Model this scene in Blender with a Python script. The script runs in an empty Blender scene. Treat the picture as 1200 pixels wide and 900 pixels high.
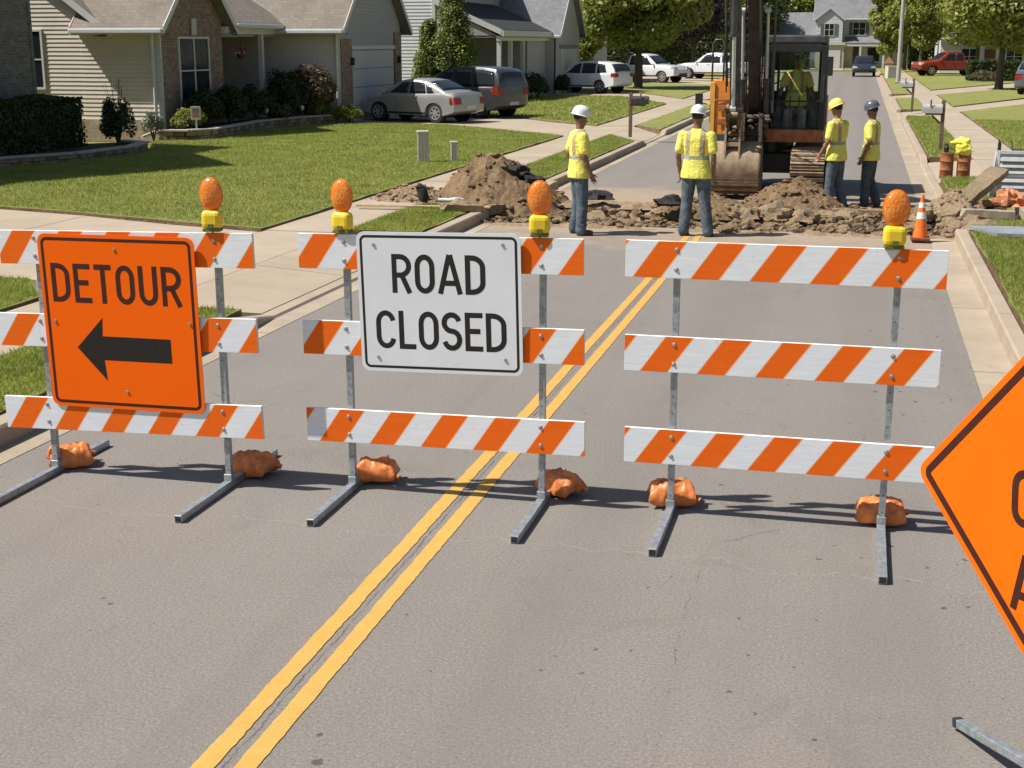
import bpy, bmesh, math, random
import numpy as np
from mathutils import Vector, Matrix, noise
random.seed(7)
SC = bpy.context.scene
COL = SC.collection
R = math.radians
V = Vector

# ------------------------------------------------------------------ materials
class NT:
    def __init__(s, name):
        s.m = bpy.data.materials.new(name); s.m.use_nodes = True
        s.t = s.m.node_tree; s.t.nodes.clear()
        s.out = s.n('ShaderNodeOutputMaterial')
        s._tc = None
    def n(s, typ, **kw):
        nd = s.t.nodes.new(typ)
        for k, v in kw.items(): setattr(nd, k, v)
        return nd
    def l(s, a, b): s.t.links.new(a, b)
    def tc(s):
        if s._tc is None: s._tc = s.n('ShaderNodeTexCoord')
        return s._tc.outputs['Object']
    def noise(s, scale, detail=3, rough=.55, vec=None, dist=0):
        nd = s.n('ShaderNodeTexNoise'); nd.inputs['Scale'].default_value = scale
        nd.inputs['Detail'].default_value = detail; nd.inputs['Roughness'].default_value = rough
        nd.inputs['Distortion'].default_value = dist
        s.l(vec if vec is not None else s.tc(), nd.inputs['Vector']); return nd.outputs['Fac']
    def math(s, op, a, b=None, c=None, clamp=False):
        nd = s.n('ShaderNodeMath', operation=op); nd.use_clamp = clamp
        for i, x in enumerate((a, b, c)):
            if x is None: continue
            if isinstance(x, (int, float)): nd.inputs[i].default_value = x
            else: s.l(x, nd.inputs[i])
        return nd.outputs[0]
    def ramp(s, fac, stops):
        nd = s.n('ShaderNodeValToRGB'); cr = nd.color_ramp
        while len(cr.elements) < len(stops): cr.elements.new(.5)
        for e, (p, c) in zip(cr.elements, stops):
            e.position = p; e.color = (*c, 1) if len(c) == 3 else c
        s.l(fac, nd.inputs[0]); return nd.outputs[0]
    def mr(s, fac, a, b, c=0., d=1.):
        nd = s.n('ShaderNodeMapRange'); nd.clamp = True
        for i, x in enumerate((fac, a, b, c, d)):
            if isinstance(x, (int, float)): nd.inputs[i].default_value = x
            else: s.l(x, nd.inputs[i])
        return nd.outputs[0]
    def mix(s, fac, a, b, mode='MIX'):
        nd = s.n('ShaderNodeMix', data_type='RGBA', blend_type=mode)
        for i, x in ((0, fac), (6, a), (7, b)):
            if isinstance(x, (int, float)): nd.inputs[i].default_value = x
            elif isinstance(x, tuple): nd.inputs[i].default_value = (*x, 1) if len(x) == 3 else x
            else: s.l(x, nd.inputs[i])
        return nd.outputs[2]
    def sep(s, v=None):
        nd = s.n('ShaderNodeSeparateXYZ'); s.l(v if v is not None else s.tc(), nd.inputs[0]); return nd.outputs
    def comb(s, x, y, z):
        nd = s.n('ShaderNodeCombineXYZ')
        for i, q in enumerate((x, y, z)):
            if isinstance(q, (int, float)): nd.inputs[i].default_value = q
            else: s.l(q, nd.inputs[i])
        return nd.outputs[0]
    def bump(s, h, strength=.3, dist=.01):
        nd = s.n('ShaderNodeBump'); nd.inputs['Strength'].default_value = strength
        nd.inputs['Distance'].default_value = dist; s.l(h, nd.inputs['Height']); return nd.outputs[0]
    def pbr(s, col, rough=.6, metal=0., normal=None, spec=.5, coat=0., out=True):
        p = s.n('ShaderNodeBsdfPrincipled')
        for k, x in (('Base Color', col), ('Roughness', rough), ('Metallic', metal), ('Specular IOR Level', spec), ('Coat Weight', coat)):
            if isinstance(x, (int, float)): p.inputs[k].default_value = x
            elif isinstance(x, tuple): p.inputs[k].default_value = (*x, 1)
            else: s.l(x, p.inputs[k])
        if normal is not None: s.l(normal, p.inputs['Normal'])
        if out: s.l(p.outputs[0], s.out.inputs[0])
        return p
_mc = {}
def mat(name, col, rough=.6, metal=0., var=.15, scale=8., bump=.0, bscale=60., coat=0., spec=.5):
    if name in _mc: return _mc[name]
    t = NT(name)
    f = t.noise(scale, 4, .6)
    c = t.mix(t.mr(f, .3, .7), tuple(x*(1-var) for x in col), tuple(min(1, x*(1+var)) for x in col))
    nr = t.bump(t.noise(bscale, 4), bump, .01) if bump else None
    t.pbr(c, t.mr(f, .2, .8, max(.02, rough-.08), min(1, rough+.08)), metal, nr, spec, coat)
    _mc[name] = t.m; return t.m

def m_asphalt():
    t = NT('asphalt'); x, y, z = t.sep()
    big = t.noise(.35, 4, .6); mid = t.noise(2.2, 4, .65); fine = t.noise(62, 4, .85); grit = t.noise(120, 3, .9)
    c = t.mix(t.mr(big, .3, .72), (.192, .172, .153), (.226, .205, .184))
    c = t.mix(t.mr(mid, .35, .75), c, (.212, .19, .168))
    c = t.mix(t.mr(fine, .52, .68, 0, .75), c, (.36, .325, .285))
    c = t.mix(t.mr(fine, .46, .32, 0, .85), c, (.085, .078, .07))
    c = t.mix(t.mr(grit, .55, .72, 0, .6), c, (.38, .345, .305))
    c = t.mix(t.mr(grit, .44, .28, 0, .65), c, (.08, .073, .065))
    # wheel path polish, longitudinal streaks
    st = t.noise(1., 4, .6, t.comb(t.math('MULTIPLY', x, 2.4), t.math('MULTIPLY', y, .12), 0.))
    c = t.mix(t.mr(st, .5, .75, 0, .28), c, (.155, .138, .123))
    tl = t.math('ABSOLUTE', t.math('SUBTRACT', t.math('ABSOLUTE', t.math('ADD', x, .55)), .78)); c = t.mix(t.math('MULTIPLY', t.mr(tl, .42, .05), t.mr(mid, .3, .7, .12, .34)), c, (.15, .134, .118))
    st2 = t.noise(1.1, 5, .75, dist=.8); c = t.mix(t.mr(st2, .58, .68, 0, .22), c, (.25, .225, .195)); c = t.mix(t.mr(st2, .42, .33, 0, .25), c, (.14, .125, .11))
    # seam along the middle
    wob = t.noise(3.5, 5, .7, t.comb(0., y, 0.)); fw = t.noise(22., 3, .7)
    cx = t.math('ADD', x, t.math('ADD', t.math('MULTIPLY', t.math('SUBTRACT', wob, .5), .05), t.math('MULTIPLY', t.math('SUBTRACT', fw, .5), .03)))
    d = t.math('ABSOLUTE', t.math('ADD', cx, 2.262))
    wid = t.mr(t.noise(5., 3, .7), .35, .7, .0015, .011)
    cr = t.math('SUBTRACT', 1., t.mr(d, 0., wid), clamp=True)
    c = t.mix(t.math('MULTIPLY', cr, .8), c, (.045, .04, .038))
    # long crack right lane, broken up
    wob2 = t.noise(.8, 4, .6, t.comb(7., y, 0.)); fw2 = t.noise(14., 3, .7, t.comb(x, y, 3.))
    cx2 = t.math('ADD', x, t.math('ADD', t.math('MULTIPLY', t.math('SUBTRACT', wob2, .5), .22), t.math('MULTIPLY', t.math('SUBTRACT', fw2, .5), .05)))
    d2 = t.math('ABSOLUTE', t.math('ADD', cx2, .66))
    wid2 = t.mr(t.noise(3., 4, .8, t.comb(x, y, 9.)), .48, .75, 0.0001, .012)
    cr2 = t.math('MULTIPLY', t.math('SUBTRACT', 1., t.mr(d2, 0., wid2), clamp=True), t.mr(y, 7.2, 6.6))
    c = t.mix(t.math('MULTIPLY', cr2, .75), c, (.05, .045, .042))
    # chalky scrape running across just in front of the barricades
    wy = t.noise(1.4, 4, .6, t.comb(x, 0., 4.)); 
    dy = t.math('ABSOLUTE', t.math('ADD', t.math('SUBTRACT', y, 7.0), t.math('MULTIPLY', t.math('SUBTRACT', wy, .5), .8)))
    wd = t.mr(t.noise(9., 4, .8), .4, .7, .001, .02)
    c = t.mix(t.math('MULTIPLY', t.math('SUBTRACT', 1., t.mr(dy, 0., wd), clamp=True), .38), c, (.36, .33, .30))
    # dark oil drips and pits
    vo = t.n('ShaderNodeTexVoronoi', voronoi_dimensions='2D'); vo.inputs['Scale'].default_value = 3.4; dn = t.noise(26, 2); t.l(t.comb(t.math('ADD', x, t.math('MULTIPLY', dn, .05)), t.math('ADD', y, t.math('MULTIPLY', t.noise(31, 2), .05)), 0.), vo.inputs['Vector'])
    sz = t.mr(t.math('ADD', t.noise(1.3, 4, .7, t.comb(x, y, 6.)), t.mr(x, -1.2, .2, 0., .05)), .53, .70, .0, .075)
    sp = t.math('LESS_THAN', vo.outputs['Distance'], sz)
    c = t.mix(t.math('MULTIPLY', sp, .72), c, (.05, .047, .045))
    # thin random hairlines
    v2 = t.n('ShaderNodeTexVoronoi', feature='DISTANCE_TO_EDGE'); v2.inputs['Scale'].default_value = .45
    ds = t.noise(3., 4, .7); t.l(t.mix(.12, t.tc(), t.comb(ds, t.noise(3.3, 4, .7), 0.)), v2.inputs['Vector'])
    hl = t.math('MULTIPLY', t.math('LESS_THAN', v2.outputs['Distance'], .003), t.mr(t.noise(.9, 3), .60, .68))
    c = t.mix(t.math('MULTIPLY', hl, .45), c, (.07, .065, .06))
    # spilled soil round the trench
    yy = t.math('ABSOLUTE', t.math('SUBTRACT', y, 22.6))
    dm = t.math('ADD', t.mr(yy, 5.6, 1.6), t.math('MULTIPLY', t.math('SUBTRACT', t.noise(1.1, 6, .7), .5), 1.3))
    c = t.mix(t.mr(dm, .3, .75, 0, .9), c, t.mix(t.noise(14, 5, .7), (.25, .19, .13), (.43, .34, .25)))
    h = t.math('ADD', t.math('MULTIPLY', fine, .6), t.math('MULTIPLY', grit, .4))
    t.pbr(c, .86, 0, t.bump(h, .5, .008), .3); return t.m
def m_concrete(name, a=(.345, .28, .205), b=(.435, .36, .27)):
    t = NT(name); big = t.noise(.7, 5, .65); f = t.noise(60, 3, .7)
    c = t.mix(t.mr(big, .3, .7), a, b)
    c = t.mix(t.mr(f, .5, .8, 0, .35), c, tuple(x*1.25 for x in b)); c = t.mix(t.mr(f, .45, .25, 0, .4), c, tuple(x*.55 for x in a))
    st = t.noise(3.5, 6, .75); c = t.mix(t.mr(st, .56, .75, 0, .35), c, tuple(x*.55 for x in a))
    t.pbr(c, .85, 0, t.bump(f, .25, .005), .3); return t.m
def m_grassground():
    t = NT('lawn_turf'); a = t.noise(.55, 4, .6); b = t.noise(7, 5, .75); f = t.noise(55, 3, .8); g = t.noise(2.3, 5, .7, dist=.6)
    c = t.mix(t.mr(a, .3, .7), (.195, .218, .056), (.262, .28, .078))
    c = t.mix(t.mr(g, .42, .66, 0, .75), c, (.335, .315, .11))
    c = t.mix(t.mr(b, .5, .75, 0, .7), c, (.32, .31, .105)); c = t.mix(t.mr(b, .48, .28, 0, .75), c, (.10, .115, .026))
    c = t.mix(t.mr(f, .52, .8, 0, .6), c, (.35, .34, .125)); c = t.mix(t.mr(f, .47, .25, 0, .65), c, (.08, .09, .02))
    h = t.math('ADD', t.math('MULTIPLY', b, .6), t.math('MULTIPLY', f, .4))
    t.pbr(c, .9, 0, t.bump(h, .9, .07), .2); return t.m
def m_leaf(name, c1, c2, trans=.3, rough=.5):
    t = NT(name); f = t.noise(1.3, 3, .6); g = t.noise(14, 2, .6)
    c = t.mix(t.mr(f, .3, .7), c1, c2); c = t.mix(t.mr(g, .4, .7, 0, .5), c, tuple(min(1, x*1.35) for x in c2))
    p = t.pbr(c, rough, 0, None, .35, out=False)
    tr = t.n('ShaderNodeBsdfTranslucent'); t.l(t.mix(1., c, (1.2, 1.35, .6), 'MULTIPLY'), tr.inputs[0])
    mx = t.n('ShaderNodeMixShader'); mx.inputs[0].default_value = trans
    t.l(p.outputs[0], mx.inputs[1]); t.l(tr.outputs[0], mx.inputs[2]); t.l(mx.outputs[0], t.out.inputs[0]); return t.m
def m_dirt(name='soil', a=(.15, .095, .052), b=(.34, .235, .14)):
    t = NT(name); g = t.noise(2.6, 6, .75); f = t.noise(22, 5, .8)
    c = t.mix(t.mr(g, .3, .7), a, b); c = t.mix(t.mr(f, .5, .8, 0, .6), c, tuple(x*1.35 for x in b)); c = t.mix(t.mr(f, .47, .25, 0, .8), c, tuple(x*.35 for x in a))
    t.pbr(c, .95, 0, t.bump(f, .9, .05), .15); return t.m
def m_brick(name, c1, c2, mortar, bw=.21, bh=.07):
    t = NT(name); x, y, z = t.sep()
    v = t.comb(t.math('ADD', x, y), z, 0.)
    b = t.n('ShaderNodeTexBrick'); b.inputs['Scale'].default_value = 1.
    b.inputs['Color1'].default_value = (*c1, 1); b.inputs['Color2'].default_value = (*c2, 1); b.inputs['Mortar'].default_value = (*mortar, 1)
    b.inputs['Mortar Size'].default_value = .006; b.inputs['Brick Width'].default_value = bw; b.inputs['Row Height'].default_value = bh
    t.l(v, b.inputs['Vector'])
    n = t.noise(9, 4, .7); c = t.mix(t.mr(n, .35, .7, 0, .5), b.outputs['Color'], tuple(q*.5 for q in c1))
    c = t.mix(t.mr(t.noise(4., 3, .7), .55, .7, 0, .4), c, tuple(min(1, q*1.5) for q in c2))
    t.pbr(c, .85, 0, t.bump(t.math('ADD', t.math('MULTIPLY', b.outputs['Fac'], -.7), n), .5, .01), .25); return t.m
def m_shingle(name, c1, c2):
    t = NT(name); x, y, z = t.sep()
    v = t.comb(t.math('ADD', x, y), t.math('MULTIPLY', z, 1.5), 0.)
    b = t.n('ShaderNodeTexBrick'); b.inputs['Scale'].default_value = 1.
    b.inputs['Color1'].default_value = (*c1, 1); b.inputs['Color2'].default_value = (*c2, 1); b.inputs['Mortar'].default_value = (*[q*.7 for q in c1], 1)
    b.inputs['Mortar Size'].default_value = .006; b.inputs['Brick Width'].default_value = .17; b.inputs['Row Height'].default_value = .14
    t.l(v, b.inputs['Vector'])
    n = t.noise(30, 4, .8); c = t.mix(t.mr(n, .35, .7, 0, .55), b.outputs['Color'], tuple(q*1.5 for q in c2))
    c = t.mix(t.mr(t.noise(1.2, 4), .4, .7, 0, .3), c, tuple(q*.6 for q in c1))
    t.pbr(c, .92, 0, t.bump(n, .5, .01), .2); return t.m
def m_stripes(name, x0=0.):
    t = NT(name); x, y, z = t.sep()
    u = t.math('DIVIDE', t.math('SUBTRACT', t.math('SUBTRACT', x, x0), t.math('MULTIPLY', z, .70)), .333)
    fr = t.math('FRACT', t.math('ADD', u, 40.)); o = t.math('LESS_THAN', fr, .5)
    e = t.math('LESS_THAN', t.math('ABSOLUTE', t.math('SUBTRACT', t.math('ABSOLUTE', t.math('SUBTRACT', fr, .25)), .25)), .018)
    w = t.noise(1., 4, .7, t.comb(t.math('MULTIPLY', x, 5), 0., t.math('MULTIPLY', z, 70)))
    wc = t.mix(t.mr(w, .3, .7), (.70, .73, .77), (.83, .86, .89)); oc = t.mix(t.mr(w, .3, .7), (.80, .125, .005), (.88, .155, .008))
    c = t.mix(o, wc, oc); c = t.mix(t.math('MULTIPLY', e, .6), c, (.85, .6, .38))
    d = t.noise(16, 5, .8); c = t.mix(t.mr(d, .62, .8, 0, .55), c, (.28, .2, .15))
    # only the front face carries the sheeting; the rest is the white board
    gn = t.n('ShaderNodeNewGeometry'); _, ny, _z = t.sep(gn.outputs['Normal'])
    fr_ = t.math('LESS_THAN', ny, -.7); c = t.mix(fr_, (.80, .80, .77), c)
    t.pbr(c, .6, 0, t.bump(w, .25, .003), .2); return t.m
def m_leafrefl(): pass
def m_paint_yellow():
    t = NT('yellow_road_paint'); f = t.noise(70, 4, .75); g = t.noise(6, 4, .7)
    c = t.mix(t.mr(g, .3, .7), (.53, .305, .07), (.60, .355, .09)); c = t.mix(t.mr(f, .56, .75, 0, .35), c, (.64, .42, .15))
    p = t.pbr(c, .7, 0, t.bump(f, .3, .003), .3, out=False)
    tr = t.n('ShaderNodeBsdfTransparent'); mx = t.n('ShaderNodeMixShader')
    x, y, z = t.sep()
    wear = t.math('MULTIPLY', t.mr(t.noise(120, 3, .8), .60, .66), t.mr(t.noise(3, 4), .45, .7, .25, 1.))
    t.l(wear, mx.inputs[0]); t.l(p.outputs[0], mx.inputs[1]); t.l(tr.outputs[0], mx.inputs[2]); t.l(mx.outputs[0], t.out.inputs[0]); return t.m
def m_glass(name='window_glass', col=(.016, .02, .024)):
    return mat(name, col, .12, 0, .1, 2, 0, spec=.25)
def m_clear(name='clear_glass'):
    t = NT(name); tr = t.n('ShaderNodeBsdfTransparent'); tr.inputs[0].default_value = (.93, .96, .95, 1)
    g = t.n('ShaderNodeBsdfGlossy'); g.inputs['Roughness'].default_value = .04
    g.inputs[0].default_value = (.30, .33, .36, 1)
    fr = t.n('ShaderNodeFresnel'); fr.inputs[0].default_value = 1.45
    mx = t.n('ShaderNodeMixShader'); t.l(fr.outputs[0], mx.inputs[0]); t.l(tr.outputs[0], mx.inputs[1]); t.l(g.outputs[0], mx.inputs[2])
    t.l(mx.outputs[0], t.out.inputs[0]); return t.m
def m_hivis(name, vest=True):
    t = NT(name); x, y, z = t.sep()
    f = t.noise(9, 4, .7, dist=.5)
    c = t.mix(t.mr(f, .3, .7), (.74, .70, .085), (.88, .82, .22))
    band = t.math('LESS_THAN', t.math('ABSOLUTE', t.math('SUBTRACT', z, 1.115)), .026)
    vert = t.math('LESS_THAN', t.math('ABSOLUTE', t.math('SUBTRACT', t.math('ABSOLUTE', x), .105)), .024)
    edge = t.math('LESS_THAN', t.math('ABSOLUTE', t.math('SUBTRACT', t.math('ABSOLUTE', x), .105)), .036)
    up = t.math('GREATER_THAN', z, 1.14)
    c = t.mix(t.math('MULTIPLY', edge, up), c, (.8, .30, .05))
    c = t.mix(t.math('MAXIMUM', t.math('MULTIPLY', vert, up), band), c, (.36, .37, .25))
    t.pbr(c, .75, 0, t.bump(f, 1., .035), .3); return t.m
def m_denim(name='denim', col=(.10, .125, .15)):
    t = NT(name); f = t.noise(7, 5, .7, dist=.8); g = t.noise(80, 3)
    c = t.mix(t.mr(f, .35, .7), tuple(q*.6 for q in col), tuple(q*1.5 for q in col))
    t.pbr(c, .85, 0, t.bump(f, .7, .03), .2); return t.m
def m_galv():
    t = NT('galvanized_steel'); f = t.noise(28, 3, .6); v = t.n('ShaderNodeTexVoronoi'); v.inputs['Scale'].default_value = 60; t.l(t.tc(), v.inputs['Vector'])
    c = t.mix(t.mr(f, .3, .7), (.25, .28, .30), (.44, .47, .49)); c = t.mix(.2, c, v.outputs['Color'], 'SOFT_LIGHT')
    c = t.mix(t.mr(t.noise(6, 5, .8), .58, .75, 0, .5), c, (.16, .16, .15))
    t.pbr(c, .48, .55, t.bump(f, .1, .002), .5); return t.m

M = {}
M['asphalt'] = m_asphalt(); M['concrete'] = m_concrete('pavement_concrete'); M['kerb'] = m_concrete('kerb_concrete', (.31, .25, .185), (.44, .36, .27))
M['turf'] = m_grassground(); M['soil'] = m_dirt(); M['soil_dark'] = m_dirt('dark_soil', (.06, .042, .03), (.14, .1, .07)); M['sand'] = m_dirt('dry_soil', (.27, .19, .115), (.44, .325, .21))
M['yellow'] = m_paint_yellow(); M['galv'] = m_galv(); M['glass'] = m_glass(); M['clear'] = m_clear()
M['sheet_orange'] = mat('orange_sheeting', (1., .142, .002), .8, 0, .03, 3, .05, 150, spec=.12)
M['sheet_black'] = mat('black_lettering', (.012, .008, .007), .5, 0, .2, 20)
M['sheet_brown'] = mat('dark_border', (.045, .008, .004), .5, 0, .2, 20)
M['sheet_white'] = mat('white_sheeting', (.74, .77, .80), .4, 0, .04, 3, .04, 150)
M['bolt'] = mat('bolt_steel', (.45, .42, .38), .4, .7, .2, 30)
M['amber'] = None
def m_amber():
    t = NT('amber_lens'); v = t.n('ShaderNodeTexVoronoi'); v.inputs['Scale'].default_value = 75; t.l(t.tc(), v.inputs['Vector'])
    c = t.mix(t.mr(t.noise(11, 3, .6), .42, .62), (1., .33, .025), (1., .62, .12)); c = t.mix(t.mr(v.outputs['Distance'], .0, .6, 0, .5), c, (.62, .08, .004))  # yellow patches put the lens highlights into the base colour
    p = t.pbr(c, .22, 0, t.bump(v.outputs['Distance'], .6, .004), .6, .5, out=False)
    tr = t.n('ShaderNodeBsdfTranslucent'); tr.inputs[0].default_value = (1., .35, .02, 1)
    mx = t.n('ShaderNodeMixShader'); mx.inputs[0].default_value = .35; t.l(p.outputs[0], mx.inputs[1]); t.l(tr.outputs[0], mx.inputs[2]); t.l(mx.outputs[0], t.out.inputs[0]); return t.m
M['amber'] = m_amber()
M['lamp_yellow'] = mat('yellow_plastic', (.85, .60, .03), .4, 0, .08, 12, .05, 80)
M['lamp_dark'] = mat('olive_plastic', (.13, .13, .02), .6)
M['bag'] = mat('orange_plastic_bag', (.68, .205, .052), .42, 0, .4, 17, .35, 30)
M['white'] = mat('white_trim', (.58, .58, .56), .55, 0, .06, 5)
M['rubber'] = mat('black_rubber', (.02, .02, .02), .75, 0, .3, 20)
M['black'] = mat('black_paint', (.022, .023, .025), .4, 0, .25, 9)
M['dgrey'] = mat('dark_grey_steel', (.085, .09, .095), .45, .3, .3, 8, .1, 40)
M['chrome'] = mat('chrome_rod', (.62, .64, .66), .35, .35, .08, 5)
M['skin'] = mat('skin', (.30, .155, .095), .55, 0, .12, 30)
M['skin_dark'] = mat('tanned_skin', (.20, .105, .065), .55, 0, .12, 30)

# ------------------------------------------------------------------ mesh builder
def tag(o, label=None, cat=None, group=None, kind=None):
    if label: o['label'] = label
    if cat: o['category'] = cat
    if group: o['group'] = group
    if kind: o['kind'] = kind
    return o
def empty(name, loc=(0, 0, 0), rz=0., label=None, cat=None, group=None):
    o = bpy.data.objects.new(name, None); COL.objects.link(o); o.location = loc; o.rotation_euler = (0, 0, rz)
    o.empty_display_size = .1
    return tag(o, label, cat, group)
def wloc(p):
    l = V((0, 0, 0))
    while p is not None: l = l + p.location; p = p.parent
    return l
class MB:
    def __init__(s): s.v = []; s.f = []; s.m = []
    def add(s, vs, fs, mi=0, T=None):
        b = len(s.v)
        s.v += [tuple(T @ V(q)) if T is not None else tuple(q) for q in vs]
        for f in fs: s.f.append([b+i for i in f]); s.m.append(mi)
        return s
    def box(s, c, d, mi=0, rz=0., T=None, taper=1.):
        x, y, z = [q/2 for q in d]; t = taper
        vs = [(-x, -y, -z), (x, -y, -z), (x, y, -z), (-x, y, -z), (-x*t, -y*t, z), (x*t, -y*t, z), (x*t, y*t, z), (-x*t, y*t, z)]
        TT = Matrix.Translation(c) @ Matrix.Rotation(rz, 4, 'Z')
        if T is not None: TT = T @ TT
        return s.add(vs, [(0, 3, 2, 1), (4, 5, 6, 7), (0, 1, 5, 4), (1, 2, 6, 5), (2, 3, 7, 6), (3, 0, 4, 7)], mi, TT)
    def b2(s, x0, x1, y0, y1, z0, z1, mi=0):
        return s.box(((x0+x1)/2, (y0+y1)/2, (z0+z1)/2), (abs(x1-x0), abs(y1-y0), abs(z1-z0)), mi)
    def tube(s, p0, p1, r0, r1=None, n=12, mi=0, cap=True, T=None):
        r1 = r0 if r1 is None else r1
        p0, p1 = V(p0), V(p1); d = (p1-p0).normalized()
        a = d.orthogonal().normalized(); b = d.cross(a)
        vs = []
        for p, r in ((p0, r0), (p1, r1)):
            for i in range(n):
                t = 2*math.pi*i/n; vs.append(p + a*math.cos(t)*r + b*math.sin(t)*r)
        fs = [(i, (i+1) % n, n+(i+1) % n, n+i) for i in range(n)]
        if cap: fs += [tuple(range(n-1, -1, -1)), tuple(range(n, 2*n))]
        return s.add(vs, fs, mi, T)
    def path(s, pts, r, n=8, mi=0, T=None, closed=False):
        pts = [V(p) for p in pts]; rs = r if isinstance(r, (list, tuple)) else [r]*len(pts)
        vs = []; prev = None
        for i, p in enumerate(pts):
            a = pts[max(0, i-1)]; b = pts[min(len(pts)-1, i+1)]
            if closed: a = pts[i-1]; b = pts[(i+1) % len(pts)]
            d = (b-a).normalized()
            if prev is None: u = d.orthogonal().normalized()
            else: u = (prev - d*prev.dot(d)).normalized()
            prev = u; w = d.cross(u)
            for k in range(n):
                t = 2*math.pi*k/n; vs.append(p + u*math.cos(t)*rs[i] + w*math.sin(t)*rs[i])
        fs = []; L = len(pts)
        for i in range(L if closed else L-1):
            j = (i+1) % L
            for k in range(n): fs.append((i*n+k, i*n+(k+1) % n, j*n+(k+1) % n, j*n+k))
        if not closed: fs += [tuple(range(n-1, -1, -1)), tuple(range((L-1)*n, L*n))]
        return s.add(vs, fs, mi, T)
    def ell(s, c, r, nu=14, nv=8, mi=0, T=None, amp=0., fr=3., seed=0., zmin=None):
        vs = [(0, 0, -1)]
        for j in range(1, nv):
            ph = -math.pi/2 + math.pi*j/nv
            for i in range(nu):
                t = 2*math.pi*i/nu; vs.append((math.cos(ph)*math.cos(t), math.cos(ph)*math.sin(t), math.sin(ph)))
        vs.append((0, 0, 1)); out = []
        for q in vs:
            q = V(q); k = 1.
            if amp: k += amp*noise.noise(q*fr + V((seed, seed*1.7, 0)))*2
            p = V((q.x*r[0]*k, q.y*r[1]*k, q.z*r[2]*k))
            if zmin is not None: p.z = max(p.z, zmin)
            out.append(p + V(c))
        fs = [(0, 1+(i+1) % nu, 1+i) for i in range(nu)]
        for j in range(nv-2):
            for i in range(nu): fs.append((1+j*nu+i, 1+j*nu+(i+1) % nu, 1+(j+1)*nu+(i+1) % nu, 1+(j+1)*nu+i))
        b = 1+(nv-2)*nu; L = len(vs)-1
        fs += [(b+i, b+(i+1) % nu, L) for i in range(nu)]
        return s.add(out, fs, mi, T)
    def prism(s, pts, z0, z1, mi=0, side=None, T=None):
        n = len(pts); A = sum(pts[i][0]*pts[(i+1) % n][1]-pts[(i+1) % n][0]*pts[i][1] for i in range(n))
        if A < 0: pts = pts[::-1]
        vs = [(p[0], p[1], z0) for p in pts] + [(p[0], p[1], z1) for p in pts]
        s.add(vs, [tuple(range(n-1, -1, -1)), tuple(range(n, 2*n))], mi, T)
        return s.add(vs, [(i, (i+1) % n, n+(i+1) % n, n+i) for i in range(n)], mi if side is None else side, T)
    def lathe(s, prof, n=16, c=(0, 0, 0), mi=0, T=None):
        vs = []; 
        for r, z in prof:
            for i in range(n):
                t = 2*math.pi*i/n; vs.append((c[0]+r*math.cos(t), c[1]+r*math.sin(t), c[2]+z))
        fs = []
        for j in range(len(prof)-1):
            for i in range(n): fs.append((j*n+i, j*n+(i+1) % n, (j+1)*n+(i+1) % n, (j+1)*n+i))
        fs += [tuple(range(n-1, -1, -1)), tuple(range((len(prof)-1)*n, len(prof)*n))]
        return s.add(vs, fs, mi, T)
    def build(s, name, mats, parent=None, smooth=False, bevel=0., loc=None, world=False, label=None, rz=0.):
        off = V((0, 0, 0))
        if loc is not None and world: off = V(loc)
        if world and parent is not None: off = wloc(parent) + (V(loc) if loc is not None else V((0, 0, 0))) * 0
        me = bpy.data.meshes.new(name)
        me.from_pydata([tuple(V(q)-off) for q in s.v], [], s.f)
        for m_ in (mats if isinstance(mats, (list, tuple)) else [mats]): me.materials.append(m_)
        me.polygons.foreach_set('material_index', s.m)
        me.update()
        if smooth:
            me.polygons.foreach_set('use_smooth', [True]*len(me.polygons))
            if smooth is not True: me.set_sharp_from_angle(angle=R(smooth))
        o = bpy.data.objects.new(name, me); COL.objects.link(o)
        if parent is not None: o.parent = parent
        if loc is not None and parent is None: o.location = loc
        elif loc is not None and not world: o.location = loc
        if rz: o.rotation_euler = (0, 0, rz)
        if bevel:
            md = o.modifiers.new('bevel', 'BEVEL'); md.width = bevel; md.segments = 3; md.limit_method = 'ANGLE'; md.angle_limit = R(40)
            md.harden_normals = False
        if label: o['label'] = label
        return o
def rock(b, x, y, z, r, seed, mi=0, flat=.7):
    rr = random.Random(seed); T = Matrix.Translation((x, y, z)) @ Matrix.Rotation(rr.uniform(0, 6), 4, 'Z') @ Matrix.Rotation(rr.uniform(-.6, .6), 4, 'X')
    b.ell((0, 0, 0), (r*rr.uniform(.8, 1.3), r*rr.uniform(.6, 1), r*flat*rr.uniform(.6, 1)), 9, 6, mi, T, amp=.28, fr=1.7, seed=seed)
def copy_tree(o, parent=None, loc=None, rz=None, label=None, group=None):
    c = o.copy(); COL.objects.link(c)
    if parent is not None: c.parent = parent
    if loc is not None: c.location = loc
    if rz is not None: c.rotation_euler = (0, 0, rz)
    if label: c['label'] = label
    if group: c['group'] = group
    for ch in list(o.children): copy_tree(ch, c)
    return c

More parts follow.
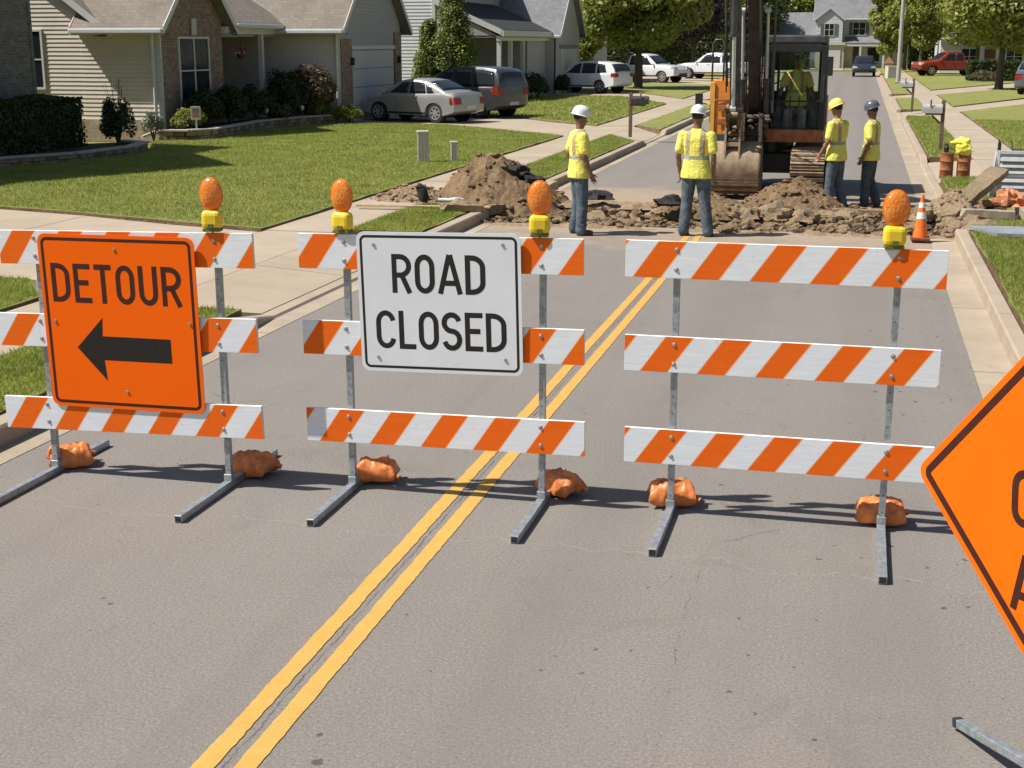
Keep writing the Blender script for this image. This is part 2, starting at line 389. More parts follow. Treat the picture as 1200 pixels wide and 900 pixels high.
# ------------------------------------------------------------------ ground, road, kerbs
CY0 = -12.                      # everything runs on behind the camera
ROAD_END = 138.
def sheet(name, polys, z0, z1, mats, side=None, kind='structure'):
    b = MB()
    for p in polys: b.prism(p, z0, z1, 0, side)
    o = b.build(name, mats); tag(o, kind=kind); return o
def rect(x0, x1, y0, y1): return [(x0, y0), (x1, y0), (x1, y1), (x0, y1)]
HX0, HX1, HY0, HY1 = -5.7, 1.55, 20.7, 22.9          # hole of the trench
g = MB()
for r_ in (rect(-400, 400, -60, HY0), rect(-400, HX0, HY0, HY1), rect(HX1, 400, HY0, HY1), rect(-400, 400, HY1, 700)):
    g.add([(p[0], p[1], -.01) for p in r_], [(0, 1, 2, 3)])
tag(g.build('ground', M['turf']), kind='structure')
g = MB()
def grid_poly(b, x0, x1, y0, y1, z):
    b.add([(x0, y0, z), (x1, y0, z), (x1, y1, z), (x0, y1, z)], [(0, 1, 2, 3)])
grid_poly(g, -5.45, 1.08, CY0, HY0, 0.); grid_poly(g, -5.45, 1.08, HY1, ROAD_END, 0.)
tag(g.build('road', M['asphalt']), kind='structure')
# double yellow line
g = MB()
for xa, xb in ((-2.383, -2.294), (-2.221, -2.132)):
    n = 900; vs = []; fs = []
    for i in range(n+1):
        y = CY0 + (20.1-CY0)*i/n
        dx = .0035*noise.noise(V((xa*9, y*2.3, 0))); vs += [(xa+dx+random.uniform(-.003, .003)+.003*noise.noise(V((xa, y*9, 1))), y, .004), (xb+dx+random.uniform(-.003, .003)+.003*noise.noise(V((xb, y*9, 3))), y, .004)]
    for i in range(n): fs.append((2*i, 2*i+1, 2*i+3, 2*i+2))
    g.add(vs, fs)
tag(g.build('road_marking', M['yellow']), kind='structure')
# gutters: pans just above the asphalt edge
g = MB()
jit = random.Random(3)
def pan(b, x0, x1, y0, y1, step=3.0):
    y = y0
    while y < y1-.01:
        y2 = min(y1, y+step); e = jit.uniform(-.004, .004)
        b.add([(x0, y+.006, .004), (x1, y+.006, .004), (x1, y2-.006, .004), (x0, y2-.006, .004)], [(0, 1, 2, 3)]); y = y2
pan(g, -5.70, -5.45, CY0, HY0-.1); pan(g, -5.70, -5.45, HY1+2.2, ROAD_END)
pan(g, 1.08, 1.42, CY0, HY0-.2); pan(g, 1.08, 1.42, HY1+.6, ROAD_END)
g.add([(-5.7, CY0, .0015), (-5.45, CY0, .0015), (-5.45, HY0-.1, .0015), (-5.7, HY0-.1, .0015)], [(0, 1, 2, 3)], 1)
g.add([(1.08, CY0, .0015), (1.42, CY0, .0015), (1.42, HY0-.1, .0015), (1.08, HY0-.1, .0015)], [(0, 1, 2, 3)], 1)
tag(g.build('gutter', [M['kerb'], M['soil_dark']]), kind='structure')
# kerbs, dropped at the driveways
KH = .15
def kerb_seg(b, x0, x1, y0, y1, h0=KH, h1=KH, n=None):
    n = n or max(1, int((y1-y0)/3)); 
    for i in range(n):
        ya = y0+(y1-y0)*i/n; yb = y0+(y1-y0)*(i+1)/n; ha = h0+(h1-h0)*i/n; hb = h0+(h1-h0)*(i+1)/n
        gq = .006; r = .02; face = x0 if x0 > -3 else x1
        # profile with a rolled front edge
        if x0 > -3: pr = lambda h: [(x0, 0), (x0+.012, h-r), (x0+.03, h), (x1, h), (x1, 0)]
        else: pr = lambda h: [(x1, 0), (x1-.012, h-r), (x1-.03, h), (x0, h), (x0, 0)]
        A = [(p[0], ya+gq, p[1]) for p in pr(ha)]; B = [(p[0], yb-gq, p[1]) for p in pr(hb)]
        fs = [(k, (k+1) % 5, 5+(k+1) % 5, 5+k) for k in range(5)] + [(4, 3, 2, 1, 0), (5, 6, 7, 8, 9)]
        b.add(A+B, fs)
g = MB()
LX0, LX1 = -5.86, -5.68
LOW = .03
kerb_seg(g, LX0, LX1, CY0, 11.9); kerb_seg(g, LX0, LX1, 11.9, 12.7, KH, LOW, 3); kerb_seg(g, LX0, LX1, 12.7, 17.6, LOW, LOW)
kerb_seg(g, LX0, LX1, 17.6, 18.3, LOW, KH, 3); kerb_seg(g, LX0, LX1, 18.3, 21.1, n=1)
kerb_seg(g, LX0, LX1, 25.3, 37.4, n=4); kerb_seg(g, LX0, LX1, 37.4, 38., KH, LOW, 2); kerb_seg(g, LX0, LX1, 38., 41.6, LOW, LOW); kerb_seg(g, LX0, LX1, 41.6, 42.2, LOW, KH, 2)
kerb_seg(g, LX0, LX1, 42.2, 60); kerb_seg(g, LX0, LX1, 60, 66, LOW, LOW); kerb_seg(g, LX0, LX1, 66, ROAD_END)
RX0, RX1 = 1.42, 1.58
kerb_seg(g, RX0, RX1, CY0, 20.5); kerb_seg(g, RX0, RX1, 24.2, 28.4, .07, .05); kerb_seg(g, RX0, RX1, 28.4, 33.0, LOW, LOW); kerb_seg(g, RX0, RX1, 33.0, 33.6, LOW, KH, 2)
kerb_seg(g, RX0, RX1, 33.6, 52.3); kerb_seg(g, RX0, RX1, 52.3, 57.5, LOW, LOW); kerb_seg(g, RX0, RX1, 57.5, 69.8); kerb_seg(g, RX0, RX1, 69.8, 75, LOW, LOW); kerb_seg(g, RX0, RX1, 75, ROAD_END)
g.b2(-5.86, 1.58, ROAD_END, ROAD_END+.16, -.01, KH)
tag(g.build('kerb', M['kerb'], bevel=0), kind='structure')
# sidewalks and driveways
SW = .128
def slabs(b, x0, x1, y0, y1, st):
    n = max(1, round((y1-y0)/st))
    for i in range(n):
        a = y0+(y1-y0)*i/n; c = y0+(y1-y0)*(i+1)/n; dz = jit.uniform(-.004, .003)
        b.prism(rect(x0, x1, a+.007, c-.007), -.02, SW+dz)
    b.prism(rect(x0+.01, x1-.01, y0+.01, y1-.01), -.03, SW-.02, 1)
g = MB()
slabs(g, -8.2, -7.05, CY0, 12.38, 1.5); slabs(g, -8.2, -7.05, 18.1, 38.9, 1.5); slabs(g, -8.2, -7.05, 44.1, 60.8, 1.5); slabs(g, -8.2, -7.05, 66.2, ROAD_END, 1.5)
slabs(g, 2.63, 3.75, CY0, 24.9, 1.5); slabs(g, 2.63, 3.75, 33.4, 52.3, 1.5); slabs(g, 2.63, 3.75, 57.6, 69.8, 1.5); slabs(g, 2.63, 3.75, 75., ROAD_END, 1.5)
tag(g.build('sidewalk', [M['concrete'], M['soil_dark']]), kind='structure')
g = MB()
def dw(polys):
    for p in polys:
        k0 = len(g.v); g.prism(p, -.02, SW-.004, 0)
        for i in range(k0, len(g.v)):
            v = g.v[i]
            if v[2] > 0 and (abs(v[0]+5.87) < .01 or abs(v[0]-1.59) < .01): g.v[i] = (v[0], v[1], .036)
# apron + drive of the near brick house, cut by control joints
dw([[(-5.87, 12.75), (-5.87, 15.15), (-7.04, 15.15), (-7.04, 12.42)], [(-5.87, 15.17), (-5.87, 17.6), (-7.04, 18.08), (-7.04, 15.17)],
    rect(-8.2, -7.05, 12.4, 15.2), rect(-8.2, -7.05, 15.22, 18.08),
    [(-8.21, 12.7), (-8.21, 15.2), (-11.6, 15.6), (-11.6, 13.62), (-9., 13.55)], [(-8.21, 15.22), (-8.21, 17.9), (-9.9, 18.35), (-11.6, 18.95), (-11.6, 15.62)],
    [(-11.62, 13.62), (-11.62, 18.97), (-13.4, 19.4), (-17.6, 19.8), (-17.6, 13.7)]])
dw([[(-5.87, 38.), (-5.87, 41.7), (-7.04, 44.1), (-7.04, 38.95)], rect(-8.2, -7.05, 38.95, 44.05),
    [(-8.21, 39.1), (-10.4, 41.1), (-13.1, 43.6), (-13.1, 48.9), (-12.1, 48.4), (-10.3, 46.), (-8.21, 43.9)], [(-13.12, 43.6), (-16.78, 43.7), (-16.78, 50.2), (-13.12, 49.)]])
dw([[(-5.87, 60), (-5.87, 66), (-8.2, 66.1), (-8.2, 60.9)], [(-8.21, 61), (-8.21, 66), (-12.1, 75.2), (-15.7, 76.6), (-15.7, 70.6), (-11.5, 68.4)]])
dw([[(-5.87, 88), (-5.87, 93), (-8.2, 93), (-8.2, 88)], [(-8.21, 88), (-8.21, 93), (-11, 98), (-22, 101), (-22, 93), (-12, 91.5)], [(-8.21, 100), (-8.21, 108), (-20, 110), (-20, 102)]])
dw([rect(1.59, 2.62, 28.5, 33.3), rect(2.63, 3.75, 24.95, 33.35), [(3.76, 25.2), (3.76, 31.5), (12, 34), (12, 26)]])
dw([rect(1.59, 2.62, 52.4, 57.4), rect(2.63, 3.75, 52.35, 57.55), [(3.76, 56.6), (3.76, 60.6), (7.6, 70.3), (12.5, 80.5), (13.5, 76), (7.2, 65.)]])
dw([rect(1.59, 2.62, 69.9, 74.9), rect(2.63, 3.75, 69.85, 74.95), [(3.76, 74.8), (3.76, 81.2), (9.8, 97.4), (16, 108), (17, 102), (8.9, 87.4)]])
dw([[(-4.4, ROAD_END+.17), (-1.9, ROAD_END+.17), (-1.9, 149.5), (-4.4, 149.5)]])
tag(g.build('driveway', M['concrete']), kind='structure')
# lawns: turf slabs with a cut soil edge
LZ = .155
def lawn(polys, seed=1):
    b = MB(); rr = random.Random(seed)
    for P in polys:
        out = []
        for i in range(len(P)):
            a, c = V((*P[i], 0)), V((*P[(i+1) % len(P)], 0)); L = (c-a).length; n = max(1, min(60, int(L/.35)))
            for k in range(n):
                q = a.lerp(c, k/n)
                if k and L > 1 and abs(q.x) < 30: d = (c-a).normalized(); q += V((-d.y, d.x, 0))*rr.uniform(-.03, .03)
                out.append((q.x, q.y))
        b.prism(out, -.005, LZ, 0, 1)
    return b
lp = [rect(-7.0, -5.9, CY0, 12.35), [(-5.93, 18.35), (-5.93, 20.9), (-6.35, 21.6), (-6.98, 21.5), (-7.0, 18.2)],
      [(-5.93, 25.6), (-5.93, 37.3), (-7.0, 39.7), (-7.0, 25.)], [(-5.93, 42.3), (-7.0, 44.5), (-7.0, 60.2), (-5.93, 59.8)], rect(-7, -5.93, 66.5, 87.7), rect(-7, -5.93, 93.3, ROAD_END),
      [(-8.26, CY0), (-8.26, 12.5), (-9., 13.45), (-17.6, 13.55), (-17.6, CY0)],
      [(-8.26, 18.05), (-9.9, 18.5), (-11.7, 19.08), (-13.4, 19.5), (-17.7, 20.), (-17.9, 27), (-17.3, 31.5), (-18.9, 35), (-19, 43.4), (-13.1, 43.4), (-10.45, 40.95), (-8.26, 38.95)],
      [(-8.26, 44.15), (-10.25, 46.15), (-12.1, 48.6), (-16.6, 50.4), (-24, 52), (-24, 72), (-15.9, 70.3), (-11.4, 68.2), (-8.26, 60.7)],
      [(-8.26, 66.3), (-12, 75.4), (-16, 78), (-40, 80), (-40, 92.6), (-12.1, 91.2), (-8.26, 87.7)], [(-8.26, 93.3), (-11.1, 98.3), (-8.26, 99.7)], [(-8.26, 108.3), (-30, 111), (-30, ROAD_END), (-8.26, ROAD_END)],
      [(1.63, CY0), (1.63, 20.6), (1.9, 21.5), (2.58, 21.6), (2.58, CY0)], [(1.63, 25.2), (1.63, 28.35), (2.58, 28.6), (2.58, 24.9), (2.1, 24.4)], [(3.8, CY0), (3.8, 25.), (30, 25.6), (30, CY0)],
      rect(1.63, 2.58, 33.6, 52.25), rect(1.63, 2.58, 57.6, 69.75), rect(1.63, 2.58, 75.1, ROAD_END),
      [(3.8, 31.8), (12, 34.4), (40, 40), (40, 90), (13.6, 75.8), (7.3, 64.8), (3.8, 56.3)], [(3.8, 61), (7.5, 70.6), (12.4, 80.9), (40, 110), (17, 101.8), (9., 87.2), (3.8, 74.4)],
      [(3.8, 81.7), (9.7, 97.7), (16, 108.4), (40, 125), (40, ROAD_END), (3.8, ROAD_END)], [(-30, ROAD_END+.3), (-4.5, ROAD_END+.3), (-4.5, 149.3), (-30, 149.3)], [(-1.8, ROAD_END+.3), (-1.8, 149.3), (30, 149.3), (30, ROAD_END+.3)]]
tag(lawn(lp).build('lawn', [M['turf'], M['soil']]), kind='structure')

# grass tufts on the turf in view
def inpoly(P, x, y):
    c = False; j = len(P)-1
    for i in range(len(P)):
        xi, yi = P[i]; xj, yj = P[j]
        if ((yi > y) != (yj > y)) and (x < (xj-xi)*(y-yi)/(yj-yi)+xi): c = not c
        j = i
    return c
def npmesh(name, verts, nper, mats, kind=None, parent=None, loc=None):
    nv = len(verts); nf = nv//nper
    me = bpy.data.meshes.new(name); me.vertices.add(nv); me.vertices.foreach_set('co', np.asarray(verts, np.float32).ravel())
    me.loops.add(nv); me.loops.foreach_set('vertex_index', np.arange(nv, dtype=np.int32))
    me.polygons.add(nf); me.polygons.foreach_set('loop_start', np.arange(0, nv, nper, dtype=np.int32))
    try: me.polygons.foreach_set('loop_total', np.full(nf, nper, np.int32))
    except Exception: pass
    me.materials.append(mats); me.update(calc_edges=True)
    o = bpy.data.objects.new(name, me); COL.objects.link(o)
    if parent is not None: o.parent = parent
    if loc is not None: o.location = loc
    if kind: o['kind'] = kind
    return o
M['blade'] = m_leaf('grass_blades', (.155, .19, .038), (.335, .35, .095), .35, .6)
rg = np.random.default_rng(5)
def tufts(P, dens, h, w):
    xs = [p[0] for p in P]; ys = [p[1] for p in P]; A = (max(xs)-min(xs))*(max(ys)-min(ys)); n = int(A*dens)
    X = rg.uniform(min(xs), max(xs), n); Y = rg.uniform(min(ys), max(ys), n)
    k = np.array([inpoly(P, x, y) for x, y in zip(X, Y)], bool); X = X[k]; Y = Y[k]; n = len(X)
    th = rg.uniform(0, 2*np.pi, n); hh = h*rg.uniform(.5, 1.2, n); ln = rg.normal(0, .5, (n, 2))*hh[:, None]
    a = np.stack([X-np.cos(th)*w, Y-np.sin(th)*w, np.full(n, LZ-.005)], 1); b = np.stack([X+np.cos(th)*w, Y+np.sin(th)*w, np.full(n, LZ-.005)], 1)
    c = np.stack([X+ln[:, 0], Y+ln[:, 1], LZ+hh], 1)
    return np.stack([a, b, c], 1).reshape(-1, 3)
parts_ = [tufts([(-6.98, 5.5), (-5.92, 5.5), (-5.92, 12.3), (-6.98, 12.3)], 3600, .05, .005),
          tufts([(-10.5, 9), (-8.28, 9), (-8.28, 12.5), (-9, 13.4), (-10.5, 13.45)], 3000, .05, .005),
          tufts([(-5.95, 18.4), (-5.95, 20.9), (-6.35, 21.5), (-6.98, 21.4), (-6.98, 18.2)], 3000, .05, .006),
          tufts([(-5.95, 25.7), (-5.95, 37.2), (-7.0, 39.5), (-7.0, 25.)], 1300, .045, .007),
          tufts([(1.65, 11), (1.65, 20.6), (1.9, 21.5), (2.57, 21.5), (2.57, 11)], 3400, .055, .005),
          tufts([(1.65, 25.3), (1.65, 28.3), (2.57, 28.5), (2.57, 24.9), (2.1, 24.4)], 1600, .06, .009),
          tufts([(1.65, 33.7), (2.57, 33.7), (2.57, 52.2), (1.65, 52.2)], 500, .06, .012),
          tufts([(3.82, 32), (8, 33), (8, 50), (3.82, 50)], 350, .06, .012),
          tufts([(-8.28, 18.15), (-13.4, 19.6), (-17.6, 20.1), (-17.8, 27), (-17.3, 31.4), (-18.4, 33.6), (-18, 43), (-13.1, 43.2), (-10.45, 40.8), (-8.28, 38.8)], 900, .045, .007),
          tufts([(-8.28, 44.3), (-10.2, 46.3), (-12.1, 48.8), (-15.6, 51), (-15, 69), (-11.4, 68), (-8.28, 60.5)], 120, .07, .02)]
tag(npmesh('grass', np.concatenate(parts_), 3, M['blade']), 'short mown green grass of the lawns and verges', 'grass', kind='stuff')

# ------------------------------------------------------------------ lettering (highway gothic strokes)
def arc(cx, cy, rx, ry, a0, a1, n=10):
    return [(cx+rx*math.cos(R(a0+(a1-a0)*i/n)), cy+ry*math.sin(R(a0+(a1-a0)*i/n))) for i in range(n+1)]
def glyph(ch, w, t):
    h = t/2; x0, x1, y0, y1 = h, w-h, h, 1-h; ym = .5; rx = (x1-x0)/2; cx = (x0+x1)/2; ry = min(.3, rx*1.25)
    if ch == 'O': return [(arc(cx, y1-ry, rx, ry, 0, 180)+arc(cx, y0+ry, rx, ry, 180, 360), True)]
    if ch == 'C': return [(arc(cx, y1-ry, rx, ry, 12, 180)+arc(cx, y0+ry, rx, ry, 180, 348), False)]
    if ch == 'U': return [([(x0, 1)]+arc(cx, y0+ry, rx, ry, 180, 360)+[(x1, 1)], False)]
    if ch == 'D': q = (x1-x0)*.72; return [([(x0, y0), (x0, y1)]+arc(x1-q, y1-ry, q, ry, 90, 0, 8)+arc(x1-q, y0+ry, q, ry, 0, -90, 8), True)]
    if ch == 'E': return [([(w, y1), (x0, y1), (x0, y0), (w, y0)], False), ([(x0, ym+.02), (w*.86, ym+.02)], False)]
    if ch == 'T': return [([(0, y1), (w, y1)], False), ([(w/2, y1), (w/2, 0)], False)]
    if ch == 'L': return [([(x0, 1), (x0, y0), (w, y0)], False)]
    if ch == 'A': return [([(x0*.8, 0), (w/2-h*.12, 1)], False), ([(w-x0*.8, 0), (w/2+h*.12, 1)], False), ([(w*.22, .28), (w*.78, .28)], False)]
    if ch == 'H': return [([(x0, 0), (x0, 1)], False), ([(x1, 0), (x1, 1)], False), ([(x0, ym), (x1, ym)], False)]
    if ch == 'R':
        q = (x1-x0)*.6; yb = .46; r2 = (y1-yb)/2
        return [([(x0, yb), (x0, y1)]+arc(x1-q, y1-r2, q, r2, 90, -90, 10), True), ([(x0, yb), (x0, 0)], False), ([(w*.5, yb), (w-h*.9, 0)], False)]
    if ch == 'S':
        r1 = (y1-ym-.01)/2
        return [(arc(cx, y1-r1, rx, r1, 15, 270, 12)[:-1]+arc(cx, y0+r1+.01, rx, r1+.01, 90, -165, 12), False)]
    return []
def ribbon(b, pts, t, closed, y, mi, fx):
    P = [V((p[0], p[1])) for p in pts]
    Q = [P[0]]
    for p in P[1:]:
        if (p-Q[-1]).length > 1e-4: Q.append(p)
    if closed and (Q[0]-Q[-1]).length < 1e-4: Q.pop()
    P = Q; n = len(P); Lf = []; Rt = []
    for i in range(n):
        if closed or 0 < i < n-1:
            d0 = (P[i]-P[i-1]).normalized(); d1 = (P[(i+1) % n]-P[i]).normalized()
        elif i == 0: d0 = d1 = (P[1]-P[0]).normalized()
        else: d0 = d1 = (P[i]-P[i-1]).normalized()
        nn = V((-d0.y-d1.y, d0.x+d1.x)); nn.normalize(); c = max(.35, nn.dot(V((-d0.y, d0.x)))); o = nn*(t/2/c)
        Lf.append(P[i]+o); Rt.append(P[i]-o)
    vs = [fx(q, y) for q in Lf] + [fx(q, y) for q in Rt]
    fs = [(i, (i+1) % n, n+(i+1) % n, n+i) for i in range(n if closed else n-1)]
    # orient towards the front (-y)
    b.add(vs, [tuple(f) for f in fs], mi)
def text(b, s, cx, z, H, wd, gap, t, y, mi, rot=0.):
    """letters of height H centred on cx, base line z, on the front face at depth y"""
    ws = [wd.get(c, wd['*']) for c in s]; tot = sum(ws)+gap*(len(s)-1); x = -tot/2; k = 0
    for c, w in zip(s, ws):
        for st, cl in glyph(c, w, t):
            def fx(q, yy, x=x):
                X, Z = cx+(x+q.x)*H, z+q.y*H; cr, sr = math.cos(rot), math.sin(rot)
                return (X*cr-Z*sr, yy, X*sr+Z*cr)
            # x of the strokes is in units of the letter height
            ribbon(b, st, t, cl, y-.0002*(k % 4), mi, fx); k += 1
        x += w+gap
def rrect(w, h, r, n=6):
    P = []
    for cx, cz, a in ((w/2-r, h/2-r, 0), (-w/2+r, h/2-r, 90), (-w/2+r, -h/2+r, 180), (w/2-r, -h/2+r, 270)): P += arc(cx, cz, r, r, a, a+90, n)
    return P
def panel(b, w, h, r, th, inset, bw, rot=0., mi=(0, 1)):
    cr, sr = math.cos(rot), math.sin(rot); f = lambda p, y: (p[0]*cr-p[1]*sr, y, p[0]*sr+p[1]*cr)
    P = rrect(w, h, r); n = len(P)
    vs = [f(p, -th/2) for p in P]+[f(p, th/2) for p in P]
    b.add(vs, [tuple(range(n))], mi[0]); b.add(vs, [tuple(range(2*n-1, n-1, -1))], 3 if len(mi) > 2 else mi[0])
    b.add(vs, [(i, n+i, n+(i+1) % n, (i+1) % n) for i in range(n)], mi[0])
    A = rrect(w-2*inset, h-2*inset, max(.01, r-inset*.6)); B = rrect(w-2*inset-2*bw, h-2*inset-2*bw, max(.006, r-inset*.6-bw))
    vs = [f(p, -th/2-.0003) for p in A]+[f(p, -th/2-.0003) for p in B]
    b.add(vs, [(i, (i+1) % n, n+(i+1) % n, n+i) for i in range(n)], mi[1])

# ------------------------------------------------------------------ barricades
BG = 'striped road closure barricades across the street'
def lamp(parent, x, z, rot):
    t = empty('warning_light', (x, -.03, z)); t.parent = parent; t.rotation_euler = (0, 0, rot); t['label'] = 'amber warning light on a yellow battery case'
    b = MB(); b.b2(-.062, .062, -.042, .042, .0, .112, 0); b.build('battery_case', M['lamp_yellow'], t, bevel=.03)
    b = MB(); b.b2(-.052, .052, -.036, .038, -.016, .004, 0); b.b2(-.016, .018, -.0455, -.037, .004, .034, 0); b.build('case_base', M['lamp_dark'], t, bevel=.003)
    b = MB(); b.ell((0, 0, .205), (.070, .036, .1), 28, 16); b.build('lens', M['amber'], t, smooth=True)
    b = MB(); pr = [(math.cos(R(a))*.0715, 0, .205+math.sin(R(a))*.1015) for a in range(0, 360, 12)]
    b.path(pr, .0035, 6, closed=True); b.build('lens_rim', mat('lens_rim_orange', (.75, .2, .01), .4), t, smooth=True)
    b = MB(); b.tube((0, .0, -.05), (0, .0, .0), .006, n=8); b.build('bolt', M['bolt'], t)
    return t
def barricade(Y, px0, px1, rails, lamps, label, dx=0., skid=((-.72, .66), (-.72, .66))):
    cx = (px0+px1)/2
    t = empty('barricade', (cx, Y, 0), 0, label, 'barricade', BG)
    for s, (x, sk) in enumerate(zip((px0-cx, px1-cx), skid)):
        # perforated square steel post
        b = MB(); b.b2(x-.0185, x+.0185, -.0185, .0185, .046, 1.60)
        z = .12
        while z < 1.55:
            b.tube((x, -.0195, z), (x, -.0178, z), .0042, n=6, mi=1); z += .1016
        b.build('post', [M['galv'], M['black']], t, bevel=.004)
        b = MB(); b.b2(x-.0235, x+.0235, sk[0], sk[1], .003, .048)
        b.b2(x-.026, x+.026, -.028, .028, .048, .09); b.b2(x-.019, x+.019, sk[0]-.002, sk[0]+.004, .008, .043, 1)
        b.build('skid_foot', [M['galv'], M['black']], t, bevel=.004)
    for k, (xa, za, xb, zb, x0, bx) in enumerate(rails):
        w = xb-xa; ang = math.atan2(zb-za, w); hgt = .212
        b = MB(); b.b2(-w/2, w/2, -.0125, .0125, -hgt/2, hgt/2, 0)
        for xx in bx:
            for zz in (-.055, .06):
                p = (xx-(xa+xb)/2, zz + (xx*0))
                b.tube((p[0], -.019, p[1]), (p[0], -.012, p[1]), .0085, .0095, n=8, mi=1); b.tube((p[0], -.0145, p[1]), (p[0], -.0122, p[1]), .014, n=10, mi=1)
        o = b.build('rail', [m_stripes('striped_sheeting', x0), M['bolt']], t, bevel=.002)
        o.location = ((xa+xb)/2-cx, -.037, (za+zb)/2); o.rotation_euler = (0, -ang, 0)
    for x, z, r_ in lamps: lamp(t, x-cx, z, r_)
    return t
H_ = .106
B1 = barricade(7.57, -4.99, -3.755, [(-5.24, 1.60-H_, -3.50, 1.635-H_, .158, (-4.99, -3.755)), (-5.32, 1.065-H_, -3.50, 1.11-H_, .186, (-4.99, -3.755)), (-5.30, .515-H_, -3.49, .56-H_, .18, (-4.99, -3.755))],
               [(-3.765, 1.655, .12)], 'left striped barricade carrying the orange DETOUR sign', skid=((-.74, .62), (-.70, .70)))
B2 = barricade(7.72, -2.975, -1.75, [(-3.27, 1.625-H_, -1.50, 1.65-H_, .14, (-2.975, -1.75)), (-3.26, 1.09-H_, -1.49, 1.115-H_, .15, (-2.975, -1.75)), (-3.255, .53-H_, -1.48, .555-H_, .262, (-2.975, -1.75))],
               [(-2.985, 1.65, -.1), (-1.765, 1.67, .15)], 'middle striped barricade carrying the white ROAD CLOSED sign', skid=((-.72, .62), (-.70, .62)))
B3 = barricade(7.75, -.965, .26, [(-1.26, 1.65-H_, .515, 1.65-H_, .226, (-.965, .26)), (-1.255, 1.095-H_, .515, 1.095-H_, .278, (-.965, .26)), (-1.245, .535-H_, .52, .535-H_, .25, (-.965, .26))],
               [(.225, 1.665, .1)], 'right striped barricade with no sign, widest rails in full view', skid=((-.74, .6), (-.84, .5)))
def sign_bolts(b, pts, y, mi=2):
    for x, z in pts: b.tube((x, y-.006, z), (x, y, z), .009, .011, n=10, mi=mi)
# DETOUR panel
b = MB(); panel(b, 1.072, 1.115, .055, .006, .022, .020)
WD = {'*': .50, 'T': .46, 'E': .46, 'L': .44, 'R': .52}
text(b, 'DETOUR', -.012, .125, .248, {k: v*1.04 for k, v in WD.items()}, .11, .135, -.0033, 1)
ax = [(-.315, -.155), (-.12, .025), (-.12, -.085), (.315, -.085), (.315, -.235), (-.12, -.235), (-.12, -.345)]
ax = [(-.32, -.165), (-.125, .035), (-.135, -.085), (.335, -.085), (.335, -.24), (-.135, -.24), (-.125, -.375)]
b.add([(p[0], -.0034, p[1]) for p in ax], [(0, 6, 5, 3+1, 3, 2, 1)][:0] or [(0, 1, 2), (0, 2, 5), (0, 5, 6), (2, 3, 4), (2, 4, 5)], 3)
sign_bolts(b, [(-.005, .47), (.005, -.44), (-.46, .0), (.475, .02)], -.003)
o = b.build('sign_panel', [M['sheet_orange'], M['sheet_brown'], M['bolt'], M['sheet_black']], B1, label='square orange sign reading DETOUR over a black arrow pointing left')
o.location = (-4.42+4.3725+.012, -.066, 1.04); o.rotation_euler = (R(1.), R(-.35), 0)
b = MB(); panel(b, 1.015, .855, .05, .006, .020, .016)
W2 = {'*': .50, 'L': .42, 'E': .44, 'A': .60}
text(b, 'ROAD', .0, .06, .236, {k: v*1.05 for k, v in W2.items()}, .085, .135, -.0033, 1); text(b, 'CLOSED', .003, -.285, .236, {k: v*1.07 for k, v in W2.items()}, .08, .135, -.0033, 1)
sign_bolts(b, [(-.40, .35), (.40, .36), (-.40, -.34), (.40, -.33)], -.003)
o = b.build('sign_panel', [M['sheet_white'], M['sheet_black'], M['bolt'], M['sheet_black']], B2, label='white sign reading ROAD CLOSED in black')
o.location = (-2.37+2.3625, -.066, 1.235); o.rotation_euler = (R(.8), R(-1.1), 0)

# sandbags on the skids
def sandbag(x, y, rz, seed, label, sc=1.):
    rr = random.Random(seed); nx, ny = 34, 24; b = MB(); vs = []; fs = []
    Lx, Ly, Hh = .27*sc, .19*sc, .125*sc
    ph = [rr.uniform(0, 6.28) for _ in range(6)]
    for side in (1, -1):
        for i in range(nx+1):
            for j in range(ny+1):
                u = -1+2*i/nx; v = -1+2*j/ny
                e = max(0, (1-u**6)*(1-v**6))**.5; rad = min(1.3, math.hypot(u, v)); an = math.atan2(v, u)
                cor = (abs(u)*abs(v))**3                      # corners pulled out like ears
                fold = rad**2*(.011*math.sin(an*5+ph[0]) + .007*math.sin(an*9+ph[1])) - .030*max(0, 1-abs(v*.8+u*.35*math.sin(ph[2])+.12*math.sin(u*3+ph[3]))*3.2) * (.4+.6*math.sin(ph[4])**2)
                lump_ = .022*noise.noise(V((u*1.5+seed, v*1.5, side))) - .018*abs(noise.noise(V((u*3.3+seed*3, v*2.6, side*3)))) - .009*abs(noise.noise(V((u*7.5, v*6.5+seed, side*5))))
                px = u*Lx/2*(1+.10*cor+.06*noise.noise(V((v*2, seed, 0)))); py = v*Ly/2*(1+.16*cor+.08*noise.noise(V((u*2, seed, 5))))
                pz = (Hh*.66 if side > 0 else -Hh*.34)*e + (fold+lump_)*e*(1 if side > 0 else .4) - .045*sc*abs(v)**2.2 + .012*cor
                vs.append((px, py, pz+.082))
    n1 = (nx+1)*(ny+1)
    for k in range(2):
        for i in range(nx):
            for j in range(ny):
                a = k*n1+i*(ny+1)+j; q = (a, a+ny+1, a+ny+2, a+1); fs.append(q if k == 0 else q[::-1])
    b.add(vs, fs)
    bx = Lx/2*.95; sy = rr.choice((-1, 1))
    b.path([(bx*.9, sy*Ly*.30, .06), (bx+.012, sy*Ly*.34, .064), (bx+.035, sy*Ly*.40, .05)], [.022, .010, .020], 8)
    bm = None
    o = b.build('sandbag', M['bag'], smooth=32, loc=(x, y, 0), rz=rz)
    md = o.modifiers.new('weld', 'WELD'); md.merge_threshold = .003
    zmin = .0
    for v_ in o.data.vertices:
        if v_.co.z < .004: v_.co.z = .004
    tag(o, label, 'sandbag', 'orange sandbags weighing down the barricade feet'); return o
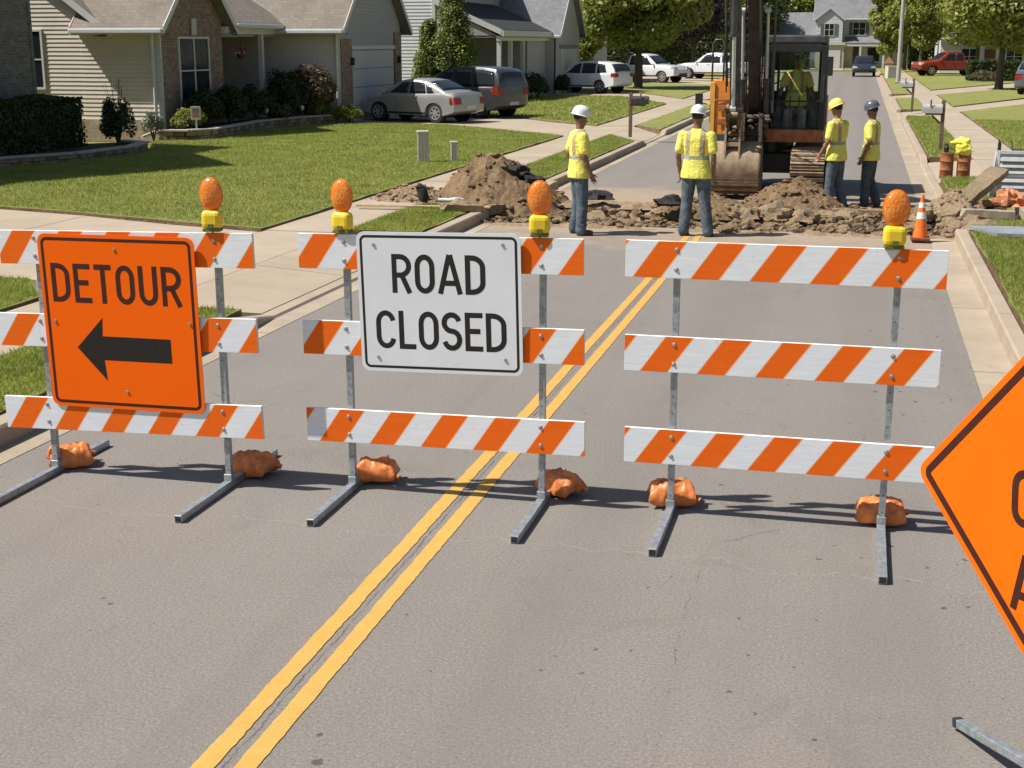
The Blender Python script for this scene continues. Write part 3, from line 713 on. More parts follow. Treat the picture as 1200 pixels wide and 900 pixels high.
sandbag(-4.98, 7.71, R(38), 1, 'pale orange sandbag on the left foot of the DETOUR barricade')
sandbag(-3.72, 7.84, R(-10), 2, 'orange sandbag on the right foot of the DETOUR barricade', 1.05)
sandbag(-2.885, 7.91, R(8), 3, 'dark orange sandbag on the left foot of the ROAD CLOSED barricade', .95)
sandbag(-1.675, 7.93, R(-30), 4, 'orange sandbag on the right foot of the ROAD CLOSED barricade', .95)
sandbag(-.98, 7.92, R(12), 5, 'orange sandbag on the left foot of the barricade without a sign')
sandbag(.255, 7.89, R(2), 6, 'boxy orange sandbag on the right foot of the barricade without a sign')

# diamond sign on a folding stand at the right
dg = empty('diamond_sign', (.885, 4.60, 0), R(-50), 'large orange diamond warning sign on a folding steel stand, cut off by the right edge', 'road sign')
b = MB(); panel(b, 1.22, 1.22, .05, .004, .024, .030, R(45))
def txt2(s, cx, z, H, W, gap, t):
    text(b, s, cx, z, H, W, gap, t, -.0023, 1)
W3 = {'*': .54, 'L': .46, 'E': .48, 'A': .62}
txt2('ROAD', .02, .20, .21, W3, .13, .15); txt2('CLOSED', .02, -.10, .21, W3, .14, .15); txt2('AHEAD', -.035, -.41, .21, W3, .09, .15)
o = b.build('sign_panel', [M['sheet_orange'], M['sheet_brown'], M['bolt'], M['sheet_brown']], dg, label='orange diamond panel with black border and lettering')
o.location = (-.03, -.02, 1.205); o.rotation_euler = (0, R(-4), 0)
b = MB(); b.b2(-.02, .02, .0, .04, .18, 1.9); b.build('mast', M['galv'], dg, bevel=.003)
b = MB(); b.b2(-.012, .012, -.01, .0, .45, 2.0); b.box((0, -.004, 1.23), (1.6, .008, .03)); b.build('brace', M['galv'], dg)
b = MB(); b.b2(-.06, .06, -.04, .08, .14, .26); b.build('stand_hub', M['dgrey'], dg, bevel=.01)
for ang in (165, 15, 255, 285):
    b = MB(); d = V((math.cos(R(ang)), math.sin(R(ang)), 0)); p0 = V((0, .02, .19))+d*.04; p1 = V((0, .02, .035))+d*.85
    q = (p1-p0); T = Matrix.Translation(p0) @ q.to_track_quat('X', 'Z').to_matrix().to_4x4()
    b.box((q.length/2, 0, 0), (q.length, .036, .036), T=T); b.box((q.length-.0, 0, 0), (.03, .04, .04), 1, T=T)
    b.build('leg', [M['galv'], M['black']], dg, bevel=.004)

# ------------------------------------------------------------------ people
def remesh(name, fill, voxel, m_, parent=None, smooth_it=2, label=None, loc=None, rz=0.):
    b = MB(); fill(b)
    me = bpy.data.meshes.new(name); me.from_pydata(b.v, [], b.f)
    o = bpy.data.objects.new(name, me); COL.objects.link(o)
    md = o.modifiers.new('r', 'REMESH'); md.mode = 'VOXEL'; md.voxel_size = voxel; md.use_smooth_shade = True
    if smooth_it:
        sm = o.modifiers.new('s', 'SMOOTH'); sm.factor = .5; sm.iterations = smooth_it
    dg_ = bpy.context.evaluated_depsgraph_get(); nm = bpy.data.meshes.new_from_object(o.evaluated_get(dg_)); nm.name = name
    o.modifiers.clear(); o.data = nm; bpy.data.meshes.remove(me)
    nm.materials.clear()
    for q in (m_ if isinstance(m_, (list, tuple)) else [m_]): nm.materials.append(q)
    if parent is not None: o.parent = parent
    if loc is not None: o.location = loc
    o.rotation_euler = (0, 0, rz)
    if label: o['label'] = label
    return o
def limb(b, pts, rs, n=12, ex=1.):
    for i in range(len(pts)-1): b.tube(pts[i], pts[i+1], rs[i], rs[i+1], n)
    for p, r in zip(pts, rs): b.ell(p, (r, r, r), 12, 8)
def sect(b, secs, n=20):
    """stack of elliptical sections (cx, cy, z, rx, ry)"""
    vs = []
    for cx, cy, z, rx, ry in secs:
        for i in range(n):
            t = 2*math.pi*i/n; c, s_ = math.cos(t), math.sin(t)
            vs.append((cx+rx*math.copysign(abs(c)**.85, c), cy+ry*math.copysign(abs(s_)**.85, s_), z))
    fs = []; L = len(secs)
    for j in range(L-1):
        for i in range(n): fs.append((j*n+i, j*n+(i+1) % n, (j+1)*n+(i+1) % n, (j+1)*n+i))
    fs += [tuple(range(n-1, -1, -1)), tuple(range((L-1)*n, L*n))]
    b.add(vs, fs)
def hand(b, w, d, side):
    """palm and five curled fingers; w wrist, d unit direction of the hand, side +1 right"""
    w = V(w); d = V(d).normalized(); f = V((0, 1, 0)) - d*d.y; f = f.normalized(); nrm = d.cross(f)*side
    pc = w+d*.045
    T = Matrix((( *f, 0), (*nrm, 0), (*d, 0), (0, 0, 0, 1))).transposed(); T.translation = pc
    b.ell((0, 0, 0), (.042, .017, .052), 12, 8, T=T)
    for k, (off, ln) in enumerate(((.030, .070), (.010, .082), (-.011, .077), (-.031, .060))):
        p = pc+d*.042+f*off; q1 = p+d*ln*.45+nrm*.008; q2 = q1+d*ln*.3+nrm*.022; q3 = q2+d*ln*.15+nrm*.022
        limb(b, [pc+d*.02+f*off*.9, p, q1, q2, q3], [.009, .0092, .0085, .0078, .0068], 8)
    limb(b, [w+d*.02+f*.02, w+d*.05+f*.052, w+d*.085+f*.062+nrm*.012], [.012, .0105, .0085], 8)
M['vest1'] = m_hivis('hi_vis_yellow'); M['denim'] = m_denim(); M['denim2'] = m_denim('dark_denim', (.065, .08, .098)); M['boots'] = mat('brown_boot_leather', (.07, .045, .03), .7, 0, .3, 20)
def person(name, loc, rz, label, helmet, pants, skin='skin', head_turn=0., head_tilt=0., arms=None, legs=None, h=1.78, group='workers at the road works', lean=0.):
    """figure faces local +Y; legs = (hip dx, knee, ankle) for left and right, arms = (elbow, wrist) for left and right"""
    t = empty(name, loc, rz, label, 'person', group); s = h/1.78; t.scale = (s, s, s)
    hip = V((0, 0, .94)); sh = V((0, lean-.01, 1.45))
    legs = legs or [[(-.095, 0, .90), (-.115, .03, .49), (-.135, -.02, .085)], [(.095, 0, .90), (.12, .02, .49), (.14, .0, .085)]]
    arms = arms or [[(-.20, lean-.01, 1.42), (-.255, lean-.04, 1.14), (-.245, lean+.04, .89)], [(.20, lean-.01, 1.42), (.255, lean-.04, 1.14), (.245, lean+.04, .89)]]
    hc = V((0, lean+.015, 1.655)); HT = Matrix.Translation(hc) @ Matrix.Rotation(head_turn, 4, 'Z') @ Matrix.Rotation(head_tilt, 4, 'X')
    footd = []
    def body(b):
        sect(b, [(0, 0, .84, .13, .09), (0, 0, .93, .165, .108), (0, lean*.3, 1.05, .145, .10), (0, lean*.6, 1.2, .155, .105), (0, lean, 1.36, .185, .11), (0, lean, 1.45, .17, .085), (0, lean, 1.50, .08, .06)])
        limb(b, [(0, lean-.005, 1.46), (0, lean+.01, 1.57)], [.062, .054])
        b.ell((0, -.005, .03), (.074, .094, .105), 20, 14, T=HT); b.ell((0, .012, -.05), (.058, .075, .075), 16, 12, T=HT)
        b.ell((0, .045, -.095), (.032, .035, .026), 12, 8, T=HT)                       # chin
        b.add([HT @ V(q) for q in ((-.014, .082, -.035), (.014, .082, -.035), (0, .112, -.03), (-.008, .085, .02), (.008, .085, .02), (0, .07, -.04))],
              [(0, 1, 2), (0, 2, 3), (2, 4, 3), (1, 4, 2), (3, 4, 1, 0)])              # nose
        b.ell((0, .080, -.062), (.024, .010, .007), 10, 6, T=HT); b.ell((0, .078, -.074), (.020, .010, .007), 10, 6, T=HT)
        for sx in (-1, 1):
            b.ell((sx*.076, -.008, -.015), (.010, .020, .032), 10, 8, T=HT); b.ell((sx*.030, .078, .024), (.022, .012, .006), 8, 6, T=HT)
        for a, sd in zip(arms, (-1, 1)):
            limb(b, a, [.052, .040, .028]); m_ = (V(a[1])*.62+V(a[2])*.38); b.ell(m_, (.041, .041, .06), 12, 8)
            hand(b, a[2], V(a[2])-V(a[1]), sd)
        for lg in legs: limb(b, lg, [.085, .058, .042]); limb(b, [V(lg[2])+V((0, 0, -.03)), V(lg[2])+V((0, .12, -.045))], [.042, .035])
    remesh('body', body, .0075, M[skin], t)
    for sx in (-1, 1):
        b = MB(); b.ell((sx*.030, .080, .006), (.013, .008, .007), 12, 8, T=HT); b.build('eye', mat('eye_white', (.75, .72, .68), .3), t, smooth=True)
    b = MB(); b.ell((0, -.018, .035), (.080, .088, .085), 20, 12, T=HT, amp=.03, fr=6)
    b.build('hair', mat('dark_hair', (.025, .017, .012), .8), t, smooth=True)
    def jeans(b):
        sect(b, [(0, 0, .83, .155, .112), (0, 0, .93, .182, .128), (0, lean*.2, 1.02, .165, .118)])
        for lg in legs:
            a, k, an = [V(q) for q in lg]; limb(b, [a, a.lerp(k, .5), k, k.lerp(an, .45), an+V((0, -.005, -.01))], [.108, .100, .084, .082, .080])
            for q in (.18, .32, .75): b.ell(an.lerp(k, q)+V((0, .004, 0)), (.090, .090, .018), 14, 6)
    remesh('jeans', jeans, .011, M[pants], t)
    def shirt(b):
        sect(b, [(0, lean*.1, .825, .222, .158), (0, lean*.15, .90, .218, .156), (0, lean*.2, .98, .200, .142), (0, lean*.5, 1.12, .178, .132), (0, lean*.8, 1.26, .188, .134), (0, lean, 1.37, .205, .132), (0, lean, 1.445, .195, .105), (0, lean, 1.49, .105, .075), (0, lean, 1.515, .075, .068)])
        for a in arms:
            s0, e0 = V(a[0]), V(a[1]); limb(b, [s0+V((0, 0, -.01)), s0.lerp(e0, .42), s0.lerp(e0, .72)], [.078, .074, .070])
    remesh('hi_vis_shirt', shirt, .011, M['vest1'], t)
    for lg, sx in zip(legs, (-1, 1)):
        an = V(lg[2]); 
        def boot(b):
            b.ell(an+V((0, .105, -.045)), (.050, .085, .040), 14, 8, zmin=-.04); b.ell(an+V((0, .0, -.035)), (.047, .065, .048), 14, 8); limb(b, [an+V((0, -.005, -.02)), an+V((0, -.01, .07))], [.050, .052])
            b.box(an+V((0, .055, -.072)), (.088, .235, .024))
        remesh('boot', boot, .009, M['boots'], t)
    if helmet:
        b = MB(); TH = HT @ Matrix.Translation((0, -.008, .058)) @ Matrix.Rotation(R(-4), 4, 'X')
        vs = []; n = 28; prof = [(1.0, 0), (.985, .03), (.94, .062), (.82, .093), (.62, .115), (.34, .130), (.05, .134)]
        for r_, z in prof:
            for i in range(n):
                a = 2*math.pi*i/n; ridge = .006*(1 if abs(math.cos(a)) < .2 else 0)*(1-r_*.4)
                vs.append((math.cos(a)*.108*r_, math.sin(a)*.132*r_, z+ridge))
        fs = [(j*n+i, j*n+(i+1) % n, (j+1)*n+(i+1) % n, (j+1)*n+i) for j in range(len(prof)-1) for i in range(n)]+[tuple(range((len(prof)-1)*n, len(prof)*n)), tuple(range(n-1, -1, -1))]
        b.add(vs, fs, T=TH)
        # brim, deeper at the front
        vs = []; 
        for k, (r0, dz) in enumerate(((.97, .006), (1.12, -.004), (1.12, -.009), (.97, 0))):
            for i in range(n):
                a = 2*math.pi*i/n; q = 1+(.18 if k in (1, 2) else 0)*max(0, math.sin(a))**2
                vs.append((math.cos(a)*.108*r0, math.sin(a)*.132*r0*q, dz))
        fs = [(j*n+i, j*n+(i+1) % n, ((j+1) % 4)*n+(i+1) % n, ((j+1) % 4)*n+i) for j in range(4) for i in range(n)]
        b.add(vs, fs, T=TH); b.build('hard_hat', helmet, t, smooth=45)
    return t
hw = mat('white_helmet', (.78, .78, .76), .32, 0, .04, 5); hy = mat('yellow_helmet', (.82, .68, .16), .32, 0, .06, 5); hg = mat('grey_helmet', (.10, .115, .135), .3, 0, .1, 5)
P1 = person('person', (-3.93, 19.66, 0), R(-62), 'worker in white hard hat and yellow vest standing nearest the tall dirt pile', hw, 'denim', 'skin_dark', R(-12), R(-10),
            arms=[[(-.2, -.01, 1.42), (-.25, -.09, 1.15), (-.25, -.02, .90)], [(.2, -.01, 1.42), (.26, .0, 1.14), (.255, .10, .90)]], h=1.80)
P2 = person('person', (-2.25, 19.9, 0), R(-8), 'worker in white hard hat seen from behind, standing in front of the digger bucket', hw, 'denim', 'skin_dark', R(-10), R(-8),
            legs=[[(-.095, 0, .90), (-.125, .02, .49), (-.15, -.03, .085)], [(.095, 0, .90), (.14, .0, .49), (.20, .0, .085)]], h=1.82)
P3 = person('person', (-.34, 23.75, 0), R(62), 'worker in yellow hard hat standing beside the digger track, looking down', hy, 'denim', 'skin', R(6), R(-22),
            arms=[[(-.2, .01, 1.42), (-.255, .03, 1.15), (-.25, .16, .94)], [(.2, -.01, 1.42), (.24, .02, 1.15), (.23, .17, .95)]],
            legs=[[(-.095, 0, .90), (-.10, .04, .49), (-.11, .05, .085)], [(.095, 0, .90), (.10, .0, .49), (.12, -.10, .085)]], h=1.78, lean=.02)
P4 = person('person', (.22, 24.2, 0), R(74), 'worker in dark grey hard hat at the right, standing near the kerb', hg, 'denim2', 'skin_dark', R(8), R(-16),
            arms=[[(-.2, -.01, 1.42), (-.26, -.05, 1.15), (-.245, .06, .90)], [(.2, -.01, 1.42), (.25, -.02, 1.15), (.22, .14, .93)]],
            legs=[[(-.095, 0, .90), (-.11, .03, .49), (-.13, .03, .085)], [(.095, 0, .90), (.10, .02, .49), (.11, -.12, .085)]], h=1.74)

# ------------------------------------------------------------------ excavator (faces -Y)
M['org'] = mat('orange_machine_paint', (.72, .235, .03), .42, 0, .18, 6, .05, 30); M['orgd'] = mat('muddy_orange_paint', (.36, .13, .045), .7, 0, .5, 9, .2, 40)
M['mud'] = mat('muddy_steel', (.31, .23, .15), .75, .1, .4, 7, .3, 40); M['mud2'] = mat('dark_muddy_steel', (.13, .095, .062), .8, .1, .5, 12, .4, 40)
ex = empty('excavator', (-1.65, 27., 0), 0, 'orange tracked digger with its boom raised and a muddy bucket, working in the street', 'excavator')
EX = lambda x: x+1.65
EY = lambda y: y-27.
def track(x0, x1):
    w = x1-x0; cx = (x0+x1)/2; y0, y1 = -1.35, 1.25; r = .40; zc = .42
    pts = []
    for i in range(9): a = R(90+180*i/8); pts.append((y0+r+math.cos(a)*r, zc+math.sin(a)*r))
    for i in range(1, 14): pts.append((y0+r+(y1-y0-2*r)*i/14, zc-r))
    for i in range(9): a = R(-90+180*i/8); pts.append((y1-r+math.cos(a)*r, zc+math.sin(a)*r))
    for i in range(1, 14): pts.append((y1-r-(y1-y0-2*r)*i/14, zc+r-.02*math.sin(math.pi*i/14)))
    b = MB(); n = len(pts); vs = []
    for (y, z) in pts: vs += [(x0, y, z), (x1, y, z)]
    c0 = V(((y0+y1)/2, zc)); 
    for (y, z) in pts:
        q = V((y, z)); yc = min(max(y, y0+r), y1-r); d = (q-V((yc, zc))).normalized() if (q-V((yc, zc))).length > 1e-3 else V((0, 1)); q2 = q-d*.05
        vs += [(x0, q2.x, q2.y), (x1, q2.x, q2.y)]
    fs = []
    for i in range(n):
        j = (i+1) % n; fs += [(2*i, 2*i+1, 2*j+1, 2*j), (2*n+2*i, 2*n+2*j, 2*n+2*j+1, 2*n+2*i+1), (2*i, 2*j, 2*n+2*j, 2*n+2*i), (2*i+1, 2*n+2*i+1, 2*n+2*j+1, 2*j+1)]
    b.add(vs, fs, 0)
    # grouser bars round the loop
    P3_ = [V((p[0], p[1])) for p in pts]; seg = [(P3_[(i+1) % n]-P3_[i]).length for i in range(n)]; tot = sum(seg); m = int(tot/.105)
    for k in range(m):
        d = tot*k/m; i = 0
        while d > seg[i]: d -= seg[i]; i += 1
        p = P3_[i].lerp(P3_[(i+1) % n], d/seg[i]); q = P3_[(i+1) % n]-P3_[i]; a = math.atan2(q.y, q.x)
        T = Matrix.Translation((cx, p.x, p.y)) @ Matrix.Rotation(a, 4, 'X')
        b.box((0, 0, -.012), (w+.012, .075, .022), 1, T=T); b.box((0, -.028, -.03), (w, .014, .03), 1, T=T)
    o = b.build('track', [M['rubber'], M['mud']], ex, bevel=0)
    b = MB(); b.b2(cx-.12, cx+.12, y0+.35, y1-.35, .2, .62)
    for y in (y0+r, y1-r): b.tube((x0+.06, y, zc), (x1-.06, y, zc), .31, n=20)
    for i in range(5): y = y0+.6+i*(y1-y0-1.2)/4; b.tube((x0+.1, y, .15), (x1-.1, y, .15), .1, n=12)
    b.build('track_frame', M['mud2'], ex)
track(-1.10, -.50); track(.47, 1.07)
b = MB(); b.b2(-.5, .47, -.6, .6, .35, .72); b.tube((0, 0, .7), (0, 0, .95), .45, n=24)
b.b2(-1.0, .97, -.10, .10, .38, .55); b.build('undercarriage', M['black'], ex, bevel=.02)
b = MB(); b.b2(-1.0, .95, -1.62, -1.56, .05, .0+.05+.001); 
b = MB(); b.prism([(-1.06, -.95), (1.02, -.95), (1.04, .9), (.7, 1.55), (-.75, 1.55), (-1.08, .9)], .95, 1.08, 0)
b.b2(-.02, 1.0, -1.06, -.9, .96, 1.19, 1); b.build('platform', [M['dgrey'], M['orgd']], ex, bevel=.02)
b = MB()
for pts, z0, z1 in (([(-1.08, -.82), (-.62, -.86), (-.62, 1.5), (-.8, 1.58), (-1.08, 1.1)], 1.08, 2.05), ([(-.62, .72), (1.03, .72), (1.03, .95), (.7, 1.6), (-.62, 1.6)], 1.08, 1.75)): b.prism(pts, z0, z1, 0)
b.b2(-1.095, -1.0, -.86, -.7, .97, 2.02, 1)
for k in range(6): b.b2(-1.09, -1.075, -.5+k*.16, -.4+k*.16, 1.3, 1.8, 2)
b.b2(-.93, -.72, -.875, -.86, 1.25, 1.36, 2); b.b2(-.93, -.72, -.875, -.86, 1.5, 1.61, 2); b.b2(-1.0, -.65, -.868, -.855, 1.68, 1.72, 2)
b.build('engine_cover', [M['org'], mat('amber_machine_paint', (.80, .42, .08), .42, 0, .1, 6), M['orgd']], ex, bevel=.035)
b = MB(); b.path([(-1.07, -.8, 2.0), (-1.07, -.8, 2.72), (-1.02, -.8, 2.80), (-.90, -.8, 2.80), (-.86, -.8, 2.72), (-.86, -.8, 2.0)], .018, 8); b.build('handrail', M['dgrey'], ex, smooth=True)
b = MB(); b.tube((-1.15, -.75, 1.62), (-1.3, -.85, 1.66), .012, n=6); b.b2(-1.36, -1.22, -.92, -.87, 1.5, 1.82); b.build('mirror', M['black'], ex, bevel=.015)
b = MB(); b.tube((1.0, -.9, 2.3), (1.09, -1.02, 2.36), .012, n=6); b.b2(1.02, 1.13, -1.09, -1.04, 2.16, 2.5); b.build('mirror', M['black'], ex, bevel=.015)
# cab
cab = empty('cab', (.46, -.15, 1.08)); cab.parent = ex
W_, D_, Hc = .53, .82, 1.78
b = MB()
for sx in (-1, 1):
    b.path([(sx*W_, -D_, .10), (sx*W_, -D_-.02, 1.0), (sx*(W_-.02), -D_+.08, 1.62), (sx*(W_-.03), -D_+.16, 1.70)], .05, 8)
    b.tube((sx*W_, D_, 0), (sx*(W_-.03), D_, 1.68), .035, n=8); b.tube((sx*(W_-.03), -D_+.12, 1.69), (sx*(W_-.03), D_, 1.69), .04, n=8)
    b.tube((sx*W_, 0.05, 0), (sx*(W_-.03), .05, 1.68), .03, n=8); b.b2(sx*W_-.03, sx*W_+.03, -D_, D_, 0, .12)
b.b2(-W_-.02, W_+.02, -D_-.045, -D_+.05, -.03, .13); b.b2(-W_, W_, D_-.03, D_+.03, 0, .75); b.b2(-W_, W_, -D_, D_, -.03, .02)
b.b2(-W_-.03, -W_+.07, -D_-.05, -D_-.012, .1, 1.62); b.b2(W_-.07, W_+.03, -D_-.05, -D_-.012, .1, 1.62); b.b2(-W_+.07, W_-.07, -D_-.045, -D_-.012, 1.5, 1.64)
b.b2(W_-.16, W_-.11, D_-.02, D_+.02, .7, 1.66); b.b2(-W_+.11, -W_+.16, D_-.02, D_+.02, .7, 1.66)
b.tube((-W_, -D_-.015, .62), (W_, -D_-.015, .62), .016, n=8)
b.build('cab_frame', M['black'], cab, bevel=.006)
b = MB(); b.b2(-W_-.01, W_+.01, -D_-.02, D_+.03, 1.64, 1.80); b.build('roof', M['dgrey'], cab, bevel=.04)
b = MB(); b.b2(-W_-.03, W_+.03, -D_-.07, -D_-.045, -.02, .10); b.build('lower_panel', M['orgd'], cab, bevel=.008)
for nm, q in (('windscreen', (-W_+.04, W_-.04, -D_-.008, -D_-.003, .14, 1.6)), ('rear_window', (-W_+.04, W_-.04, D_+.0, D_+.005, .76, 1.6)), ('side_window', (-W_-.004, -W_+.001, -D_+.06, D_-.04, .14, 1.62)), ('side_window', (W_-.001, W_+.004, -D_+.06, D_-.04, .14, 1.62))):
    b = MB(); b.b2(*q); b.build(nm, M['clear'], cab)
for x in (-.3, .3):
    b = MB(); b.b2(x-.07, x+.07, -D_+.0, -D_+.08, 1.70, 1.80); b.build('work_light', mat('lamp_glass', (.12, .12, .12), .15), cab, bevel=.01)
b = MB(); b.b2(-.24, .24, -.02, .40, .12, .42, 0); b.box((0, .42, .75), (.46, .12, .72), 0); b.build('seat', mat('seat_vinyl', (.02, .02, .022), .6), cab, bevel=.04)
b = MB()
for sx in (-1, 1):
    b.b2(sx*.33-.06, sx*.33+.06, -.15, .35, .1, .55); b.tube((sx*.33, -.12, .55), (sx*.31, -.2, .76), .014, n=6); b.ell((sx*.31, -.2, .78), (.025, .025, .04), 8, 6)
b.tube((-.08, -.6, .05), (-.08, -.56, .7), .012, n=6); b.tube((.08, -.6, .05), (.08, -.56, .7), .012, n=6); b.build('control_lever', M['black'], cab)
# boom and arm: two side plates pressed into a box section
def box_beam(b, pts, w, hs, mi=0, x=0.):
    """pts in the YZ plane, hs half depth per point"""
    P = [V((p[0], p[1])) for p in pts]; vs = []
    for i, p in enumerate(P):
        a = P[max(0, i-1)]; c = P[min(len(P)-1, i+1)]; d = (c-a).normalized(); nn = V((-d.y, d.x))
        for sx in (-1, 1):
            for sn in (1, -1): q = p+nn*hs[i]*sn; vs.append((x+sx*w/2, q.x, q.y))
    fs = []
    for i in range(len(P)-1):
        k = 4*i; fs += [(k, k+4, k+5, k+1), (k+2, k+3, k+7, k+6), (k, k+2, k+6, k+4), (k+1, k+5, k+7, k+3)]
    fs += [(0, 1, 3, 2), (len(vs)-4, len(vs)-2, len(vs)-1, len(vs)-3)]
    b.add(vs, fs, mi)
BX = -.36
b = MB(); box_beam(b, [(-.75, 1.25), (-1.05, 1.9), (-1.5, 2.9), (-2.0, 3.75), (-2.55, 4.35), (-3.0, 4.6)], .20, [.14, .2, .25, .26, .2, .12], x=BX+.10)
for s_ in (-1, 1): b.b2(BX+.1+s_*.13-.012*s_-.012, BX+.1+s_*.13+.012, -1.25, -.7, 1.08, 1.5)
b.build('boom', mat('worn_boom_paint', (.05, .04, .035), .5, .1, .5, 5, .2, 30), ex, bevel=.015)
b = MB(); box_beam(b, [(-3.0, 4.95), (-2.95, 4.5), (-2.55, 3.2), (-2.12, 1.9), (-1.95, 1.15)], .17, [.1, .2, .19, .13, .09], x=BX-.16)
b.tube((BX-.32, -2.96, 4.56), (BX+.28, -2.96, 4.56), .055, n=12)
b.build('arm', M['dgrey'], ex, bevel=.012)
def cyl(p0, p1, f, r0=.055, r1=.03):
    p0, p1 = V(p0), V(p1); c = empty('hydraulic_cylinder', (0, 0, 0)); c.parent = ex
    b = MB(); b.tube(p0, p0.lerp(p1, f), r0, n=14); b.tube(p0.lerp(p1, f-.02), p0.lerp(p1, f+.01), r0*1.25, n=14); b.build('barrel', M['dgrey'], c, smooth=40)
    b = MB(); b.tube(p0.lerp(p1, f), p1, r1, n=12); b.tube(p1-V((.05, 0, 0)), p1+V((.05, 0, 0)), .05, n=10); b.build('rod', M['chrome'], c, smooth=40)
cyl((BX-.10, -1.02, 1.1), (BX-.10, -1.72, 3.3), .45); cyl((BX+.33, -1.02, 1.1), (BX+.33, -1.72, 3.3), .45)
cyl((BX-.16, -2.92, 3.9), (BX-.16, -2.42, 1.62), .45, .058, .034)
cyl((BX+.1, -2.2, 4.35), (BX+.02, -3.1, 4.9), .55)
b = MB()
for sx in (-1, 1):
    x = BX-.16+sx*.11; b.tube((x, -2.42, 1.62), (x, -2.12, 1.55), .03, n=8); b.tube((x, -2.42, 1.62), (x, -2.12, 1.12), .028, n=8)
b.tube((BX-.32, -2.42, 1.62), (BX+.0, -2.42, 1.62), .03, n=8); b.build('bucket_link', M['mud2'], ex)
b = MB(); b.path([(BX-.02, -1.2, 1.5), (BX+.0, -1.7, 2.2), (BX-.02, -2.2, 3.1), (BX+.02, -2.6, 4.0)], .014, 6); b.path([(BX+.24, -1.1, 1.45), (BX+.26, -1.6, 2.3), (BX+.26, -2.1, 3.2), (BX+.24, -2.7, 4.1)], .014, 6)
b.path([(BX-.28, -2.5, 1.9), (BX-.29, -2.75, 2.6), (BX-.28, -2.95, 3.4), (BX-.26, -3.0, 4.2)], .012, 6); b.build('hydraulic_hose', M['rubber'], ex, smooth=True)
# bucket: curved shell with side plates, opening towards the machine
bu = empty('bucket', (BX-.16, -1.85, 0)); bu.parent = ex
prof = [(.42, .30), (.30, .12), (.06, .06), (-.2, .12), (-.42, .32), (-.50, .58), (-.42, .82), (-.26, .96), (-.05, 1.02), (.15, .98)]
b = MB(); n = len(prof); hw_ = .49; th = .025
vs = [(-hw_, p[0], p[1]) for p in prof]+[(hw_, p[0], p[1]) for p in prof]
cc = V((.05, .55)); inn = [V(p)+(cc-V(p)).normalized()*th for p in prof]
vs += [(-hw_, p.x, p.y) for p in inn]+[(hw_, p.x, p.y) for p in inn]
fs = [(i, n+i, n+i+1, i+1) for i in range(n-1)]+[(2*n+i, 2*n+i+1, 3*n+i+1, 3*n+i) for i in range(n-1)]+[(0, 2*n, 3*n, n), (n-1, 2*n-1, 4*n-1, 3*n-1)]
b.add(vs, fs); b.build('shell', M['mud'], bu, smooth=50)
for sx in (-1, 1):
    b = MB(); x = sx*hw_; pts = prof; vs = [(x-.014, p[0], p[1]) for p in pts]+[(x+.014, p[0], p[1]) for p in pts]
    b.add(vs, [tuple(range(n)), tuple(range(2*n-1, n-1, -1))]+[(i, n+i, n+(i+1) % n, (i+1) % n) for i in range(n)])
    b.build('side_plate', M['mud2'], bu)
b = MB()
for k, (y, z) in enumerate(((-.22, .115), (-.335, .215), (-.43, .33))): b.box((0, y-.012, z-.008), (hw_*2-.02, .035, .035), 0)
b.build('wear_strip', M['mud2'], bu, bevel=.006)
for k in range(5):
    b = MB(); x = -hw_+.08+k*(2*hw_-.16)/4; b.add([(x-.04, .38, .24), (x+.04, .38, .24), (x+.04, .42, .33), (x-.04, .42, .33), (x-.02, .56, .42), (x+.02, .56, .42)], [(0, 1, 2, 3), (0, 4, 5, 1), (3, 2, 5, 4), (0, 3, 4), (1, 5, 2)]); b.build('tooth', M['mud2'], bu)
b = MB()
for sx in (-1, 1):
    x = sx*.125; b.add([(x+e, y, z) for e in (-.018, .018) for y, z in ((-.46, .66), (-.42, 1.05), (-.34, 1.62), (-.18, 1.68), (.02, 1.2), (.05, 1.02), (-.26, .96))],
        [(0, 1, 2, 3, 4, 5, 6), (13, 12, 11, 10, 9, 8, 7)]+[(i, 7+i, 7+(i+1) % 7, (i+1) % 7) for i in range(7)])
b.tube((-.16, -.1, 1.12), (.16, -.1, 1.12), .045, n=10); b.b2(-.11, .11, -.40, -.30, .95, 1.02); b.build('mounting_bracket', M['mud'], bu, bevel=.004)
b = MB(); b.prism([(0, 0)], 0, 0) if 0 else None
b = MB(); rr = random.Random(2)
for sx in (-.16, .16): b.b2(BX+.1+sx-.03, BX+.1+sx+.03, -1.32, -.86, .98, 1.48)
b.tube((BX-.12, -1.12, 1.18), (BX+.34, -1.12, 1.18), .07, n=14); b.tube((BX-.18, -1.22, 1.42), (BX+.40, -1.22, 1.42), .045, n=12)
for k in range(16): rock(b, BX+.1+rr.uniform(-.3, .3), -1.2+rr.uniform(-.12, .06), rr.uniform(.98, 1.5), rr.uniform(.03, .07), k*3.)
b.build('boom_foot', M['mud2'], ex, bevel=.008)
b = MB(); b.tube((BX-.33, -2.05, 1.16), (BX+.01, -2.05, 1.16), .055, n=12); b.tube((BX-.30, -2.2, 1.5), (BX-.02, -2.2, 1.5), .05, n=12)
for k in range(9): rock(b, BX-.16+rr.uniform(-.14, .14), -2.12+rr.uniform(-.1, .04), rr.uniform(1.0, 1.35), rr.uniform(.025, .06), 50+k*3.)
b.build('pivot_pin', M['mud'], ex)
b = MB(); b.tube((BX-.30, -2.2, 2.0), (BX-.34, -2.75, 3.9), .022, n=8); b.tube((BX+.46, -1.3, 1.5), (BX+.46, -1.9, 3.8), .02, n=8); b.build('steel_pipe', M['dgrey'], ex)
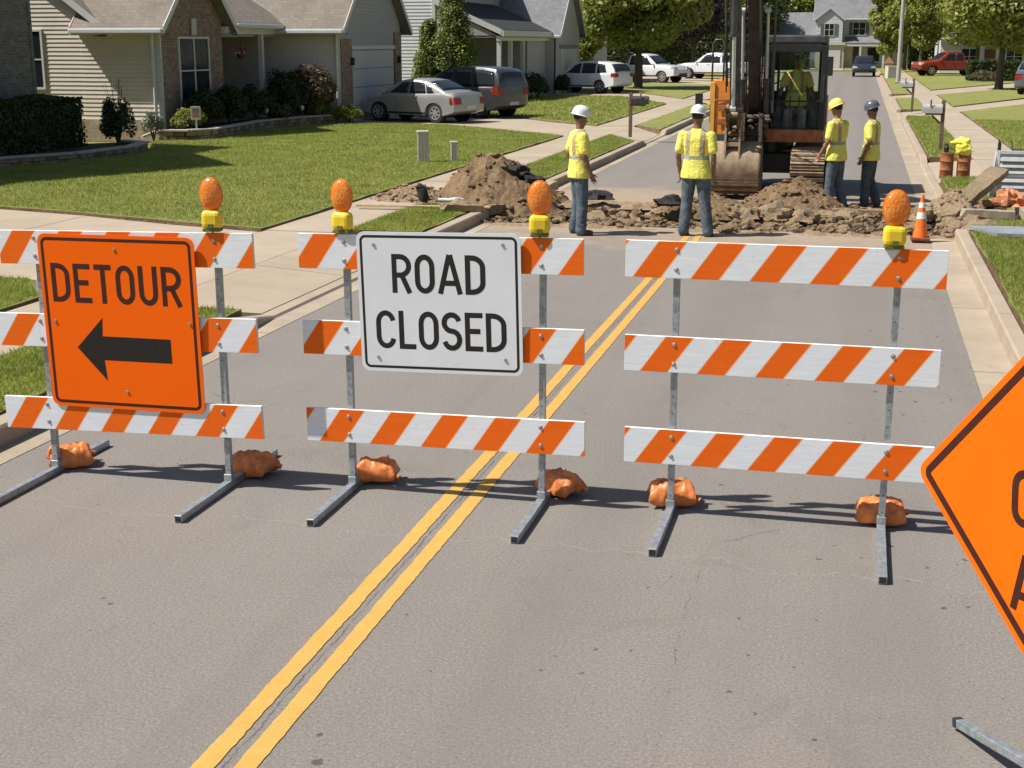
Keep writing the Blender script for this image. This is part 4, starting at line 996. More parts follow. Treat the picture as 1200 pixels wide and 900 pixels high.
# travel levers, counterweight
b = MB(); b.prism([(-1.05, 1.25), (1.0, 1.25), (.7, 1.68), (-.75, 1.68)], 1.0, 1.55); b.build('counterweight', M['dgrey'], ex, bevel=.05)
M['greyjeans'] = m_denim('light_grey_trousers', (.33, .34, .35))
op = person('person', (-1.19, 26.92, .78), R(180), 'digger operator in a yellow hi-vis vest sitting inside the cab', None, 'greyjeans', 'skin_dark', 0, R(-6),
    legs=[[(-.1, .02, .72), (-.13, .42, .70), (-.14, .46, .30)], [(.1, .02, .72), (.13, .42, .70), (.14, .46, .30)]],
    arms=[[(-.2, .0, 1.42), (-.29, .06, 1.16), (-.28, .30, 1.10)], [(.2, .0, 1.42), (.29, .06, 1.16), (.28, .30, 1.10)]], h=1.72, lean=.0)

# ------------------------------------------------------------------ dig site
def hfield(name, x0, x1, y0, y1, nx, ny, fn, m_, label=None, cat=None, kind=None, loc=None, skirt=True):
    b = MB(); vs = []
    for j in range(ny+1):
        for i in range(nx+1):
            x = x0+(x1-x0)*i/nx; y = y0+(y1-y0)*j/ny; vs.append((x, y, fn(x, y)))
    fs = [(j*(nx+1)+i, j*(nx+1)+i+1, (j+1)*(nx+1)+i+1, (j+1)*(nx+1)+i) for j in range(ny) for i in range(nx)]
    b.add(vs, fs); o = b.build(name, m_, smooth=35, loc=loc or ((x0+x1)/2, (y0+y1)/2, 0), world=True)
    return tag(o, label, cat, kind=kind)
def fbm(x, y, s, o=4):
    a = 0; k = 1.
    for i in range(o): a += k*noise.noise(V((x*s, y*s, i*7.3))); s *= 2.1; k *= .5
    return a
def sm(a, b, x): t = max(0, min(1, (x-a)/(b-a))); return t*t*(3-2*t)
def trench(x, y):
    e = min(sm(HY0-.25, HY0+.1, y+.12*fbm(x, 0, 1.2)), 1-sm(HY1-.35, HY1+.15, y+.15*fbm(x, 5, 1.2)))
    e *= min(sm(-6.1, -5.4, x), 1-sm(1.2, 1.75, x))
    z = .035-.42*e*(1-.65*sm(-2.6, -1.6, x)*(1-sm(-.9, .2, x)))
    r = math.exp(-((y-20.95-.1*fbm(x, 2, .8))/.22)**2)*.16*(.6+fbm(x, 9, 1.5)) + math.exp(-((y-22.95)/.3)**2)*.06*(1 if x > -2.4 else .2)*(.4+fbm(x, 3, 1.9))
    edge = min(sm(-6.9, -6.2, x), 1-sm(1.9, 2.5, x), sm(20.15, 20.6, y), 1-sm(23.5, 24.3, y))
    z = z+max(0, r)*.9+.05*fbm(x, y, 3.2)+.03*fbm(x, y, 9)
    if x > 1.3 or x < -5.75: z += .10*sm(1.3, 1.6, abs(x) if x > 0 else 1.6)
    return z*edge-.03*(1-edge)
hfield('excavated_soil', -7.0, 2.6, 20.1, 24.4, 300, 130, trench, M['sand'], 'dug up sandy soil of the trench across the street', 'soil', 'stuff')
def heap(cx, cy, rx, ry, h, seed, fr=2.3):
    def f(x, y):
        d = math.sqrt(((x-cx)/rx)**2+((y-cy)/ry)**2); d += .20*fbm(x+seed*2, y, .9, 2)+.07*fbm(x, y+seed, 3., 2)
        d = max(0., d); n = fbm(x+seed, y, fr, 5); rg_ = 1-2*abs(noise.noise(V((x*2.2+seed, y*2.2, 1.))))
        if d >= 1.12: return -.08
        base = h*max(0, 1-d**1.35)
        return base*(1+.16*n+.12*rg_)+.07*h*fbm(x, y+seed, 5, 3)*(1.1-d)+.035*fbm(x, y, 13, 2)-.07*sm(.92, 1.12, d)
    return f
def heap_obj(cx, cy, rx, ry, h, seed, z0, m_, label, name='dirt_pile', clods=150):
    f = heap(cx, cy, rx, ry, h, seed); b = MB(); nx = ny = 110; x0, x1, y0, y1 = cx-rx*1.2, cx+rx*1.2, cy-ry*1.2, cy+ry*1.2
    b.add([(x0+(x1-x0)*i/nx, y0+(y1-y0)*j/ny, f(x0+(x1-x0)*i/nx, y0+(y1-y0)*j/ny)) for j in range(ny+1) for i in range(nx+1)], [(j*(nx+1)+i, j*(nx+1)+i+1, (j+1)*(nx+1)+i+1, (j+1)*(nx+1)+i) for j in range(ny) for i in range(nx)])
    rr = random.Random(int(seed*10)); k = 0
    while k < clods:
        a = rr.uniform(0, 6.28); q = math.sqrt(rr.random())*1.08; x, y = cx+rx*q*math.cos(a), cy+ry*q*math.sin(a); z = f(x, y); k += 1
        if z < -.03: continue
        r_ = min(.11, .018+abs(rr.gauss(0, .03)))*(.6+.5*h); rock(b, x, y, z+r_*.2, r_, k*1.7)
    o = b.build(name, m_, smooth=32, loc=(cx, cy, 0), world=True); o.location.z = z0; return tag(o, label, 'dirt pile')
heap_obj(-6.0, 22.9, 1.12, 1.3, .76, 3., .02, M['soil'], 'tall brown dirt pile on the left verge beside the broken kerb')
heap_obj(-1.05, 23.75, 1.0, .80, .47, 9., .0, M['soil'], 'brown mound of dug earth in front of the digger track, right of the bucket')
heap_obj(-2.4, 23.1, .95, .5, .24, 5., .0, M['soil'], 'low spill of earth under the digger bucket')
heap_obj(-7.35, 22.3, .75, .5, .28, 7., .10, M['sand'], 'small tan spill of soil on the left pavement')
b = MB(); rr = random.Random(11)
for k in range(900):
    t_ = rr.random()
    if t_ < .66: x = rr.uniform(-5.7, 1.6); y = rr.gauss(21.1, .22)
    elif t_ < .92: x = rr.uniform(-1.9, 1.4); y = rr.gauss(22.2, .5)
    else: x = rr.uniform(-5.6, 1.5); y = rr.gauss(22.7, .25)
    r_ = min(.13 if x > -2.2 else .085, abs(rr.gauss(0, .045))+.016)
    rock(b, x, y, max(-.03, trench(x, y))+r_*.25, r_, k, 0 if rr.random() < .72 else 1)
tag(b.build('rubble', [m_dirt('clod_soil', (.20, .135, .075), (.38, .27, .165)), M['soil_dark']]), 'loose stones and clods of earth strewn along the trench', 'rubble', kind='stuff')
def chunk(name, pts, z0, h, m_, T, label, cat, group=None, jag=.02):
    b = MB(); rr = random.Random(hash(label) % 1000 if 0 else len(label)); b.prism(pts, 0, h)
    b.v = [(v[0]+rr.uniform(-jag, jag), v[1]+rr.uniform(-jag, jag), v[2]+rr.uniform(-jag, jag)*.6) for v in b.v]
    # keep coincident vertices together
    half = {}
    o = b.build(name, m_); md = o.modifiers.new('w', 'WELD'); md.merge_threshold = jag*2.2 if jag else .001
    o.matrix_world = T; return tag(o, label, cat, group)
M['asph_chunk'] = m_dirt('broken_asphalt', (.025, .025, .025), (.09, .088, .085)); M['conc_chunk'] = m_dirt('broken_concrete', (.26, .19, .115), (.44, .33, .22))
def lump(name, loc, r, seed, m_, label, cat='rubble', group=None):
    b = MB(); b.ell((0, 0, r[2]*.8), r, 18, 12, amp=.3, fr=1.6, seed=seed, zmin=0); b2 = b.build(name, m_, smooth=28, loc=loc); return tag(b2, label, cat, group)
AC = 'black chunks of broken asphalt'
lump('asphalt_chunk', (-4.3, 23.1, .02), (.27, .2, .15), 4., M['asph_chunk'], 'black asphalt chunk lying alone between the two left workers', 'asphalt chunk', AC)
lump('asphalt_chunk', (-2.98, 22.5, .02), (.26, .2, .15), 14., M['asph_chunk'], 'black asphalt chunk at the left of the worker facing the bucket', 'asphalt chunk', AC)
HP = heap(-6.0, 22.9, 1.12, 1.3, .76, 3.)
lump('asphalt_chunk', (-5.35, 22.75, HP(-5.35, 22.75)-.04), (.24, .2, .15), 34., M['asph_chunk'], 'black asphalt lump on the right slope of the tall dirt pile', 'asphalt chunk', AC)
lump('asphalt_chunk', (-5.62, 22.7, HP(-5.62, 22.7)-.03), (.2, .16, .13), 44., M['asph_chunk'], 'black asphalt lump near the top of the tall dirt pile', 'asphalt chunk', AC)
for k, (x, y, r_, lb) in enumerate(((-1.55, 21.75, .20, 'pale boulder in the trench left of the mound foot'), (-1.2, 21.65, .24, 'largest pale boulder in the trench below the mound'), (-.72, 21.6, .2, 'pale boulder in the trench below the yellow hard hat worker'), (1.05, 22.1, .2, 'tan boulder behind the traffic cone'), (-3.6, 21.7, .12, 'tan boulder in the trench behind the two left workers'))):
    lump('boulder', (x, y, -.08), (r_, r_*.8, r_*.9), 50.+k*3, M['conc_chunk'], lb, 'boulder', 'boulders turned up from the trench')
# laid pipe section / pale kerb base across the right side
b = MB(); b.b2(-.35, 1.1, 22.95, 23.08, .02, .10); tag(b.build('concrete_strip', M['conc_chunk'], loc=(.4, 23, 0), world=True, bevel=.012), 'pale concrete strip laid across the street by the right workers feet', 'concrete strip')
# broken kerb pieces left
def slab_obj(name, L, W, H_, loc, rot, m_, label, cat, group=None):
    b = MB(); n = 10; vs = []; rr = random.Random(len(label)*3)
    for i in range(n+1):
        for (y, z) in ((-W/2, 0), (W/2, 0), (W/2, H_), (-W/2, H_)):
            e = .3*W if i in (0, n) else .04*W
            vs.append((-L/2+L*i/n+(rr.uniform(-e, e) if i in (0, n) else 0), y+rr.uniform(-.05, .05)*W, z+rr.uniform(-.06, .06)*H_))
    fs = []
    for i in range(n):
        for k in range(4): fs.append((4*i+k, 4*i+(k+1) % 4, 4*i+4+(k+1) % 4, 4*i+4+k))
    fs += [(3, 2, 1, 0), (4*n, 4*n+1, 4*n+2, 4*n+3)]
    b.add(vs, fs); o = b.build(name, m_, bevel=.01); o.location = loc; o.rotation_euler = rot; return tag(o, label, cat, group)
KG = 'broken lengths of kerb beside the trench'
slab_obj('kerb_piece', 1.5, .17, .16, (-5.72, 21.75, .0), (0, R(3), R(84)), M['conc_chunk'], 'broken kerb length tilting into the trench under the left pile', 'kerb piece', KG)
slab_obj('kerb_piece', 1.3, .16, .16, (-5.6, 24.75, .02), (0, R(-2), R(86)), M['kerb'], 'loose kerb length right of the tall dirt pile', 'kerb piece', KG)
slab_obj('wooden_board', 2.2, .10, .035, (-6.75, 20.95, .17), (0, 0, R(4)), mat('raw_timber', (.42, .30, .19), .8, 0, .2, 12), 'thin tan board lying on the left verge near the kerb', 'board')
slab_obj('kerb_piece', .62, .22, .10, (-6.0, 20.7, .17), (0, R(4), R(30)), M['conc_chunk'], 'flat pale kerb fragment on the left verge edge', 'kerb piece', KG)
# black corrugated pipe elbow
b = MB(); pts = [(-.22, .05, .18), (-.10, .02, .15), (.0, 0, .10), (.06, 0, .06)]
b.path([(-.20, 0, .34), (-.16, 0, .28), (-.12, 0, .22), (-.10, 0, .14), (-.12, 0, .07)], [.05, .075, .085, .085, .08], 14); 
for q in ((-.18, .31), (-.14, .25), (-.11, .18), (-.11, .11)): b.ell((q[0], 0, q[1]), (.09, .088, .014), 14, 5)
o = b.build('drain_pipe', M['rubber'], smooth=40, loc=(-6.75, 21.35, .15)); tag(o, 'short black pipe end standing on the grass left of the dirt pile', 'pipe')
b = MB(); b.path([(0, 0, .05), (.18, .03, .05), (.30, .0, .07), (.40, .10, .05)], .035, 10); o = b.build('plastic_pipe', M['white'], smooth=40, loc=(-6.66, 21.5, .18)); tag(o, 'short white pipe lying between the black pipe end and the dirt pile', 'pipe')
# right side heap, leaning slab, louvred box, plate, debris
slab_obj('concrete_slab', 2.3, .30, .14, (1.86, 23.1, .36), (R(8), R(-13), R(66)), M['conc_chunk'], 'long tan concrete slab leaning up against the grey louvred box', 'concrete slab')
slab_obj('kerb_piece', .75, .15, .12, (1.98, 21.95, .15), (0, R(2), R(6)), M['kerb'], 'pale kerb length lying in front of the dark hole on the right verge', 'kerb piece', KG)
slab_obj('kerb_piece', .8, .18, .16, (1.5, 22.5, .10), (R(12), R(-14), R(58)), M['kerb'], 'tilted kerb length at the right end of the trench', 'kerb piece', KG)
slab_obj('kerb_piece', .7, .16, .14, (1.42, 24.0, .08), (R(-8), R(8), R(100)), M['kerb'], 'loose kerb length behind the traffic cone', 'kerb piece', KG)
slab_obj('kerb_piece', .6, .18, .14, (1.68, 21.35, .06), (R(5), R(-8), R(75)), M['conc_chunk'], 'cracked kerb end beside the steel plate', 'kerb piece', KG)
heap_obj(1.55, 22.7, .62, .9, .40, 21., .02, M['sand'], 'tan heap of soil at the right kerb behind the traffic cone')
heap_obj(2.15, 23.2, .45, .45, .14, 25., .02, M['soil_dark'], 'dark soil mound standing in for the dark hole under the leaning concrete slab')  # low raised mound; its dark colour stands in for the shade inside a hole
lb = empty('louvred_box', (2.60, 24.95, .13), R(-4), 'grey metal box with louvred front on the right verge, tools lying on top', 'equipment box')
b = MB(); b.b2(-.255, .255, .0, .45, 0, .80); b.build('housing', mat('grey_sheet_metal', (.42, .43, .44), .5, .2, .15, 6), lb, bevel=.01)
b = MB()
for q in ((-.265, -.215), (.215, .265)): b.b2(q[0], q[1], -.025, .0, 0, .82)
b.b2(-.214, .214, -.025, 0, .76, .82); b.b2(-.214, .214, -.025, 0, .0, .05); b.b2(-.214, .214, -.025, 0, .37, .42); b.build('front_frame', mat('light_sheet_metal', (.60, .60, .58), .5, .2, .1, 6), lb, bevel=.005)
for k in range(6):
    b = MB(); z = .08+k*.105+(.04 if k > 2 else 0); b.add([(-.212, -.001, z+.085), (.212, -.001, z+.085), (.212, -.045, z), (-.212, -.045, z), (-.212, -.001, z+.075), (.212, -.001, z+.075), (.212, -.04, z-.008), (-.212, -.04, z-.008)], [(0, 1, 2, 3), (7, 6, 5, 4), (3, 2, 6, 7), (0, 3, 7, 4), (1, 5, 6, 2)]); b.build('louvre', mat('grey_sheet_metal', (0, 0, 0)), lb)
b = MB(); b.add([(-.268, 0, 0), (-.27, .0, .8), (-.36, -.25, 0), (-.38, -.25, .02), (-.31, 0, .8)], [(0, 2, 1), (2, 3, 4, 1), (3, 0, 4), (0, 3, 2), (0, 1, 4)]); b.build('side_flap', mat('light_sheet_metal', (0, 0, 0)), lb)
b = MB(); b.tube((0, 0, 0), (0, 0, .15), .03, n=10); b.tube((0, 0, .15), (-.02, 0, .21), .02, .008, n=8); tag(b.build('spray_can', M['black'], loc=(2.38, 25.2, .915)), 'small black bottle on the left end of the louvred box', 'bottle')
b = MB(); b.b2(-.10, .10, -.03, .03, 0, .05); b.tube((-.08, 0, .05), (-.12, 0, .2), .012, n=8); tag(b.build('hand_tool', M['dgrey'], loc=(2.68, 25.2, .915), bevel=.01), 'dark hand tool lying on the right end of the louvred box', 'tool')
b = MB(); b.prism([(-.45, .25), (-.12, -.52), (1.5, -.44), (1.5, .42)], 0, .05); o = b.build('steel_plate', mat('road_plate_steel', (.40, .43, .46), .45, .45, .15, 5, .1, 30), loc=(2.03, 20.1, .17), bevel=.006); tag(o, 'grey steel road plate lying on the right verge grass', 'steel plate')
M['tarp'] = mat('orange_brown_tarp', (.50, .20, .09), .6, 0, .5, 7, .5, 20)
for k, (x, y, z, r, lb_) in enumerate(((2.32, 22.5, .14, (.22, .18, .22), 'crumpled orange debris sack, left one of the three by the louvred box'), (2.66, 22.35, .14, (.25, .2, .21), 'crumpled orange debris sack, middle one of the three by the louvred box'), (3.05, 22.5, .14, (.28, .2, .25), 'crumpled orange debris sack, right one of the three by the louvred box'))):
    b = MB(); b.ell((0, 0, r[2]*.7), r, 26, 16, amp=.35, fr=2.4, seed=60.+k*5, zmin=0); o = b.build('debris_sack', M['tarp'], smooth=25, loc=(x, y, z)); tag(o, lb_, 'debris sack', 'orange debris sacks on the right verge')
# steel drums with a vest thrown over
M['rust'] = mat('rusty_orange', (.34, .115, .045), .7, .1, .45, 14, .15, 40)
DG = 'rusty orange drums on the right verge'
for x, lb_ in ((1.73, 'rusty orange drum on the right verge, left one under the yellow vest'), (2.05, 'dark rusty drum on the right verge, right one under the yellow vest')):
    t = empty('steel_drum', (x, 28.5, .13), 0, lb_, 'drum', DG)
    b = MB(); b.lathe([(.125, 0), (.13, .01), (.127, .16), (.135, .17), (.127, .18), (.127, .33), (.135, .34), (.127, .35), (.128, .49), (.133, .5), (.125, .505)], 20); b.build('barrel', M['rust'], t, smooth=40)
    b = MB(); b.lathe([(.118, .505), (.118, .512), (.03, .515)], 20); b.build('lid', M['mud2'], t)
b = MB(); b.lathe([(.05, 0), (.055, .08), (.03, .13), (.028, .16)], 12); tag(b.build('bottle', M['black'], loc=(1.70, 28.48, .652)), 'dark bottle standing on the left drum', 'bottle')
def vest(b):
    b.ell((0, 0, .10), (.17, .10, .13), 16, 10, amp=.25, fr=2.2, seed=3.); b.ell((.02, -.06, .02), (.15, .06, .14), 16, 10, amp=.2, fr=3, seed=8.); b.ell((-.15, -.02, .14), (.10, .04, .035), 12, 8, amp=.2, seed=2.)
o = remesh('safety_vest', vest, .012, mat('plain_hi_vis', (.84, .76, .10), .75, 0, .15, 12, .5, 30), None, 2, 'bright yellow safety vest heaped on top of the two rusty drums', (2.0, 28.45, .70)); o['category'] = 'safety vest'
# traffic cone
tc = empty('traffic_cone', (.93, 20.05, .03), 0, 'orange traffic cone with two white bands beside the right kerb', 'traffic cone'); tc.scale = (.92, .92, .92)
def cone_part(nm, z0, z1, m_, e=0):
    rr_ = lambda z: .112-(z-.05)/.65*.092+e
    b = MB(); b.lathe([(rr_(z0), z0), (rr_(z1), z1)], 24); b.build(nm, m_, tc, smooth=40)
M['cone'] = mat('cone_orange', (.85, .17, .02), .45, 0, .15, 12); cone_part('body', .05, .70, M['cone'])
b = MB(); b.b2(-.145, .145, -.145, .145, 0, .05); b.build('base', mat('cone_base', (.20, .055, .02), .7, 0, .3, 20), tc, bevel=.015)
cone_part('reflective_band', .33, .43, mat('cone_white', (.75, .75, .73), .5), .003); cone_part('reflective_band', .50, .58, mat('cone_white', (0, 0, 0)), .003)

# ------------------------------------------------------------------ street furniture
def mailbox(x, y, h, side, m_box, label, arm=True):
    t = empty('mailbox', (x, y, LZ-.01), 0, label, 'mailbox', 'kerbside mailboxes on posts'); s = side
    b = MB(); b.b2(-.045, .045, -.045, .045, 0, h+.06); b.build('post', mat('mailbox_post_timber', (.16, .10, .065), .8, 0, .2, 10), t, bevel=.005)
    b = MB(); b.b2(min(0, s*.42), max(0, s*.42), -.045, .045, h-.30, h-.255)
    if arm: b.box((s*.13, 0, h-.43), (.34, .05, .05), T=Matrix.Translation((s*.13, 0, h-.43)) @ Matrix.Rotation(s*R(-42), 4, 'Y') @ Matrix.Translation((-s*.13, 0, -(h-.43))))
    b.build('bracket', mat('mailbox_post_timber', (0, 0, 0)), t)
    b = MB(); w = .105; pr = [(-w, 0), (w, 0), (w, .12)]+[(math.cos(R(a))*w, .12+math.sin(R(a))*w) for a in range(15, 180, 15)]+[(-w, .12)]
    vs = [(s*.02, p[0], h-.255+p[1]) for p in pr]+[(s*.50, p[0], h-.255+p[1]) for p in pr]; n = len(pr)
    b.add(vs, [tuple(range(n)), tuple(range(2*n-1, n-1, -1))]+[(i, (i+1) % n, n+(i+1) % n, n+i) for i in range(n)]); b.build('box', m_box, t, smooth=35)
    b = MB(); b.b2(s*.5, s*.507, -w*.9, w*.9, h-.24, h-.06); b.build('door', m_box, t); b = MB(); b.b2(s*.3-.02, s*.3+.02, -w-.012, -w-.004, h-.1, h+.07); b.build('flag', mat('flag_grey', (.12, .10, .09), .5), t)
    return t
mg = mat('mailbox_grey', (.42, .42, .40), .5, .1, .1, 5)
mailbox(-6.28, 38.75, 1.17, 1, mat('mailbox_black', (.035, .035, .04), .4), 'black mailbox on a brown post on the left verge behind the workers', False)
mailbox(1.98, 35.6, 1.17, -1, mg, 'grey mailbox on a braced post on the right verge, nearer of two')
mailbox(1.93, 55.5, 1.2, -1, mg, 'grey mailbox on the right verge, farther one by the lamp pole')
# street lamp pole
t = empty('street_lamp', (2.29, 94.5, LZ), 0, 'tall pale grey street lamp pole on the right pavement edge', 'street lamp')
b = MB(); b.tube((0, 0, 0), (0, 0, 9.2), .15, .09, n=16); b.build('pole', mat('lamp_pole', (.42, .39, .36), .6, .1, .08, 3), t, smooth=40)
b = MB(); b.path([(0, 0, 9.1), (-.5, 0, 9.6), (-1.6, 0, 9.8)], .05, 8); b.build('arm', mat('lamp_pole', (0, 0, 0)), t, smooth=True)
b = MB(); b.b2(-2.3, -1.6, -.15, .15, 9.7, 9.85); b.build('lamp_head', M['dgrey'], t, bevel=.05)
b = MB(); b.b2(-.22, .22, -.22, .22, 0, .12); b.build('base', M['kerb'], t, bevel=.02)
# peaked letter box on post and grey utility box far right
t = empty('birdhouse_mailbox', (1.5+.55, 118.5, LZ), 0, 'far tan mailbox with a pointed brown roof on a post', 'mailbox')
b = MB(); b.b2(-.12, .12, -.1, .1, 0, .55); b.build('post', mat('mailbox_post_timber', (0, 0, 0)), t); b = MB(); b.b2(-.3, .3, -.25, .25, .55, .95); b.build('box', mat('tan_box', (.5, .38, .24), .7), t, bevel=.02)
b = MB(); b.add([(-.42, -.35, .93), (.42, -.35, .93), (.42, .35, .93), (-.42, .35, .93), (0, 0, 1.5)], [(0, 1, 4), (1, 2, 4), (2, 3, 4), (3, 0, 4), (3, 2, 1, 0)]); b.build('roof', mat('brown_roof', (.22, .11, .05), .8), t)
def pedestal(nm, x, y, w, d, h, label, m_, ribs=True):
    t = empty(nm, (x, y, LZ-.01), R(20), label, 'utility box', 'pale utility pedestals on the lawn' if ribs else None)
    b = MB(); b.b2(-w/2, w/2, -d/2, d/2, 0, h*.92)
    if ribs:
        for k in range(4): xx = -w/2+w*(k+.5)/4; b.b2(xx-.008, xx+.008, -d/2-.008, -d/2, .04, h*.88)
    b.build('body', m_, t, bevel=.012); b = MB(); b.b2(-w/2-.015, w/2+.015, -d/2-.015, d/2+.015, h*.92, h); b.build('cap', m_, t, bevel=.02); return t
mp = mat('utility_plastic', (.50, .48, .43), .6, 0, .06, 6)
pedestal('utility_pedestal', -9.42, 29.35, .25, .2, .70, 'tall ribbed pale utility pedestal on the left lawn', mp); pedestal('utility_pedestal', -8.82, 29.75, .14, .14, .45, 'short pale utility pedestal on the left lawn', mp)
pedestal('utility_box', 2.1, 108, .75, .6, .9, 'square pale utility box far along the right verge', mat('pale_box', (.55, .52, .48), .6), False)

# ------------------------------------------------------------------ cars
M['tyre'] = mat('tyre_rubber', (.018, .018, .018), .8, 0, .2, 20); M['alloy'] = mat('alloy_wheel', (.50, .51, .52), .35, .6, .1, 8); M['carglass'] = mat('car_glass', (.02, .025, .03), .08, 0, .15, 1.2, spec=.45)
M['tail'] = mat('tail_lamp_red', (.28, .022, .01), .25, 0, .2, 20); M['head'] = mat('head_lamp', (.55, .57, .58), .12, .2, .1, 8); M['blackpl'] = mat('black_trim_plastic', (.02, .02, .022), .6)
def car(name, x, y, heading, spec, paint, label, cat, z=0., group=None, detail=True):
    """local +X is forward; spec holds the outline"""
    t = empty(name, (x, y, z), heading, label, cat, group); L, W, wr, wb = spec['L'], spec['W'], spec['wr'], spec['wb']
    xr, xf = -wb/2+spec.get('off', 0), wb/2+spec.get('off', 0)
    top = spec['top']; sill = spec.get('sill', .24)
    def arch(xc, r): return [(xc+math.cos(R(a))*r, max(sill, wr+math.sin(R(a))*r)) for a in range(-10, 191, 20)]
    ar = wr*1.16
    bot = [(-L/2+.10, sill+.10)]+[(xr-ar, sill)]+arch(xr, ar)[::-1]+[(xr+ar, sill)]+[(xf-ar, sill)]+arch(xf, ar)[::-1]+[(xf+ar, sill)]+[(L/2-.10, sill+.08)]
    prof = bot+top[::-1]
    secs = [(0, 1., 0.), (.5, .996, .0), (.78, .985, .01), (.90, .972, .03), (.965, .962, .065), (1., .955, .13)]
    b = MB(); n = len(prof); vs = []; ys = [-q[0] for q in secs[::-1]]+[q[0] for q in secs[1:]]; sc_ = secs[::-1]+secs[1:]
    zt = max(p[1] for p in prof)
    for yy, (_, sx, dz) in zip(ys, sc_):
        for p in prof:
            f = max(0, (p[1]-.55)/(zt-.55)); vs.append((p[0]*sx, yy*W/2, p[1]-dz*f*(1 if p[1] > .55 else 0)))
    fs = []
    for j in range(len(ys)-1):
        for i in range(n): fs.append((j*n+i, j*n+(i+1) % n, (j+1)*n+(i+1) % n, (j+1)*n+i))
    fs += [tuple(range(n-1, -1, -1)), tuple(range((len(ys)-1)*n, len(ys)*n))]
    b.add(vs, fs)
    if detail:
        for sx in (-1, 1):
            for xs in spec.get('seams', ()): b.b2(xs-.005, xs+.005, sx*W/2-.003, sx*W/2+.003, sill+.06, spec['belt']-.10, 1)
            b.b2(xr+ar, xf-ar, sx*W/2-.012, sx*W/2+.008, sill+.03, sill+.10, 1)
    b.build('body', [paint, M['blackpl']], t, smooth=32)
    # greenhouse: roofline swept across the body with tumblehome
    RL = spec['roof']; zb = spec['zb']; ztop = max(p[1] for p in RL); wb_, wt = W/2*.955, W/2*.74
    def wid(z): f = max(0, min(1, (z-zb)/(ztop-zb))); return wb_+(wt-wb_)*(f*.75+.25*f*f)
    def roofz(x):
        for (xa_, za_), (xb_, zb_) in zip(RL, RL[1:]):
            if xa_ <= x <= xb_: return za_+(zb_-za_)*(x-xa_)/(xb_-xa_)
        return RL[0][1] if x < RL[0][0] else RL[-1][1]
    b = MB(); vs = []; lv = (0, .35, .7, .9, 1.)
    for x_, z_ in RL:
        h_ = z_-(zb-.06); row = [(x_, -wid(zb-.06+h_*k)*(1 if k < 1 else .955), zb-.06+h_*k-(.012 if k == .9 else 0)) for k in lv]+[(x_, -wt*.5, z_+.022), (x_, 0, z_+.03), (x_, wt*.5, z_+.022)]
        row += [(p[0], -p[1], p[2]) for p in row[:5][::-1]]; vs += row
    m_n = 13; fs = [(i*m_n+k, i*m_n+k+1, (i+1)*m_n+k+1, (i+1)*m_n+k) for i in range(len(RL)-1) for k in range(m_n-1)]
    b.add(vs, fs); b.build('roof', paint, t, smooth=50)
    def gridm(fn, nu, nv):
        b = MB(); vs = [fn(i/nu, j/nv) for j in range(nv+1) for i in range(nu+1)]; b.add(vs, [(j*(nu+1)+i, j*(nu+1)+i+1, (j+1)*(nu+1)+i+1, (j+1)*(nu+1)+i) for j in range(nv) for i in range(nu)]); return b
    for s_ in (-1, 1):
        for (b0, b1, t0, t1) in spec['win']:
            def fn(u, v):
                x = (b0+(b1-b0)*u)*(1-v)+(t0+(t1-t0)*u)*v; zl_ = zb+.045; zt_ = max(zl_+.01, roofz(x)-.085); z = zl_+(zt_-zl_)*v
                return (x, s_*(wid(z)+.007), z)
            o = gridm(fn, 8, 4).build('side_window', M['carglass'], t, smooth=True); md = o.modifiers.new('s', 'SOLIDIFY'); md.thickness = .006; md.offset = 0
    for nm, (xa_, xb_) in (('rear_window', spec['rear']), ('windscreen', spec['front'])):
        def fn(u, v):
            x = xa_+(xb_-xa_)*v; z = roofz(x); w_ = min(wid(z)*.90, wid(z)-.07); y = w_*(2*u-1); sg = -1 if nm[0] == 'r' else 1
            return (x+sg*.012, y, z+.034-.03*(abs(2*u-1)**2.2))
        o = gridm(fn, 8, 5).build(nm, M['carglass'], t, smooth=True); md = o.modifiers.new('s', 'SOLIDIFY'); md.thickness = .01; md.offset = 0
    def P(u, v, s_): return (spec['front'][1]-.12, s_*wb_, zb+.04)
    # wheels
    for xx in (xr, xf):
        for s_ in (-1, 1):
            w = empty('wheel', (xx, s_*(W/2-.11), wr)); w.parent = t
            b = MB(); T = Matrix.Rotation(R(90), 4, 'X')
            b.lathe([(wr*.62, -.10), (wr*.93, -.10), (wr, -.07), (wr, .07), (wr*.93, .10), (wr*.62, .10)], 26, T=T); b.build('tyre', M['tyre'], w, smooth=35)
            b = MB(); b.lathe([(wr*.64, -.085), (wr*.66, .0), (wr*.64, .085)], 22, T=T, mi=1)
            for k in range(spec.get('spokes', 6)):
                a = 2*math.pi*k/spec.get('spokes', 6); TT = Matrix.Translation((0, s_*.095, 0)) @ Matrix.Rotation(-a, 4, 'Y'); b.box((wr*.34, 0, 0), (wr*.62, .02, wr*.17), 0, T=TT)
            b.tube((0, s_*.07, 0), (0, s_*.108, 0), wr*.17, n=12); b.path([(math.cos(R(q))*wr*.63, s_*.098, math.sin(R(q))*wr*.63) for q in range(0, 360, 18)], wr*.05, 6, closed=True)
            b.build('rim', [M['alloy'], M['blackpl']], w, smooth=35)
            b = MB(); b.tube((xx, s_*(W/2-.22), wr), (xx, s_*(W/2-.19), wr), ar*.98, n=20); b.build('wheel_well', M['blackpl'], t)
